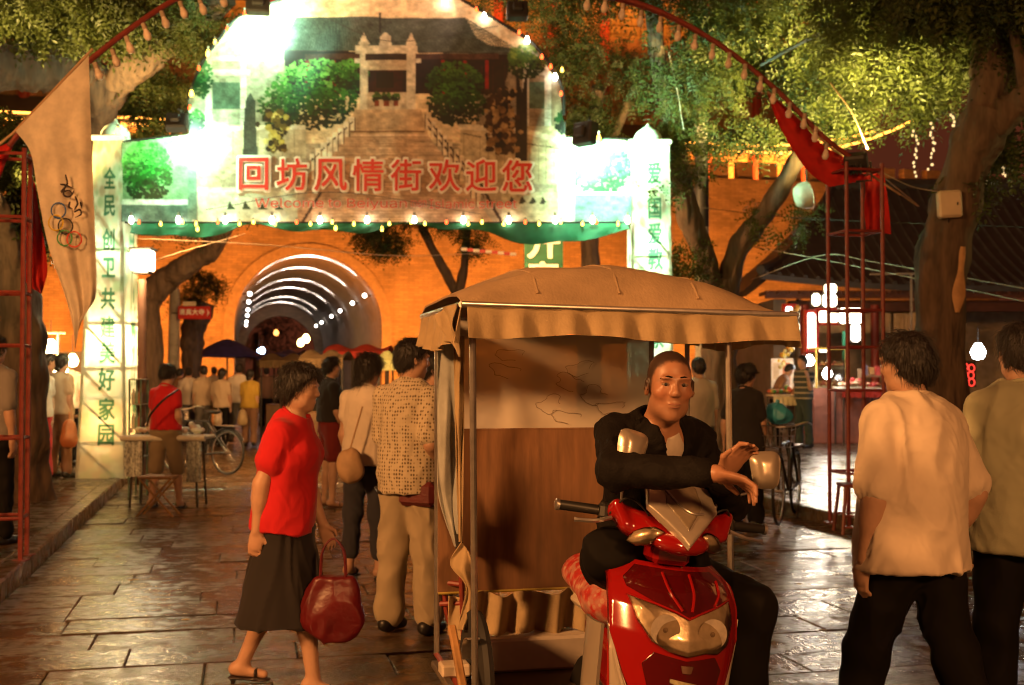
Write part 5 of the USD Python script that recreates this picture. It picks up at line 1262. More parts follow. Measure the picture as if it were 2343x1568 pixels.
def patch(outline, off, bulge=0.0, yfun=shield_y, step=.006):
    pg = Polygon(outline); x0, z0, x1, z1 = pg.bounds
    xs, zs = np.meshgrid(np.arange(x0, x1, step), np.arange(z0, z1, step)); pin = np.stack([xs.ravel(), zs.ravel()], 1)
    ib = pg.buffer(-step * .4); pin = pin[shapely.contains_xy(ib, pin[:, 0], pin[:, 1])]
    bd = np.array([pg.exterior.interpolate(t).coords[0] for t in np.arange(0, pg.exterior.length, step)])
    pts = np.vstack([pin, bd]); from scipy.spatial import Delaunay
    tri = Delaunay(pts).simplices; c = pts[tri].mean(1); tri = tri[shapely.contains_xy(pg, c[:, 0], c[:, 1])]
    dist = shapely.distance(shapely.points(pts), pg.exterior)
    y = yfun(pts[:, 0], pts[:, 1]) + off + bulge * (1 - np.exp(-dist / .02))
    v = np.stack([pts[:, 0], y, pts[:, 1]], 1)
    a, b, c2 = v[tri[:, 0]], v[tri[:, 1]], v[tri[:, 2]]; n = np.cross(b - a, c2 - a)[:, 1]; tri[n < 0] = tri[n < 0][:, ::-1]
    rim_ = len(pts) - len(bd) + np.arange(len(bd)); r2 = np.roll(rim_, -1); N = len(v)
    v2 = v.copy(); v2[:, 1] -= max(off, .006) + bulge * 0 + .004
    sd = np.vstack([np.stack([rim_, r2, r2 + N], 1), np.stack([rim_, r2 + N, rim_ + N], 1)])
    return np.vstack([v, v2]), np.vstack([tri, sd, sd[:, ::-1]])
apron = [(.155, .944), (-.155, .944), (-.198, .90), (-.204, .84), (-.200, .74), (-.16, .62), (-.11, .50), (-.06, .36), (.06, .36), (.11, .50), (.16, .62), (.200, .74), (.204, .84), (.198, .90)]
sp_('apron', patch([(x * 1.08, z) for x, z in apron], .016), SRED, smooth=50)
for sx in (-1, 1): sp_('side_wedge', patch([(sx * .218, .755), (sx * .176, .62), (sx * .122, .50), (sx * .07, .36), (sx * .16, .36), (sx * .195, .55)], .013), SILV, smooth=50)
sp_('apron_hood', patch([(.13, .938), (-.13, .938), (-.175, .90), (-.172, .875), (-.10, .84), (0, .815), (.10, .845), (.172, .875), (.175, .90)], .021), SDRED, smooth=50)
sp_('apron_centre', patch([(.10, .70), (0, .685), (-.10, .70), (-.13, .66), (-.075, .48), (0, .40), (.075, .48), (.13, .66)], .022), SDRED, smooth=50)
lampo = [(.172, .852), (.10, .838), (.04, .822), (0, .806), (-.04, .824), (-.10, .842), (-.168, .862), (-.176, .80), (-.150, .735), (-.11, .712), (-.06, .714), (0, .700), (.06, .708), (.11, .730), (.150, .785)]
hl = sp_('headlight', patch(lampo, .021, .002), REFL, smooth=60)
sp_('lens', patch(lampo, .030, .018), SGLASS, hl, smooth=60)
for sx in (-1, 1):
    cxp = sx * .078; cz = .772; cy = float(shield_y(cxp, cz)) + .024
    sp_('reflector', xf(lathe([(.012, -.012), (.03, -.002), (.046, .012), (.048, .013)], 20), R=rotx_m(-PI / 2), t=(cxp, cy, cz)), REFL, hl)
    sp_('lamp_bulb', xf(lathe([(.002, -.012), (.010, -.006), (.010, .006), (.002, .012)], 10), R=rotx_m(-PI / 2), t=(cxp, cy + .006, cz)), mat('lamp_bulb_glass', (.25, .2, .15), rough=.15), hl)
sp_('lens_trim', tube(np.array([[x, float(shield_y(x, z)) + .030, z] for x, z in [(.174, .855), (.10, .842), (.04, .826), (0, .810), (-.04, .828), (-.10, .846), (-.170, .866)]]), .004, 6), SRED)
for a, b in (((.06, .928), (.02, .83)), ((-.03, .93), (-.012, .83)), ((-.135, .915), (-.10, .85))):
    sp_('fin', tube(spline(np.array([[x, float(shield_y(x, z)) + .024, z] for x, z in (a, ((a[0] * .8 + b[0] * .2), (a[1] + b[1]) / 2), b)]), 12), .005, 6), SRED)
sp_('badge', patch([(.02, .672), (-.02, .672), (-.014, .65), (.014, .65)], .026), mat('badge_dark', (.10, .05, .03), rough=.4))
for k, (o, c) in enumerate((([(.05, .630), (-.02, .622), (-.08, .612), (-.13, .596), (-.12, .585), (-.06, .600), (0, .606), (.05, .618)], (.30, .27, .14)), ([(-.085, .600), (-.135, .588), (-.15, .570), (-.11, .580)], (.16, .34, .28)))):
    sp_('sticker', patch(o, .0265), mat('sticker_%d' % k, c, rough=.5, var=.5, scale=60))
# silver side struts between apron and leg shield
for sx in (-1, 1):
    sp_('side_trim', tube(spline(np.array([[sx * .208, .06, .76], [sx * .19, .10, .66], [sx * .16, .15, .56], [sx * .11, .18, .46]]), 16), .010, 8), SILV)
    sp_('side_panel', grid(lambda u, v: np.stack([sx * (.225 - .02 * v + .012 * np.sin(PI * u)), sx * 0 + .045 - .16 * u, (.745 if sx > 0 else .80) - .48 * v], -1), 8, 20, .012), SWHITE if sx < 0 else SILV, smooth=60)
SHX = 0.0
sp_('floor_board', bx([0, -.36, .34], [.36, .50, .06], bev=.02), SBLK)
S = SDF(); S.cone(V(-.15, -.60, .50), V(-.15, -.95, .55), .085, .08, k=.05).cone(V(-.15, -.62, .40), V(-.15, -.90, .45), .08, .07, k=.05)
sp_('rear_body', S.mesh(.012), SRED, smooth=True)
FLORAL = usdkit.material(stage, '/World/Looks/flowered_cover', {'tc': ('texture_coordinate', {}), 'v': ('voronoi_texture', {'scale': 34.0}), 'n': ('noise_texture', {'scale': 22.0, 'detail': 4.0}), 'r': ('rgb_ramp', {'ramp': [(0, (.50, .30, .20)), (.30, (.45, .22, .14)), (.36, (.42, .02, .015)), (.75, (.30, .012, .01)), (1, (.10, .02, .03))]}),
    'mx': ('mix_color', {'blend_type': 'mix', 'fac': .5}), 'r2': ('rgb_ramp', {'ramp': [(.4, (.38, .016, .012)), (.56, (.44, .30, .22))]}), 'p': ('principled_bsdf', {'roughness': .8})},
    [('tc.object', 'v.vector'), ('tc.object', 'n.vector'), ('v.distance', 'r.fac'), ('n.fac', 'r2.fac'), ('r.color', 'mx.a'), ('r2.color', 'mx.b'), ('mx.result', 'p.base_color')], surface='p.BSDF')
S = SDF(); S.cone(V(-.05, -.50, .735), V(-.05, -.84, .765), .145, .135, k=.04, q=.62, R=np.stack([V(1, 0, 0), V(0, 0, 1), V(0, -1, 0)], 1)).cone(V(-.05, -.46, .71), V(-.05, -.52, .70), .13, .14, k=.04, q=.6, R=np.stack([V(1, 0, 0), V(0, 0, 1), V(0, -1, 0)], 1))
sp_('seat', wrinkle(S.mesh(.010), .006, (14, 14, 14), 3), FLORAL, smooth=True)
sp_('seat_base', bx([-.07, -.68, .66], [.21, .40, .05], bev=.02), SWHITE)
# steering head, cowl, screen, lamps
sp_('neck', bx([0, .01, .985], [.125, .12, .10], bev=.015), SRED)
S = SDF(); S.ell(V(0, .02, 1.035), V(.175, .085, .048), k=.03).ell(V(0, .10, 1.022), V(.10, .085, .042), R=rotx_m(-.25), k=.03)
for sx in (-1, 1):
    S.cone(V(sx * .10, .03, 1.05), V(sx * .185, -.005, 1.082), .040, .030, k=.03).cone(V(sx * .19, .02, 1.105), V(sx * .165, .05, 1.045), .018, .020, k=.02)
sp_('cowl', S.mesh(.006), SRED, smooth=True)
Rs = rotx_m(-.80); SC0 = V(0, .085, 1.105)
def screen_sdf(g, wx, wy, tip):
    S = SDF(); S.ell(SC0, V(.150 + g, .165 + g, .040 + g), R=Rs)
    for sx in (-1, 1): S.cut(SC0 + Rs @ V(0, tip, 0), Rs @ unit(V(sx * 1.0, wx, 0))).cut(SC0 + Rs @ V(sx * wy, 0, 0), Rs @ unit(V(sx, -.10, 0)))
    return S.cut(SC0 + Rs @ V(0, -.105, 0), Rs @ V(0, -1, .25)).cut(SC0, Rs @ V(0, 0, -1))
sp_('screen', screen_sdf(0, .80, .118, .150).mesh(.005), SILV, smooth=40)
sp_('screen_panel', screen_sdf(.004, .62, .062, .098).mesh(.005), mat('grey_screen', (.20, .16, .11), rough=.25, var=.15, coat=.6), smooth=40)
sp_('screen_trim', tube(spline(np.array([SC0 + Rs @ V(x, y, .047 * math.sqrt(max(.05, 1 - (x / .155) ** 2 - (y / .17) ** 2))) for x, y in ((.105, -.10), (.08, -.085), (.05, -.045), (.015, .015), (-.02, .035), (-.06, .03))]), 24), .0035, 6), CHROME)
for sx in (-1, 1):
    Rl = rotz_m(-sx * .75) @ roty_m(sx * .35)
    l = sp_('turn_lamp', xf(lathe([(.001, -.035), (.03, -.028), (.052, 0), (.03, .028), (.001, .035)], 16), s=(1.25, .62, .75), R=Rl, t=(sx * .108, .092, 1.020)), REFL, smooth=True)
    sp_('lens', xf(lathe([(.001, -.037), (.031, -.030), (.054, 0), (.031, .030), (.001, .037)], 16), s=(1.28, .68, .78), R=Rl, t=(sx * .110, .096, 1.020)), SGLASS, l, smooth=True)
    sp_('handlebar', tube([[sx * .14, -.01, 1.07], [sx * .20, -.03, 1.075], [sx * .36, -.06, 1.075]], .011, 8), CHROME)
    sp_('grip', tube([[sx * .235, -.037, 1.075], [sx * .36, -.062, 1.075]], [.0165, .0165], 12), SBLK)
    sp_('bar_end', xf(lathe([(.012, -.008), (.019, -.004), (.019, .006), (.010, .010)], 12), R=rotz_m(0) @ roty_m(sx * PI / 2), t=(sx * .364, -.063, 1.075)), CHROME)
    sp_('switch_box', bx([sx * .205, -.028, 1.075], [.06, .055, .055], bev=.012), SBLK)
    sp_('brake_lever', tube(spline(np.array([[sx * .205, .02, 1.06], [sx * .26, .03, 1.045], [sx * .325, .012, 1.04]]), 12), [.007] * 11 + [.009], 6), CHROME)
    mx_, my_, mz_ = (.195, .10, 1.285) if sx > 0 else (-.285, .06, 1.275)
    sp_('mirror_stem', tube(spline(np.array([[sx * .165, -.01, 1.075], [sx * .168, -.015, 1.15], [mx_ * .92, my_ * .5, 1.20], [mx_, my_ - .02, mz_ - .03]]), 16), .0055, 8), CHROME)
    Rm = rotx_m(.16) @ roty_m(-.14 * sx) @ rotz_m(.12 * sx)
    def msh(u, v):
        a = u * 2 * PI; cx_, sz_ = np.cos(a), np.sin(a); se = lambda q: np.sign(q) * np.abs(q) ** .55; zz = .062 * se(sz_) * v
        return np.stack([.050 * se(cx_) * v * (1 + 2.4 * zz), .030 * (1 - v ** 3.2), zz], -1).reshape(-1, 3) @ Rm.T + V(mx_, my_, mz_)
    mi = sp_('mirror', grid(lambda u, v: msh(1 - u, v).reshape(u.shape + (3,)), 48, 14), mat('mirror_shell', (.34, .29, .23), rough=.3, metallic=.4, var=.1, coat=.5), smooth=True)
    sp_('mirror_glass', xf(bx([0, -.010, .008], [.09, .003, .09], bev=.001), R=Rm, t=(mx_, my_, mz_)), CHROME, mi)
# front wheel and fender below the frame's edge, rear wheel, stand
for yy in (.28, -.98):
    w = sp_('wheel', xf(lathe([(.15, -.035), (.20, -.045), (.215, 0), (.20, .045), (.15, .035)], 28), R=roty_m(PI / 2), t=(0 if yy > 0 else -.15, yy, .215)), SBLK)
    sp_('rim', xf(lathe([(.04, -.03), (.14, -.03), (.155, -.034), (.155, .034), (.14, .03), (.04, .03)], 24), R=roty_m(PI / 2), t=(0 if yy > 0 else -.15, yy, .215)), SILV, w)
sp_('front_fender', grid(lambda u, v: np.stack([(v - .5) * .13, .28 + .245 * np.cos(.2 + 2.2 * u), .215 + .245 * np.sin(.2 + 2.2 * u) - .03 * (2 * v - 1) ** 2], -1), 16, 6, .008), SRED, smooth=60)
for sx in (-1, 1): sp_('fork', tube([[sx * .07, .28, .215], [sx * .06, .12, .50]], .018, 8), SILV)
for sx in (-1, 1): sp_('brake_cable', tube(spline(np.array([[sx * .21, .01, 1.07], [sx * .17, .05, 1.13], [sx * .10, .06, 1.09], [sx * .06, .04, 1.02]]), 16), .0035, 6), SBLK)
sp_('side_stand', tube([[-.10, -.45, .32], [-.24, -.42, .035]], .012, 8), METAL)

# ------------------------------------------------------------------ the driver
def free_pose(**k):
    J = {'seated': True, 'k': 1.0, 'fat': 1.0, 'fem': False}; J.update(k); return J
hipm = V(.44, 4.38, .87)
fac = unit(V(.58, -.81, 0)); rgt = unit(V(fac[1], -fac[0], 0))      # his right is to the viewer's left
def frame(up, f):
    u = unit(up); r = unit(np.cross(f, u)); return np.stack([r, np.cross(u, r), u], 1)
neckp = P(1512, 972, 3.98)
Rt_ = frame(neckp - hipm, fac)
hf = unit(V(.10, -1, -.02)); Rh_ = frame(V(.05, -.06, 1), hf)
JD = free_pose(hip=hipm, Rt=Rt_, Rc=Rt_, Rh=Rh_, neck=neckp, head=P(1532, 884, 3.92),
    shor=V(.345, 3.98, 1.335), elbr=P(1412, 1078, 3.76), wrir=P(1640, 1084, 3.56), shol=V(.635, 4.16, 1.315), elbl=V(.74, 4.06, 1.10), wril=P(1652, 1088, 3.80),
    hipr=V(.36, 4.37, .86), kner=P(1398, 1266, 3.97), ankr=P(1565, 1312, 4.10), hipl=V(.52, 4.38, .86), knel=P(1712, 1392, 4.02), ankl=V(.76, 4.02, .36),
    toer=unit(V(.55, .5, -.1)), toel=unit(V(.4, -.9, 0)), pitr=0, pitl=0)
BLKJ = mat('black_jacket_cloth', (.008, .0065, .006), rough=.75, var=.2, scale=9, sheen=.0, spec=.12, bump=.3, bscale=150)
dr = person('driver with cropped receding hair in a black jacket, leaning on the scooter handlebar', JD, h=.0062, skin=SKIN2, shirt=None, trousers=(mat('black_trouser_cloth', (.007, .006, .0055), rough=.8, spec=.12), 2, .9), shoes=mat('black_shoe', (.015, .013, .012), rough=.4), hair='receding', face=True,
    hands={'r': {'n': V(0, -.25, -1), 't': 1, 'curl': (.55, .75), 'bend': V(1, .05, -.28), 'spread': .25}, 'l': {'n': V(.2, -.8, -.5), 't': -1, 'curl': (.35, .7), 'bend': V(.55, -.2, .75)}}, seed=21)
S = SDF(); k_ = 1.0
mid_ = lambda f: hipm + (neckp - hipm) * f
S.ell(mid_(.68), V(.178, .122, .24), Rt_, k=.05).ell(mid_(.30), V(.172, .128, .24), Rt_, k=.06)
for a in 'lr':
    S.cone(mid_(.93), JD['sho' + a], .066, .060, k=.04).cone(JD['sho' + a], JD['elb' + a], .062, .057, k=.03)
    e, w = JD['elb' + a], JD['wri' + a]; S.cone(e, e + (w - e) * .86, .053, .043, k=.025)
S.ell(mid_(.97) + Rt_ @ V(0, -.02, 0), V(.085, .085, .05), Rt_, k=.03)
S.sub(mid_(.98) + Rt_ @ V(0, .075, .02), V(.045, .10, .13), Rt_ @ rotx_m(-.5), k=.012).sub(neckp + V(0, 0, .05), V(.068, .07, .06), Rt_, k=.01)
part('jacket', wrinkle(wrinkle(S.mesh(.0066), .016, (10, 10, 7), 4), .006, (24, 24, 18), 8), BLKJ, dr, smooth=True)
part('undershirt', [xf(lathe([(.02, -.08), (.07, -.05), (.075, 0), (.03, .05)], 16), s=(.9, .55, 1.2), R=Rt_, t=mid_(.90) + Rt_ @ V(0, .055, 0))], mat('white_undershirt', (.55, .48, .40), rough=.8), dr, smooth=True)
for sx in (-1, 1):      # turned-down collar
    part('collar', grid(lambda u, v: (mid_(.99) + (Rt_ @ np.stack([sx * (.035 + .045 * np.sin(PI * .5 * u + .2) + .020 * v), .085 - .13 * u + .018 * v, -.035 - .075 * (1 - u) + .075 * u + .02 - .055 * v * (1 - .25 * u)], -1).reshape(-1, 3).T).T.reshape(u.shape + (3,))), 12, 6, .006), BLKJ, dr, smooth=60)
# ------------------------------------------------------------------ street lamps of the near street (they stand behind the camera and to its left)
def street_lamp(loc, H, out, col, inten, label, r=.52):
    t = thing('street_lamp', label, 'street lamp', loc)
    d = unit(V(out[0], out[1], 0))
    part('post', tube([[0, 0, 0], [0, 0, .6], [0, 0, H]], [.09, .06, .045], 12), METAL, t)
    part('arm', tube(spline(np.array([[0, 0, H - .1], d * .5 + V(0, 0, H + .1), d * 1.0 + V(0, 0, H + .05)]), 12), .028, 8), METAL, t)
    part('shade', xf(lathe([(.34, -.02), (.30, .06), (.14, .16), (.05, .22)], 20), t=d * 1.0 + V(0, 0, H)), METAL, t)
    part('globe', xf(lathe([(.02, -.17), (.11, -.13), (.16, -.02), (.13, .06), (.04, .09)], 16), t=d * 1.0 + V(0, 0, H - .06)), glow('street_globe', col, 12.0), t)
    sphere_light(t, d * 1.0 + V(0, 0, H - .42), r, col, inten)
street_lamp(V(-6.6, .6, 0), 4.5, (1, .2), (1, .43, .13), 300, 'warm street lamp standing behind and left of the camera')
street_lamp(V(4.0, -4.5, 0), 4.8, (-1, .3), (1, .42, .13), 220, 'warm street lamp standing behind and right of the camera')

# ------------------------------------------------------------------ people in the street
B = lambda x: mat('black_shoe', (.015, .013, .012), rough=.4)
SH = B(0)
DOTS = usdkit.material(stage, '/World/Looks/patterned_shirt_cloth', {'tc': ('texture_coordinate', {}), 'mp': ('mapping', {'rotation': (0, 0, .2), 'scale': (1, 1, .8)}), 'v': ('voronoi_texture', {'scale': 58.0, 'randomness': .25}), 'r': ('rgb_ramp', {'ramp': [(.0, (.11, .075, .04)), (.28, (.14, .10, .055)), (.40, (.50, .42, .29)), (1, (.56, .48, .34))]}),
    'n': ('noise_texture', {'scale': 3.0}), 'p': ('principled_bsdf', {'roughness': .85, 'sheen_weight': .1})}, [('tc.object', 'mp.vector'), ('mp.vector', 'v.vector'), ('v.distance', 'r.fac'), ('r.color', 'p.base_color')], surface='p.BSDF')
t = person('man in a loose dotted shirt, khaki trousers and red waist bag, back turned', standing(1.72, yaw=22, twist=8, head=(42, 8, 0), side=-1, arms=(((.05, .05, -1), (.0, .35, -1)), ((.16, -.25, -1), (-.1, .7, -.55)))), loc=G(938, 1448), h=.0085, shirt=(DOTS, .8, -.10, 1.0), trousers=(CLOTH('khaki', (.36, .29, .19)), 2, 1.1), shoes=SH, seed=31)
wl = G(938, 1448)
bagp = P(957, 1130, 7.02) - wl
part('waist_bag', bx(bagp, [.24, .09, .145], bev=.025, rz=-.45), mat('dark_red_bag', (.10, .012, .012), rough=.5, bump=.3, bscale=80), t)
part('belt_strap', tube(spline(np.array([bagp + V(-.08, .02, .03), bagp + V(-.22, .05, .0), bagp + V(-.27, .18, .02)]), 12), .010, 6), METAL, t)
t = person('girl with shoulder-length hair, white top and dark capri jeans', standing(1.66, yaw=20, head=(25, 12, 0), fem=True, arms=(((.08, -.1, -1), (-.05, .5, -1)), ((.1, .2, -1), (-.2, .9, .1)))), loc=G(836, 1322), h=.009, shirt=(CLOTH('white_top', (.62, .54, .44)), .45, -.05, .25), trousers=(CLOTH('dark_jean', (.035, .035, .045)), 1.7, .3), shoes=(SH, .02), hair='long', seed=32)
wl = G(836, 1322); S = SDF(); c = P(800, 1062, 8.75) - wl
S.ell(c, V(.09, .06, .12), k=.02).ell(c + V(.02, 0, -.05), V(.10, .06, .09), k=.03)
part('shoulder_bag', wrinkle(S.mesh(.012), .02, seed=2), mat('tan_bag', (.42, .27, .15), rough=.7), t, smooth=True)
part('bag_strap', tube([c + V(0, 0, .1), c + V(.09, .02, .42)], .007, 5), mat('tan_bag', (.4, .3, .2)), t)
person('man half hidden beyond the dotted shirt, white shirt, face turned right', standing(1.66, yaw=80, head=(5, 5, 0)), loc=GY(985, 8.4), h=.011, shirt=(CLOTH('white_top', (.62, .54, .44)), .5, -.08, .5), trousers=(CLOTH('grey_trouser', (.10, .09, .08)), 2, .6), shoes=SH, seed=33)
MAROON = CLOTH('maroon_short', (.14, .016, .014))
t = person('young man in black tee, maroon shorts and sandals beside the brown stall', standing(1.70, yaw=62, head=(10, 4, 0), arms=(((.08, .02, -1), (.02, .10, -1)), ((.08, .1, -1), (.0, .5, -1)))), loc=G(755, 1160), h=.011, shirt=(CLOTH('black_tee', (.022, .020, .020)), .75, .06, .3), trousers=(MAROON, .72, 1.0), shoes=(mat('brown_sandal', (.10, .05, .03), rough=.6), 0), seed=34)
REDT = CLOTH('red_tee', (.46, .014, .018)); OLIVE = CLOTH('olive_short', (.22, .165, .10))
t = person('woman in red tee and olive knee shorts, back turned, at the small table', standing(1.62, yaw=14, head=(8, 14, 0), fem=True, twist=4, arms=(((.14, .0, -1), (.05, .35, -1)), ((.14, .0, -1), (-.3, .6, -.8))), legs=((2, 7, 4), (2, 7, 4))), loc=G(378, 1162), h=.011, shirt=(REDT, .5, .02, .2), trousers=(OLIVE, 1.05, .8), shoes=(SH, 0), hair='bun', seed=35)
wl = G(378, 1162); part('strap', tube(spline(np.array([P(408, 892, 13.3) - wl, P(375, 915, 13.22) - wl, P(345, 948, 13.24) - wl, P(336, 975, 13.4) - wl]), 14), .012, 5), SH, t)
# the woman striding past in front
WK = standing(1.58, yaw=92, lean=6, fem=True, head=(0, 6, 0), twist=5, arms=(((.1, .25, -1), (.05, .5, -1)), ((.12, -.25, -1), (.0, .0, -1))), legs=((-12, 2, 12), (18, 3, 10)))
wk = GY(652, 5.85)
t = person('woman in a red top, black skirt and heels striding right with a red bag', WK, loc=wk, h=.0085, shirt=(REDT, .55, -.06, .95), skirt=(CLOTH('black_skirt', (.018, .015, .015)), -.50, .34), shoes=(mat('black_heel', (.02, .012, .01), rough=.35), .062), hair='full', seed=36)
bag = thing('shopping_bag', 'dark red carrier bag in the hand of the striding woman', 'bag', P(762, 1380, 5.62))
S = SDF(); S.ell(V(0, 0, .0), V(.13, .05, .17), k=.03).ell(V(0, 0, -.06), V(.145, .06, .13), k=.03).cut(V(0, 0, .12), V(0, 0, 1))
part('bag_body', wrinkle(S.mesh(.010), .02, (12, 12, 6), 4), mat('dark_red_plastic', (.11, .006, .008), rough=.4, bump=.4, bscale=30, tl=.2), bag, smooth=True)
for s_ in (-1, 1): part('bag_handle', tube(spline(np.array([[-.06, s_ * .02, .11], [-.05, s_ * .015, .24], [0, 0, .30], [.05, s_ * .015, .24], [.06, s_ * .02, .11]]), 16), .005, 5), mat('dark_red_plastic', (.2, 0, 0)), bag)
# right edge, close to the camera
BEIGE = CLOTH('beige_shirt', (.60, .49, .37)); PALEG = CLOTH('pale_green_shirt', (.36, .36, .24)); BLT = mat('black_trouser_cloth', (.014, .012, .011), rough=.8)
person('man in a loose beige shirt and black trousers walking away at the right', standing(1.70, yaw=-28, lean=3, side=3, head=(-18, 2, -4), fat=1.16, arms=(((.20, -.05, -1), (.0, .25, -1)), ((.30, -.25, -1), (.0, .45, -.75))), legs=((18, 3, 6), (-14, 3, 12))), loc=GY(2085, 4.55), h=.0085, shirt=(BEIGE, .85, -.10, 1.2), trousers=(BLT, 2, .8), shoes=SH, hair='short', seed=37)
person('man in a pale green shirt cut off by the right edge', standing(1.72, yaw=8, head=(-12, 2, 0), fat=1.16, arms=(((.26, -.05, -1), (.0, .15, -1)), ((.1, 0, -1), (0, .1, -1)))), loc=GY(2338, 4.95), h=.011, shirt=(PALEG, .9, -.12, 1.2), trousers=(BLT, 2, .8), shoes=SH, seed=38)
person('person in grey shirt and black trousers at the left edge behind the red tower', standing(1.70, yaw=20), loc=GY(-14, 9.9, .13), h=.012, shirt=(CLOTH('grey_shirt', (.20, .18, .16)), .8, -.06, .5), trousers=(BLT, 2, .7), shoes=SH, seed=39)
# woman with cap and the bicycle
BLKT = CLOTH('black_tee', (.022, .020, .020))
t = person('woman in dark cap, black top and black trousers beside a bicycle', standing(1.60, yaw=38, head=(28, 8, 0), fem=True, fat=1.12, arms=(((.25, -.1, -1), (.1, .15, -1)), ((.12, .18, -1), (-.05, .25, -1)))), loc=G(1706, 1206), h=.010, shirt=(BLKT, .7, -.14, .6), trousers=(mat('black_trouser_cloth', (0, 0, 0)), 2, 1.0), shoes=SH, hair='full', seed=40)
hd = standing(1.60, yaw=38, head=(28, 8, 0), fem=True)['head']; fw = unit(V(math.sin(math.radians(66)), math.cos(math.radians(66)), -.15))
S = SDF(); S.ell(hd + V(0, 0, .055), V(.095, .105, .075), k=.02).ell(hd + V(0, 0, .045) + fw * .11, V(.065, .065, .014), k=.02); S.cut(hd + V(0, 0, .03), V(0, 0, -1))
part('cap', S.mesh(.010), mat('black_cap', (.02, .02, .022), rough=.8), t, smooth=True)
GREYW = CLOTH('pale_grey_shirt', (.42, .37, .31))
person('man in pale grey short-sleeved shirt and dark jeans behind the rickshaw', standing(1.70, yaw=-20, head=(0, 0, 0)), loc=GY(1598, 14.2), h=.014, shirt=(GREYW, .8, -.02, .5), trousers=(CLOTH('dark_jean', (0, 0, 0)), 2, .5), shoes=SH, seed=41)
STRIPE = usdkit.material(stage, '/World/Looks/striped_shirt_cloth', {'tc': ('texture_coordinate', {}), 'sx': ('separate_xyz', {}), 'm': ('math', {'math_type': 'multiply', 'value2': 62.0}), 's': ('math', {'math_type': 'sine'}), 'r': ('rgb_ramp', {'ramp': [(0, (.03, .04, .04)), (.55, (.03, .04, .04)), (.75, (.30, .26, .16))]}), 'p': ('principled_bsdf', {'roughness': .85})},
    [('tc.object', 'sx.vector'), ('sx.z', 'm.value1'), ('m.value', 's.value1'), ('s.value', 'r.fac'), ('r.color', 'p.base_color')], surface='p.BSDF')
person('stall keeper in a dark striped shirt before the bright shop', standing(1.72, yaw=-120, head=(10, 6, 0), arms=(((.25, .2, -1), (.2, .5, .9)), ((.15, .1, -1), (.1, .5, -.8)))), loc=GY(1838, 22.6, .13), h=.016, shirt=(STRIPE, .5, -.02, .4), trousers=(CLOTH('dark_green_trouser', (.03, .045, .04)), 2, .5), shoes=SH, seed=42)
person('person in brown shirt bent over the produce table', standing(1.62, yaw=100, lean=22, head=(0, 20, 0)), loc=GY(1775, 23.2, .13), h=.018, shirt=(CLOTH('brown_shirt', (.22, .12, .07)), .6, .0, .4), trousers=(BLT, 2, .5), shoes=SH, seed=43)
# the crowd walking towards the tunnel
TAN = CLOTH('tan_shirt', (.42, .32, .22)); WHT = CLOTH('white_top', (.6, .5, .4)); YEL = CLOTH('yellow_top', (.46, .30, .05)); BRN = CLOTH('brown_shirt', (.22, .12, .07)); GRYT = CLOTH('grey_trouser', (.1, .09, .08))
crowd = [(466, 25.5, 1.68, TAN, GRYT, 'man in a loose tan shirt, back turned, walking with the crowd', False, 'short'), (508, 25.0, 1.62, TAN, BLT, 'woman in tan top with a dark shoulder strap, black trousers', True, 'bob'), (547, 26.5, 1.74, WHT, GRYT, 'tall man in a white shirt walking to the tunnel', False, 'short'),
    (572, 25.2, 1.60, YEL, BRN, 'woman in a mustard yellow top holding a pale bag', True, 'bob'), (432, 26.5, 1.66, WHT, GRYT, 'man in a white shirt turning his head right in the crowd', False, 'short'), (412, 27.5, 1.64, BRN, BLT, 'person in brown shirt next to the bare pole', False, 'short'),
    (690, 22, 1.62, YEL, BRN, 'woman in an ochre top by the awning post', True, 'bob'), (610, 33, 1.68, BRN, BLT, 'distant figure in brown under the far awnings', False, 'short'), (640, 34, 1.66, GREYW, BLT, 'distant figure in pale grey under the far awnings', False, 'short'), (490, 34, 1.70, TAN, BLT, 'distant figure seen between two tan shirts', False, 'short')]
for k, (px, Y, H, sh, tr, lab, fem, hr) in enumerate(crowd):
    a = .1 + .1 * (k % 3)
    person(lab, standing(H, yaw=-13 + (k * 37 % 40) - 18, head=((k * 29 % 50) - 20, 4, 0), fem=fem, arms=(((a, .1, -1), (.0, .3, -1)), ((a, -.1, -1), (.0, .25, -1))), legs=((12 if k % 2 else -8, 3, 8), (-8 if k % 2 else 12, 3, 10))), loc=GY(px, Y), h=.017, shirt=(sh, .7, -.05, .7), trousers=(tr, 2, .6), shoes=SH, hair=hr, seed=50 + k)
for px, Y, c, lab in ((500, 24.9, (.62, .5, .36), 'white plastic bag carried by the woman with the shoulder strap'), (556, 25.1, (.55, .42, .22), 'pale bag in the hand of the yellow-topped woman')):
    b = thing('carrier_bag', lab, 'bag', GY(px, Y, .62)); S = SDF(); S.ell(V(0, 0, 0), V(.09, .06, .16), k=.02).ell(V(0, 0, -.07), V(.11, .07, .11), k=.03)
    part('bag_body', wrinkle(S.mesh(.018), .02), mat('thin_plastic_%d' % px, c, rough=.4, tl=.3), b, smooth=True); part('bag_handle', tube([[0, 0, .13], [0, 0, .24]], .008, 5), mat('thin_plastic_%d' % px, c), b)
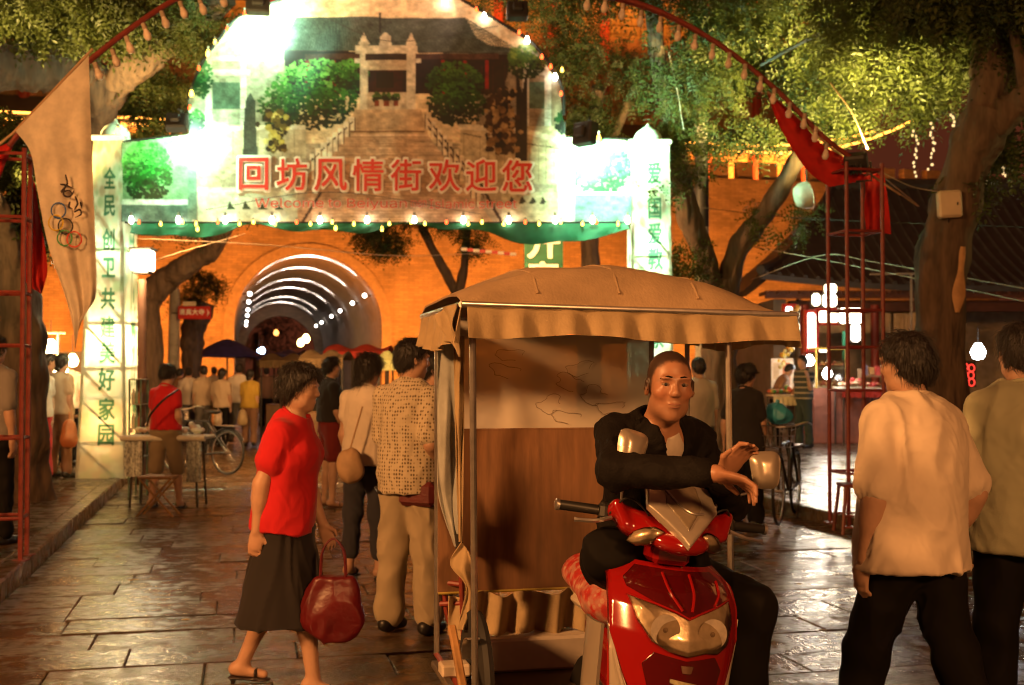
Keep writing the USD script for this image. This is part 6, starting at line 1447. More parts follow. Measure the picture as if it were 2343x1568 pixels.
# the shoppers at the left stall
PINK = CLOTH('pink_top', (.52, .33, .30))
for k, (px, Y, H, sh, tr, lab, yaw) in enumerate(((88, 15.6, 1.62, WHT, CLOTH('red_short', (.4, .03, .03)), 'shopper in a white top and red shorts by the left stall bulbs', 150), (112, 16.6, 1.66, PINK, GRYT, 'shopper in a pink top at the left stall', 60), (140, 16.2, 1.64, TAN, BRN, 'shopper in tan shirt carrying an orange bag next to the printed pillar', 20), (152, 18.2, 1.68, WHT, BLT, 'shopper in white half hidden by the printed pillar', -30))):
    person(lab, standing(H, yaw=yaw, head=(10, 8, 0), fem=k % 2 == 0), loc=GY(px, Y, .13), h=.015, shirt=(sh, .6, -.04, .5), trousers=(tr, 2, .5), shoes=SH, hair='bob' if k % 2 == 0 else 'short', seed=70 + k)
b = thing('carrier_bag', 'orange carrier bag hanging beside the printed pillar', 'bag', GY(160, 16.0, .74)); S = SDF(); S.ell(V(0, 0, 0), V(.10, .07, .18), k=.02).ell(V(0, 0, -.08), V(.12, .08, .12), k=.03)
part('bag_body', wrinkle(S.mesh(.018), .02), mat('orange_plastic', (.6, .22, .08), rough=.4, tl=.3), b, smooth=True); part('bag_handle', tube([[0, 0, .15], [0, 0, .28]], .008, 5), mat('orange_plastic', (.6, .2, .1)), b)
# ------------------------------------------------------------------ poles, lanterns, signs
CONC = mat('concrete', (.30, .27, .22), rough=.8, bump=.3)
t = thing('utility_pole', 'tall concrete pole with a dark wrapped section beside the forked tree', 'pole', GY(1606, 18.6, .1))
o = GY(1606, 18.6, .1)
part('shaft', tube([[0, 0, 0], P(1607, 640, 18.6) - o, P(1601, -60, 18.6) - o], [.12, .105, .09], 14), CONC, t)
part('wrap', tube([P(1606, 520, 18.6) - o, P(1605, 330, 18.6) - o], .108, 14), mat('dark_wrap', (.02, .02, .02), rough=.5), t)
part('clamp', tube([P(1604, 155, 18.6) - o, P(1604, 140, 18.6) - o], .112, 14), METAL, t)
o = GY(325, 15.2, .12); t = thing('lantern_post', 'square glowing white lantern on a rust brown post left of the arch', 'lamp', o)
part('post', tube([[0, 0, 0], P(326, 640, 15.2) - o], .055, 10), mat('rust_brown', (.16, .07, .035), rough=.7), t)
c = P(327, 597, 15.2) - o
part('lantern_box', bx(c, [.25, .25, .26], bev=.02), glow('lantern_glow', (1, .86, .60), 9.0), t)
part('lantern_cap', bx(c + V(0, 0, .145), [.29, .29, .03], bev=.008), METAL, t); part('lantern_base', bx(c + V(0, 0, -.15), [.2, .2, .04], bev=.008), METAL, t)
sphere_light(t, c + V(0, -.30, -.05), .1, (1, .72, .38), 320)
o = GY(396, 28, 0); t = thing('utility_pole', 'bare pale concrete pole carrying the small red street sign', 'pole', o)
part('shaft', tube([[0, 0, 0], P(400, 660, 28) - o], [.16, .12], 12), CONC, t)
o = P(445, 716, 27.7); t = thing('street_sign', 'small red street sign with white characters and an arrow', 'sign', o)
part('plate', bx([0, 0, 0], [.76, .03, .30], bev=.008), mat('sign_red', (.45, .02, .015), rough=.4), t)
part('small_plate', bx([-.12, 0, .21], [.30, .03, .10], bev=.006), mat('sign_pale', (.6, .5, .36), rough=.5), t)
for k, ch in enumerate('清真大寺'): part('letter', xf(upright(glyphs(ch, .135, .006, stroke=2)), t=(-.28 + k * .15, -.022, .02)), mat('sign_white', (.75, .68, .6), rough=.5), t, smooth=False)
part('arrow', upright((extrude(Polygon([(.29, .09), (.355, .0), (.29, -.09), (.315, 0)]), .006)[0] + [0, 0, .022], extrude(Polygon([(.29, .09), (.355, .0), (.29, -.09), (.315, 0)]), .006)[1])), mat('sign_white', (0, 0, 0)), t, smooth=False)
part('arm', tube([[-.38, .02, 0], [-.55, .1, 0]], .015, 6), METAL, t)
o = P(1244, 640, 20.0); t = thing('hanging_sign', 'green vertical cloth sign with white characters below the drape', 'sign', o)
part('cloth', grid(lambda u, v: np.stack([(u - .5) * .65, .012 * np.sin(v * 9 + u * 3), .95 - 2.0 * v], -1), 6, 30, .006), mat('sign_green', (.008, .14, .055), rough=.6, tl=.3), t)
for k, (ch, y) in enumerate((('开', 556), ('斋', 634), ('节', 716))): part('letter', xf(upright(glyphs(ch, .50, .006, stroke=3)), t=P(1244, y, 19.96) - o), mat('sign_white2', (.72, .70, .62), rough=.5), t, smooth=False)
part('rod', tube([[-.36, .0, .96], [.36, 0, .96]], .018, 6), METAL, t)
# meter box on the right tree, round lamp by the tower
o = P(2172, 468, 11.86); t = thing('meter_box', 'pale square meter box strapped to the leaning right tree', 'box', o)
part('case', bx([0, 0, 0], [.23, .11, .27], bev=.02, R=roty_m(-.05)), mat('box_pale', (.50, .40, .28), rough=.5, var=.12), t)
part('door', bx([-.01, -.058, .0], [.19, .008, .23], bev=.003, R=roty_m(-.05)), mat('box_pale_door', (.46, .36, .25), rough=.5, var=.12), t)
part('latch', bx([.06, -.066, 0], [.016, .01, .03], bev=.003), METAL, t); part('strap', tube([[0, .02, -.14], [.03, .10, -.20], [.02, .16, -.22]], .008, 6), METAL, t)
o = P(1846, 446, 15.6); t = thing('round_lamp', 'round pale lamp hood hanging left of the right lattice tower', 'lamp', o)
part('hood', xf(lathe([(.02, -.16), (.12, -.15), (.17, -.08), (.18, .02), (.185, .03)], 20), R=roty_m(1.35), t=(0, 0, 0)), mat('hood_pale', (.45, .46, .36), rough=.4), t, smooth=True)
part('front_glass', xf(lathe([(.02, 0), (.19, -.004), (.19, .012), (.02, .02)], 20), R=roty_m(1.35), t=(.03, 0, -.006)), mat('front_glass_pale', (.6, .5, .4), rough=.3), t, smooth=True)
part('bracket', tube([[0, 0, .16], [0, .05, .35]], .014, 6), METAL, t)
# wires
def wire(pts, label, r=.008, m_=None, sag=0.0, name='overhead_wire'):
    p = spline(np.array(pts), 40)
    p[:, 2] -= sag * np.sin(np.linspace(0, PI, 40))
    w = part(name, tube(p - p[0], r, 5), m_ or mat('wire_black', (.03, .028, .025), rough=.6)); pr = stage.GetPrimAtPath(w)
    UsdGeom.Xformable(pr).AddTranslateOp().Set(tuple(map(float, p[0]))); tag(pr, label, 'wire')
WG = mat('wire_grey', (.30, .26, .20), rough=.6)
wire([P(1740, 150, 15), P(1850, 90, 14), P(1990, 20, 13), P(2060, -30, 12.5)], 'thick cable bundle sweeping up right across the leaves', .022)
wire([P(1720, 640, 18), P(1880, 585, 16), P(2000, 600, 15), P(2343, 660, 13)], 'lower pale wire crossing in front of the tiled house', .007, WG)
wire([P(1700, 560, 18), P(1960, 610, 16), P(2343, 690, 13)], 'pale wire slanting down right below the roof edge', .007, WG)
wire([P(1560, 470, 18), P(1840, 500, 17), P(2343, 520, 14)], 'thin level wire across the dark tile roof', .006)
wire([P(2000, 385, 12), P(2080, 425, 12), P(2150, 440, 12)], 'short pale wire from the red tower to the meter box', .006, WG)
wire([P(300, 545, 17), P(600, 560, 20), P(900, 585, 24), P(1100, 580, 26)], 'thin wire dipping across the orange wall', .008, WG)
wire([P(340, 600, 16), P(420, 575, 17), P(560, 535, 19)], 'wire from the lantern rising past the curved limb', .007, WG)
wire([P(740, 40, 15.8), P(900, 95, 15.8), P(1140, 60, 15.8)], 'thin cord slung across the top of the banner', .004)
wire([P(470, 480, 15.8), P(760, 440, 15.8), P(1100, 490, 15.7)], 'thin cord slung across the banner below the red characters', .004)
wire([P(1530, 120, 16), P(1550, 210, 16), P(1565, 300, 16)], 'pale cord hanging beside the right pillar', .006, WG)
wire([P(1900, 190, 12), P(1950, 260, 11.6), P(1985, 340, 11.3)], 'thin bamboo rod leaning on the right tower', .008, mat('wood_pole', (0, 0, 0)), name='bamboo_rod')
wire([P(1990, 380, 11.3), P(2100, 470, 12), P(2060, 445, 12)], 'bamboo rod end sticking out behind the red flag', .008, mat('wood_pole', (0, 0, 0)), name='bamboo_rod')
t = thing('barrier_tape', 'red and white tape strung between thin trunks before the wall', 'tape', P(1055, 570, 27)); o = P(1055, 570, 27)
for k in range(9):
    a, b = P(1055 + k * 14, 570 + k * 1.4, 27) - o, P(1069 + k * 14, 571.4 + k * 1.4, 27) - o
    part('tape_piece', bx((a + b) / 2, [np.linalg.norm(b - a), .01, .07]), REDL if k % 2 else PALE, t, smooth=False)
# hanging fairy lights near the right tree
t = thing('fairy_lights', 'strands of small white fairy lights hanging from the leaves at right', 'fairy lights', P(2150, 270, 13)); o = P(2150, 270, 13)
r = np.random.default_rng(8)
for px, y0, y1 in ((2092, 300, 400), (2130, 285, 388), (2178, 262, 330), (2205, 260, 392), (2222, 262, 350), (2250, 385, 420), (2290, 372, 400)):
    s_ = spline(np.array([P(px, y0, 13) - o, P(px + 6, (y0 + y1) / 2, 13) - o, P(px + r.uniform(-6, 14), y1, 13) - o]), 14)
    st = part('strand', tube(s_, .004, 4), METAL, t)
    part('tiny_bulbs', cat_meshes([xf(bx([0, 0, 0], [.022, .022, .03], bev=.007), t=q + r.normal(0, .012, 3)) for q in s_]), glow('fairy_glow', (1, .66, .28), 1.5), st, kind='stuff')

# ------------------------------------------------------------------ stalls
def awning(px0, px1, ytop, Y, m_, label, depth=1.6, h=.25, sag=.05, cat='stall', name='market_stall', z0=0.0):
    a, b = P(px0, ytop, Y), P(px1, ytop, Y); w = b[0] - a[0]; zt = a[2]; o = V((a[0] + b[0]) / 2, Y, z0); t = thing(name, label, cat, o)
    part('awning', grid(lambda u, v: np.stack([(u - .5) * w, (v - .2) * depth, zt - z0 + h * .5 * np.sin(PI * np.clip(v, 0, 1)) - .10 * np.abs(2 * u - 1) ** 2 * 0 + sag * np.sin(u * 13) * np.sin(PI * v)], -1), 20, 10, .015), m_, t, smooth=60)
    part('valance', grid(lambda u, v: np.stack([(u - .5) * w, -.2 * depth - .005 + .012 * np.sin(u * 60) * v, zt - z0 - .16 * v + 0 * u], -1), 40, 3, .006), m_, t, smooth=60)
    for sx in (-1, 1):
        for yy in (-.15 * depth, .75 * depth): part('post', tube([[sx * w * .47, yy, 0], [sx * w * .47, yy, zt - z0]], .02, 8), METAL, t)
    part('counter', bx([0, .2 * depth, .42], [w * .86, .55, .84], bev=.02), mat('counter_brown', (.13, .07, .035), rough=.7), t)
    return t
BLUEC = mat('blue_violet_canvas', (.06, .05, .20), rough=.8, tl=.3); REDC = mat('red_canvas', (.40, .03, .015), rough=.8, tl=.3); BRNC = mat('dim_brown_canvas', (.14, .09, .04), rough=.85, tl=.15); GRNC = mat('olive_canvas', (.26, .28, .12), rough=.8)
awning(600, 705, 826, 27, BRNC, 'stall under a dull brown awning just left of the bright post'); awning(690, 790, 822, 21.5, BRNC, 'stall under a dull brown awning behind the young man in black')
awning(745, 890, 806, 25, REDC, 'stall under a flat red awning before the tunnel mouth'); awning(868, 960, 826, 20, GRNC, 'stall with an olive green front behind the long-haired girl')
o = GY(520, 33, 0); t = thing('parasol', 'wide blue violet market parasol over the crowd', 'parasol', o); zt = P(520, 776, 33)[2]; rr_ = 80 * 33 / FPX
part('canopy', grid(lambda u, v: np.stack([rr_ * v * np.cos(u * 2 * PI), rr_ * v * np.sin(u * 2 * PI), zt - .52 * v ** 1.4 * (1 - .05 * np.abs(np.sin(u * 4 * 2 * PI * .5)))], -1), 48, 8, .012), BLUEC, t, smooth=60); part('pole', tube([[0, 0, 0], [0, 0, zt]], .025, 8), METAL, t)
awning(590, 690, 812, 36, BLUEC, 'stall under a long blue violet awning far back')
def bulb_lamp(px, py, Y, col, st, r, label, power=0, hang=.3):
    o = P(px, py, Y); t = thing('bare_bulb', label, 'lamp', o)
    part('bulb', xf(lathe([(.1, -1), (.7, -.8), (1, 0), (.7, .7), (.35, 1.2)], 12), s=r), glow('bare_glow_%d' % (px * 3 + py), col, st), t, smooth=True)
    part('cord', tube([[0, 0, r], [0, 0, r + hang]], .006, 5), METAL, t)
    if power: sphere_light(t, V(0, -r * 2.2, 0), r * .6, col, power)
bulb_lamp(600, 803, 30, (.55, .75, 1.0), 40, .075, 'cool blue-white lamp at the parasol edge, right of the pair'); bulb_lamp(592, 803, 30.2, (.45, .6, 1.0), 18, .045, 'small bluish lamp left of the cool white one')
bulb_lamp(700, 776, 60, (1, .70, .22), 26, .20, 'upper of two warm lamps in the tunnel mouth'); bulb_lamp(688, 785, 60, (1, .66, .2), 22, .18, 'lower of two warm lamps in the tunnel mouth')
bulb_lamp(632, 762, 70, (1, .36, .08), 5, .16, 'faint orange lamp deep in the tunnel')
bulb_lamp(116, 795, 17.5, (1, .66, .28), 40, .10, 'upper bare bulb of the left stall', 400); bulb_lamp(135, 846, 17.3, (1, .72, .36), 50, .13, 'lower bare bulb of the left stall', 300)
bulb_lamp(166, 826, 17.8, (1, .66, .28), 24, .09, 'bare bulb half hidden by the left pillar')
bulb_lamp(2238, 806, 21, (.85, .95, 1.0), 46, .13, 'cold white bulb behind the beige-shirted man', 130); bulb_lamp(2046, 868, 22, (.9, .92, 1.0), 40, .06, 'small white bulb beside the dark-haired head at right')
bulb_lamp(1852, 826, 23.4, (1, .95, .85), 60, .10, 'bare bulb above the stall keeper\'s hand', 60); bulb_lamp(1893, 856, 23.2, (1, .93, .82), 60, .10, 'bare bulb in front of the glass cabinet', 60)
# left stall frame and table
o = GY(112, 17.8, .13); t = thing('market_stall', 'lamp-lit stall frame with a goods table at the left edge', 'stall', o)
for px in (82, 150):
    for dy in (-.3, .9): part('post', tube([GY(px, 17.8, .13) + V(0, dy, 0) - o, P(px, 762, 17.8) + V(0, dy, 0) - o], .02, 8), mat('pale_post', (.4, .3, .18), rough=.6), t)
part('top_rail', tube([P(82, 762, 17.5) - o, P(150, 762, 17.5) - o], .018, 6), mat('pale_post', (0, 0, 0)), t)
part('table', bx(GY(112, 18.2, .13) - o + V(0, 0, .75), [.9, .7, .05], bev=.01), mat('counter_brown', (0, 0, 0)), t)
part('backdrop', bx(GY(112, 18.8, .13) - o + V(0, 0, .9), [1.3, .04, 1.7]), mat('stall_backdrop', (.35, .22, .12), rough=.8), t)
def pile(c, w, d, n, cols, label, seed, s=.05, name='produce'):
    r = np.random.default_rng(seed); t = thing(name, label, name, c, kind='stuff')
    for k, col in enumerate(cols):
        ms = []
        for _ in range(n // len(cols)):
            p = V(r.uniform(-w, w), r.uniform(-d, d), 0); p[2] = s * .8 + max(0, .12 - .25 * abs(p[0] / w)) * r.random(); q = s * r.uniform(.6, 1.3)
            ms.append(xf(bx([0, 0, 0], [1, 1, .8], bev=.3), s=q, R=rotz_m(r.uniform(0, 3)), t=p))
        part('pieces', cat_meshes(ms), mat('goods_%s_%d' % (name, int(col[0] * 977 + col[1] * 331 + col[2] * 77)), col, rough=.55), t, kind='stuff', smooth=False)
pile(GY(112, 18.1, .13) + V(0, 0, .78), .42, .28, 60, ((.6, .5, .4), (.5, .1, .06), (.5, .35, .1)), 'goods heaped on the left stall table under the bulbs', 3, .08, 'goods')
# the small vending table with a stool, a cabinet beside the pillar
o = GY(388, 13.9); t = thing('folding_table', 'narrow pale folding table with dark legs before the red tee', 'table', o); zt = P(380, 1000, 13.9)[2]
wx = 190 * 13.9 / FPX / 2
part('tabletop', bx([0, 0, zt], [wx * 2, .48, .04], bev=.012), mat('table_pale', (.50, .45, .36), rough=.5), t)
part('edge_roll', tube([[-wx, -.25, zt], [wx, -.25, zt]], .035, 10), mat('table_cloth_pale', (.55, .52, .42), rough=.6), t)
for sx in (-1, 1):
    for sy in (-1, 1): part('leg', tube([[sx * wx * .8, sy * .2, 0], [sx * wx * .72, sy * .17, zt]], .014, 6), METAL, t)
part('side_cloth', grid(lambda u, v: np.stack([wx * .72 + .16 * (u - .5), -.22 + .02 * np.sin(u * 20), zt - .02 - .48 * v], -1), 12, 10, .004), mat('patterned_cloth', (.42, .44, .40), rough=.8, var=.9, scale=28), t)
part('side_cloth', grid(lambda u, v: np.stack([-wx * .72 + .2 * (u - .5), -.22 + .02 * np.sin(u * 20), zt - .02 - .42 * v], -1), 12, 10, .004), mat('patterned_cloth', (.42, .44, .40), rough=.8, var=.9, scale=28), t)
pile(o + V(-.22, 0, zt + .02), .2, .16, 30, ((.62, .60, .50), (.55, .5, .3), (.5, .35, .25)), 'packets heaped on the left end of the folding table', 5, .07, 'goods'); pile(o + V(.28, 0, zt + .02), .12, .14, 22, ((.6, .66, .58), (.5, .42, .36)), 'white packets on the right end of the folding table', 6, .07, 'goods')
o = GY(318, 15.0, .0); t = thing('glass_cabinet', 'narrow greenish glass cabinet beside the left printed pillar', 'cabinet', o); hb = P(318, 868, 15)[2]
for sx in (-1, 1):
    for sy in (-1, 1): part('post', tube([[sx * .07, sy * .14, 0], [sx * .07, sy * .14, hb]], .012, 6), mat('cabinet_green', (.12, .20, .14), rough=.5), t)
for z in (.5, .85, 1.15, hb): part('shelf', bx([0, 0, z], [.16, .3, .012]), mat('cabinet_shelf', (.4, .42, .34), rough=.4), t)
for k in range(9): part('bottle', xf(lathe([(.02, 0), (.028, .01), (.028, .12), (.012, .16), (.012, .19)], 8), t=(-.04 + .04 * (k % 3), -.07, (.506, .856, 1.156)[k // 3])), mat('bottle_%d' % (k % 3), ((.5, .5, .36), (.2, .35, .25), (.45, .2, .12))[k % 3], rough=.3), t)
def stool(o, label, m_, w=.30, h=.44, x=False):
    t = thing('stool', label, 'stool', o)
    part('seat', bx([0, 0, h], [w, w * .85, .03], bev=.01), m_, t)
    if x:
        for sy in (-1, 1):
            for sx in (-1, 1): part('leg', tube([[-sx * w * .55, sy * w * .36, 0], [sx * w * .5, sy * w * .36, h]], .012, 6), m_, t)
    else:
        for sx in (-1, 1):
            for sy in (-1, 1): part('leg', tube([[sx * w * .56, sy * w * .5, 0], [sx * w * .42, sy * w * .36, h]], .016, 6), m_, t)
        for sy in (-1, 1): part('stretcher', tube([[-w * .5, sy * w * .42, .16], [w * .5, sy * w * .42, .16]], .011, 6), m_, t)
    return t
stool(G(362, 1180), 'crossed-leg wooden folding stool behind the woman in red tee', mat('worn_wood', (0, 0, 0)), .36, .42, True)
stool(GY(1958, 10.6, .13), 'low red-brown wooden stool at the foot of the right lattice tower', mat('stool_redbrown', (.14, .03, .018), rough=.5), .30, .42)
# ------------------------------------------------------------------ bicycle
def bicycle(o, rz, label):
    t = thing('bicycle', label, 'bicycle', o, rotz=rz); dk = mat('bike_black', (.02, .02, .022), rough=.35)
    for yy in (-.54, .54):
        an_ = np.linspace(0, 2 * PI, 33); w = part('wheel', tube(np.stack([0 * an_, yy + .325 * np.cos(an_), .34 + .325 * np.sin(an_)], 1), .016, 8, caps=False), SBLK, t)
        part('rim', tube(np.stack([0 * an_, yy + .305 * np.cos(an_), .34 + .305 * np.sin(an_)], 1), .010, 6, caps=False), CHROME, w)
        for k in range(18):
            a = k * PI / 9; part('spoke', tube([[.02 * (-1) ** k, yy, .34], [0, yy + .30 * math.cos(a), .34 + .30 * math.sin(a)]], .0014, 4), CHROME, w)
        part('hub', tube([[-.05, yy, .34], [.05, yy, .34]], .018, 8), CHROME, w)
    for k, p in enumerate(([[0, .54, .34], [0, .42, .72], [0, .38, .92]], [[0, .42, .74], [0, -.08, .30]], [[0, .40, .80], [0, -.16, .80]], [[0, -.20, .92], [0, -.08, .30]], [[.03, -.08, .30], [.03, -.54, .34]], [[-.03, -.08, .30], [-.03, -.54, .34]], [[.03, -.16, .78], [.03, -.54, .34]], [[-.03, -.16, .78], [-.03, -.54, .34]])): part('frame_tube', tube(p, .015, 8), dk, t)
    part('handlebar', tube(spline(np.array([[-.28, .22, 1.0], [-.24, .34, 1.02], [-.08, .38, .98], [.08, .38, .98], [.24, .34, 1.02], [.28, .22, 1.0]]), 24), .012, 8), CHROME, t)
    S = SDF(); S.ell(V(0, -.26, .95), V(.09, .12, .035), k=.02).ell(V(0, -.14, .95), V(.03, .10, .025), k=.03); part('saddle', S.mesh(.012), SBLK, t, smooth=True)
    for yy in (-.54, .54): part('mudguard', tube(np.stack([0 * np.linspace(.2, 2.6, 16), yy + .365 * np.cos(np.linspace(.2, 2.6, 16)), .34 + .365 * np.sin(np.linspace(.2, 2.6, 16))], 1), .018, 6), dk, t)
    part('crank', tube([[.06, -.08, .16], [.06, -.08, .44]], .011, 6), CHROME, t); part('carrier', bx([0, -.55, .74], [.13, .34, .02], bev=.005), CHROME, t)
    b = part('basket', [tube([[x, .44, .78], [x * 1.15, .45, 1.0]], .004, 4) for x in np.linspace(-.14, .14, 9)] + [tube([[x, .66, .78], [x * 1.15, .70, 1.0]], .004, 4) for x in np.linspace(-.14, .14, 9)] + [tube([[sx * .15, .44, z], [sx * .15, .68, z], [-sx * .15, .68, z], [-sx * .15, .44, z]], .005, 4) for z in (.79, .9, 1.0) for sx in (-1, 1)], CHROME, t, kind='stuff')
    return t
b1 = V(2.86, 12.45, .02)
bicycle(b1, math.radians(158), 'old black bicycle standing at the right kerb, held by the woman in the cap')
b = thing('carrier_bag', 'blue bundle in the basket of the bicycle', 'bag', P(1776, 940, 12.1)); S = SDF(); S.ell(V(0, 0, 0), V(.10, .10, .075), k=.03).ell(V(.03, 0, -.05), V(.13, .11, .08), k=.03)
part('bag_body', wrinkle(S.mesh(.014), .03, seed=4), mat('blue_plastic', (.04, .30, .42), rough=.4), b, smooth=True); part('knot', tube([[0, 0, .06], [.02, 0, .11]], .02, 6), mat('blue_plastic', (0, 0, 0)), b)
bicycle(GY(462, 18.4, 0), math.radians(60), 'dark two-wheeler parked beyond the small folding table')  # bicycle shape stands in for an unclear dark two-wheeler
# ------------------------------------------------------------------ the bright shop on the right
def lightbox(px0, py0, px1, py1, Y, col, st, label, frame=None, power=0, cat='sign', name='light_box', d=.10):
    a, b = P(px0, py0, Y), P(px1, py1, Y); c = (a + b) / 2; t = thing(name, label, cat, c); w, h = b[0] - a[0], a[2] - b[2]
    part('face', bx([0, -.01, 0], [w, d, h], bev=.045), glow('box_%d_%d' % (px0, py0), col, st), t)
    if frame:
        for q in ([0, 0, h / 2 + .03, w + .12, .06], [0, 0, -h / 2 - .03, w + .12, .06], [-w / 2 - .03, 0, 0, .06, h], [w / 2 + .03, 0, 0, .06, h]): part('frame', bx(q[:3], [q[3], d + .06, q[4]], bev=.008), frame, t)
    else: part('back', bx([0, d * .5 + .02, 0], [w + .03, .04, h + .03], bev=.01), METAL, t)
    if power: rect_light(t, V(0, -d - .05, 0), V(0, -1, -.25), w, h, col, power)
    return t
YS = 25.6
lightbox(1796, 702, 1814, 758, YS, (1, .88, .84), 7, 'upright pinkish white light box left of the shop', mat('sign_red', (0, 0, 0)))
lightbox(1886, 650, 1914, 672, YS, (1, .82, .50), 9, 'upper glowing lamp box above the shop front'); lightbox(1882, 674, 1914, 702, YS, (1, .86, .58), 12, 'lower right glowing lamp box above the shop front', None, 80); lightbox(1858, 672, 1876, 700, YS, (1, .82, .50), 10, 'lower left glowing lamp box above the shop front')
lightbox(1872, 712, 1918, 738, YS, (1, .78, .48), 8, 'horizontal glowing fascia of the shop', REDC); lightbox(1920, 706, 1972, 740, YS - .3, (1.0, .80, .52), 22, 'brightest square light box of the shop, behind the tower legs', None, 80)
lightbox(1846, 716, 1866, 800, YS, (1, .82, .62), 8, 'tall white light box on the left of the shop doorway', mat('sign_red', (0, 0, 0)), 70); lightbox(1947, 742, 1968, 782, YS - .2, (1, .86, .70), 11, 'upright glowing box under the brightest one')
o = P(1934, 780, YS); t = thing('door_post', 'green painted board standing in the shop front', 'board', o); part('board', bx([0, 0, -.1], [.13, .05, .62], bev=.01), mat('shop_green', (.03, .30, .20), rough=.4), t); part('foot', bx([0, 0, -.9], [.08, .04, 1.0]), METAL, t)
lightbox(1872, 796, 1895, 806, YS, (1, .9, .75), 9, 'small white lamp in the dim shop doorway', None, 0, 'lamp', 'shop_lamp')
r = np.random.default_rng(12); t = thing('garland', 'slanting yellow garland of hanging fruit left of the shop front', 'garland', P(1815, 730, 24.5)); o = P(1815, 730, 24.5)
for k in range(46):
    q = k / 45; px, py = 1818 - 34 * q ** 2.2 + r.normal(0, 4 + 7 * q), 705 + 140 * q + r.normal(0, 3)
    part('fruit', xf(lathe([(.2, -1), (.85, -.5), (.95, .1), (.5, .85), (.1, 1)], 8), s=.062 * r.uniform(.7, 1.2), t=P(px, py, 24.5 + r.normal(0, .08)) - o), mat('yellow_fruit_%d' % (k % 3), ((.65, .42, .05), (.6, .30, .05), (.6, .5, .2))[k % 3], rough=.4), t, smooth=True)
part('cord', tube(spline(np.array([P(1818, 700, 24.5) - o, P(1814, 780, 24.5) - o, P(1786, 850, 24.5) - o]), 12), .01, 5), METAL, t)
o = GY(1895, 24.2, .13); t = thing('glass_cabinet', 'glass food cabinet with yellow frame on the shop counter', 'cabinet', o)
z0, z1 = P(1895, 888, 24.2)[2] - .13, P(1895, 798, 24.2)[2] - .13
part('counter', bx([.35, 0, z0 / 2], [1.5, .7, z0], bev=.02), mat('counter_redbrown', (.22, .07, .04), rough=.6), t)
for x in (-.32, .28): part('corner_post', bx([x, -.3, (z0 + z1) / 2], [.035, .035, z1 - z0], bev=.005), mat('yellow_frame', (.5, .32, .05), rough=.4), t)
part('top', bx([-.02, -.05, z1], [.68, .55, .04], bev=.01), mat('yellow_frame', (0, 0, 0)), t)
for z in (z0 + .02, (z0 + z1) / 2): part('shelf', bx([-.02, -.05, z], [.64, .5, .015]), mat('cabinet_shelf', (0, 0, 0)), t)
part('glass', bx([-.02, -.31, (z0 + z1) / 2], [.60, .006, z1 - z0]), SGLASS, t)
for k, (dx, dz) in enumerate(((-.1, 0), (.12, 0), (-.1, .40), (.14, .40))): pile(o + V(dx, -.1, z0 + .03 + dz), .11, .12, 16, ((.55, .25, .10), (.5, .4, .2), (.4, .08, .06)), ('snacks on the lower shelf left in the glass food cabinet', 'snacks on the lower shelf right in the glass food cabinet', 'snacks on the upper shelf left in the glass food cabinet', 'snacks on the upper shelf right in the glass food cabinet')[k], 20 + k, .06, 'snacks')
for k, (px0, px1, py, Y, lab, cols) in enumerate(((1760, 1830, 905, 23.0, 'left produce table in front of the shop', ((.08, .25, .06), (.5, .10, .05), (.45, .35, .08))), (1835, 1905, 893, 24.6, 'middle narrow table in front of the glass cabinet', ((.5, .3, .1), (.6, .55, .45))), (1915, 2010, 888, 23.4, 'right table behind the red tower legs', ((.45, .2, .1), (.55, .45, .3), (.5, .05, .05))))):
    a, b = GY(px0, Y, .13), GY(px1, Y, .13); o = (a + b) / 2; zt = P(px0, py, Y)[2] - .13; w = b[0] - a[0]
    t = thing('goods_table', lab, 'table', o)
    part('tabletop', bx([0, 0, zt], [w, .7, .04], bev=.01), mat('table_pale', (0, 0, 0)), t)
    part('front_cloth', grid(lambda u, v: np.stack([(u - .5) * w, -.36 + .012 * np.sin(u * 40) * v, zt - .02 - .16 * v], -1), 30, 3, .006), (mat('cloth_pale_yellow', (.5, .44, .26), rough=.8), mat('table_cloth_pale', (0, 0, 0)), REDC)[k], t)
    for sx in (-1, 1):
        for sy in (-1, 1): part('leg', tube([[sx * w * .45, sy * .3, 0], [sx * w * .45, sy * .3, zt]], .018, 6), METAL, t)
    pile(o + V(0, 0, zt + .02), w * .46, .3, 90, cols, ('vegetables and fruit heaped on the left produce table', 'small goods on the middle narrow table', 'bowls and packets on the right table behind the tower')[k], 30 + k, .075, 'produce')
o = P(1790, 855, 24.4); t = thing('poster_board', 'pale poster board with orange print behind the produce table', 'board', o)
part('board', bx([0, 0, 0], [.46, .03, .62], bev=.006), mat('poster_pale', (.62, .5, .36), rough=.6), t); part('print_patch', bx([.08, -.02, 0], [.16, .006, .44]), mat('poster_orange', (.55, .16, .05), rough=.6), t); part('print_patch', bx([-.13, -.02, .05], [.12, .006, .34]), mat('poster_tan', (.5, .34, .18), rough=.6), t); part('stand', bx([0, .03, -.7], [.05, .03, .9]), METAL, t)
t = thing('goods_shelf', 'shelf of small packets and red boxes right of the tower', 'shelf', GY(2020, 24.5, .13)); 
for z in (.5, .95, 1.35): part('shelf', bx([0, 0, z], [.9, .35, .03]), mat('shelf_wood', (.3, .2, .12), rough=.7), t)
for sx in (-1, 1): part('side', bx([sx * .45, 0, .75], [.03, .36, 1.5]), mat('shelf_wood', (0, 0, 0)), t)
for k in range(21): part('packet', bx([-.38 + (k % 7) * .126, -.05, (.515, .965, 1.365)[k // 7] + .09], [.10, .12, .15 + .04 * ((k * 7) % 3)], bev=.01), mat('packet_%d' % (k % 4), ((.5, .06, .05), (.55, .45, .3), (.2, .18, .3), (.5, .3, .1))[k % 4], rough=.4), t)
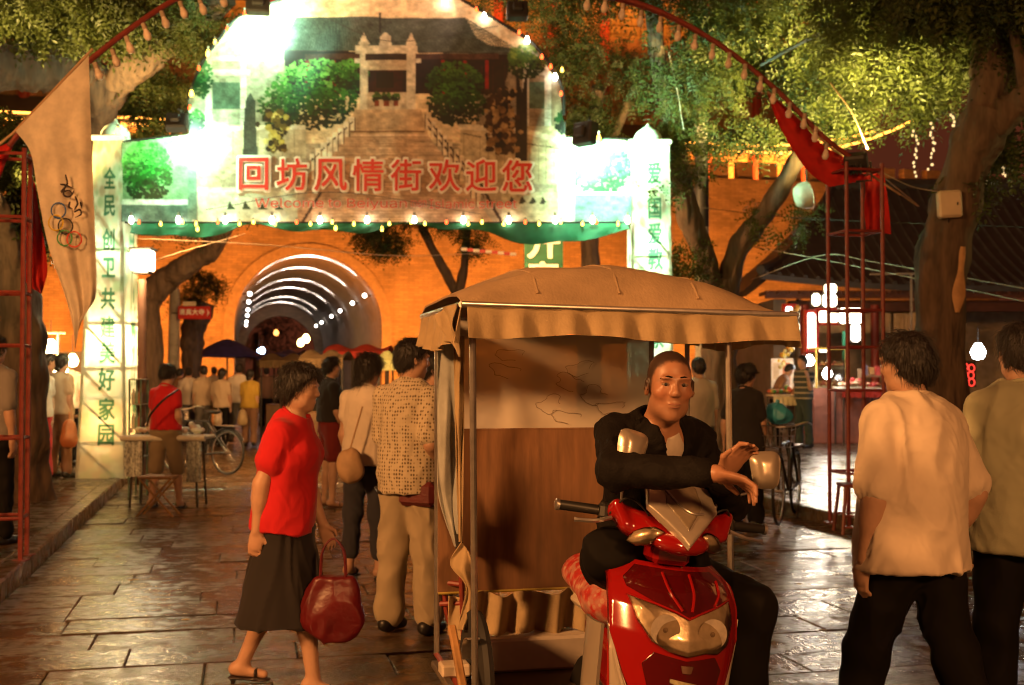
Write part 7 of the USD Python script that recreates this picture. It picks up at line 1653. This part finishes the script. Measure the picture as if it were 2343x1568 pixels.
o = P(2215, 856, 20); t = thing('neon_sign', 'small red neon loops low on the tree trunk right side', 'sign', o)
for dx, dz in ((-.05, .12), (.06, .10), (-.06, 0), (.05, -.02), (-.04, -.13), (.06, -.14)): part('neon_loop', tube([[dx + .05 * math.cos(a), 0, dz + .06 * math.sin(a)] for a in np.linspace(0, 2 * PI, 15)], .009, 5, caps=False), glow('neon_red', (1, .05, .03), 2.5), t)
part('backing', bx([0, .03, 0], [.28, .02, .44]), METAL, t)
o = P(2337, 795, 21); t = thing('neon_sign', 'green and yellow flower neon at the right edge', 'sign', o)
for k in range(5): part('petal', tube([[.10 * math.cos(k * 1.257) + .07 * math.cos(a), 0, .18 + .10 * math.sin(k * 1.257) + .07 * math.sin(a)] for a in np.linspace(0, 2 * PI, 13)], .012, 5, caps=False), glow('neon_yellow', (1, .7, .05), 2.5), t)
part('stem', tube([[0, 0, .1], [.03, 0, -.3]], .02, 6), glow('neon_green', (.1, .8, .15), 1.5), t); part('leaf', tube([[.02, 0, -.1], [-.14, 0, -.02]], .02, 6), glow('neon_green', (0, 0, 0), 1), t)
# pipes and frame on the grey wall of the tiled house
o = GY(2060, 26.9, .13); t = thing('pipe_frame', 'thin pale pipe frame before the grey wall of the tiled house', 'frame', o)
for px in (2085, 2150): part('post', tube([GY(px, 26.9, .13) - o, P(px, 625, 26.9) - o], .03, 8), WG, t)
part('rail', tube([P(1990, 628, 26.9) - o, P(2180, 625, 26.9) - o], .025, 6), WG, t); part('rail', tube([P(2060, 770, 26.9) - o, P(2160, 770, 26.9) - o], .02, 6), WG, t)
# floods that light the crowns; all but the first are added to brighten leaves
flood(GY(2680, 12.5, 3.4), P(1800, 130, 16.5) - GY(2680, 12.5, 3.4), .5, .4, (1, .74, .22), 8500, 'flood light right of the houses aimed up into the forked tree', name='tree_flood', stand=3.2, cone=20)
flood(P(1962, 362, 11.2), P(2040, 110, 13.0) - P(1962, 362, 11.2), .16, .13, (1, .74, .22), 850, 'small dark flood lamp added on top of the right lattice tower to brighten the leaves', name='tree_flood', cone=30)
flood(GY(-240, 11, 2.6), P(150, 60, 13.4) - GY(-240, 11, 2.6), .5, .4, (1, .66, .22), 1300, 'added unseen flood light left of the pavement aimed into the nearer left crown', name='tree_flood', stand=2.4, cone=26)
flood(GY(-330, 14, 2.6), P(420, 120, 17.8) - GY(-330, 14, 2.6), .5, .4, (1, .62, .20), 3500, 'added unseen flood light left of the pavement aimed at the massive level limb', name='tree_flood', stand=2.4, cone=15)
flood(GY(1492, 17.6, 3.6), P(1370, 130, 22.5) - GY(1492, 17.6, 3.6), .4, .3, (1, .60, .18), 1800, 'added flood light hidden behind the right pillar, aimed into the middle crowns', name='tree_flood', stand=3.5, cone=34)

r = np.random.default_rng(77); t = thing('litter', 'scattered fallen leaves and paper scraps on the wet paving', 'litter', (0, 0, 0), kind='stuff')
for nm, c, n in (('leaf_scrap', (.22, .13, .03), 46), ('paper_scrap', (.5, .4, .3), 10)):
    ms = []
    for _ in range(n):
        p = ST(r.uniform(6.2, 16), r.uniform(T0 + .1, T1 - .1), .012); sz = r.uniform(.018, .045)
        ms.append(grid(lambda u, v: p + np.stack([(u - .5) * sz * 1.6, (v - .5) * sz, .006 * np.sin(u * 3) * np.sin(v * 3)], -1) @ rotz_m(r.uniform(0, 6)).T, 2, 2, .002))
    part(nm, cat_meshes(ms), mat('scrap_' + nm, c, rough=.7), t, kind='stuff', smooth=False)
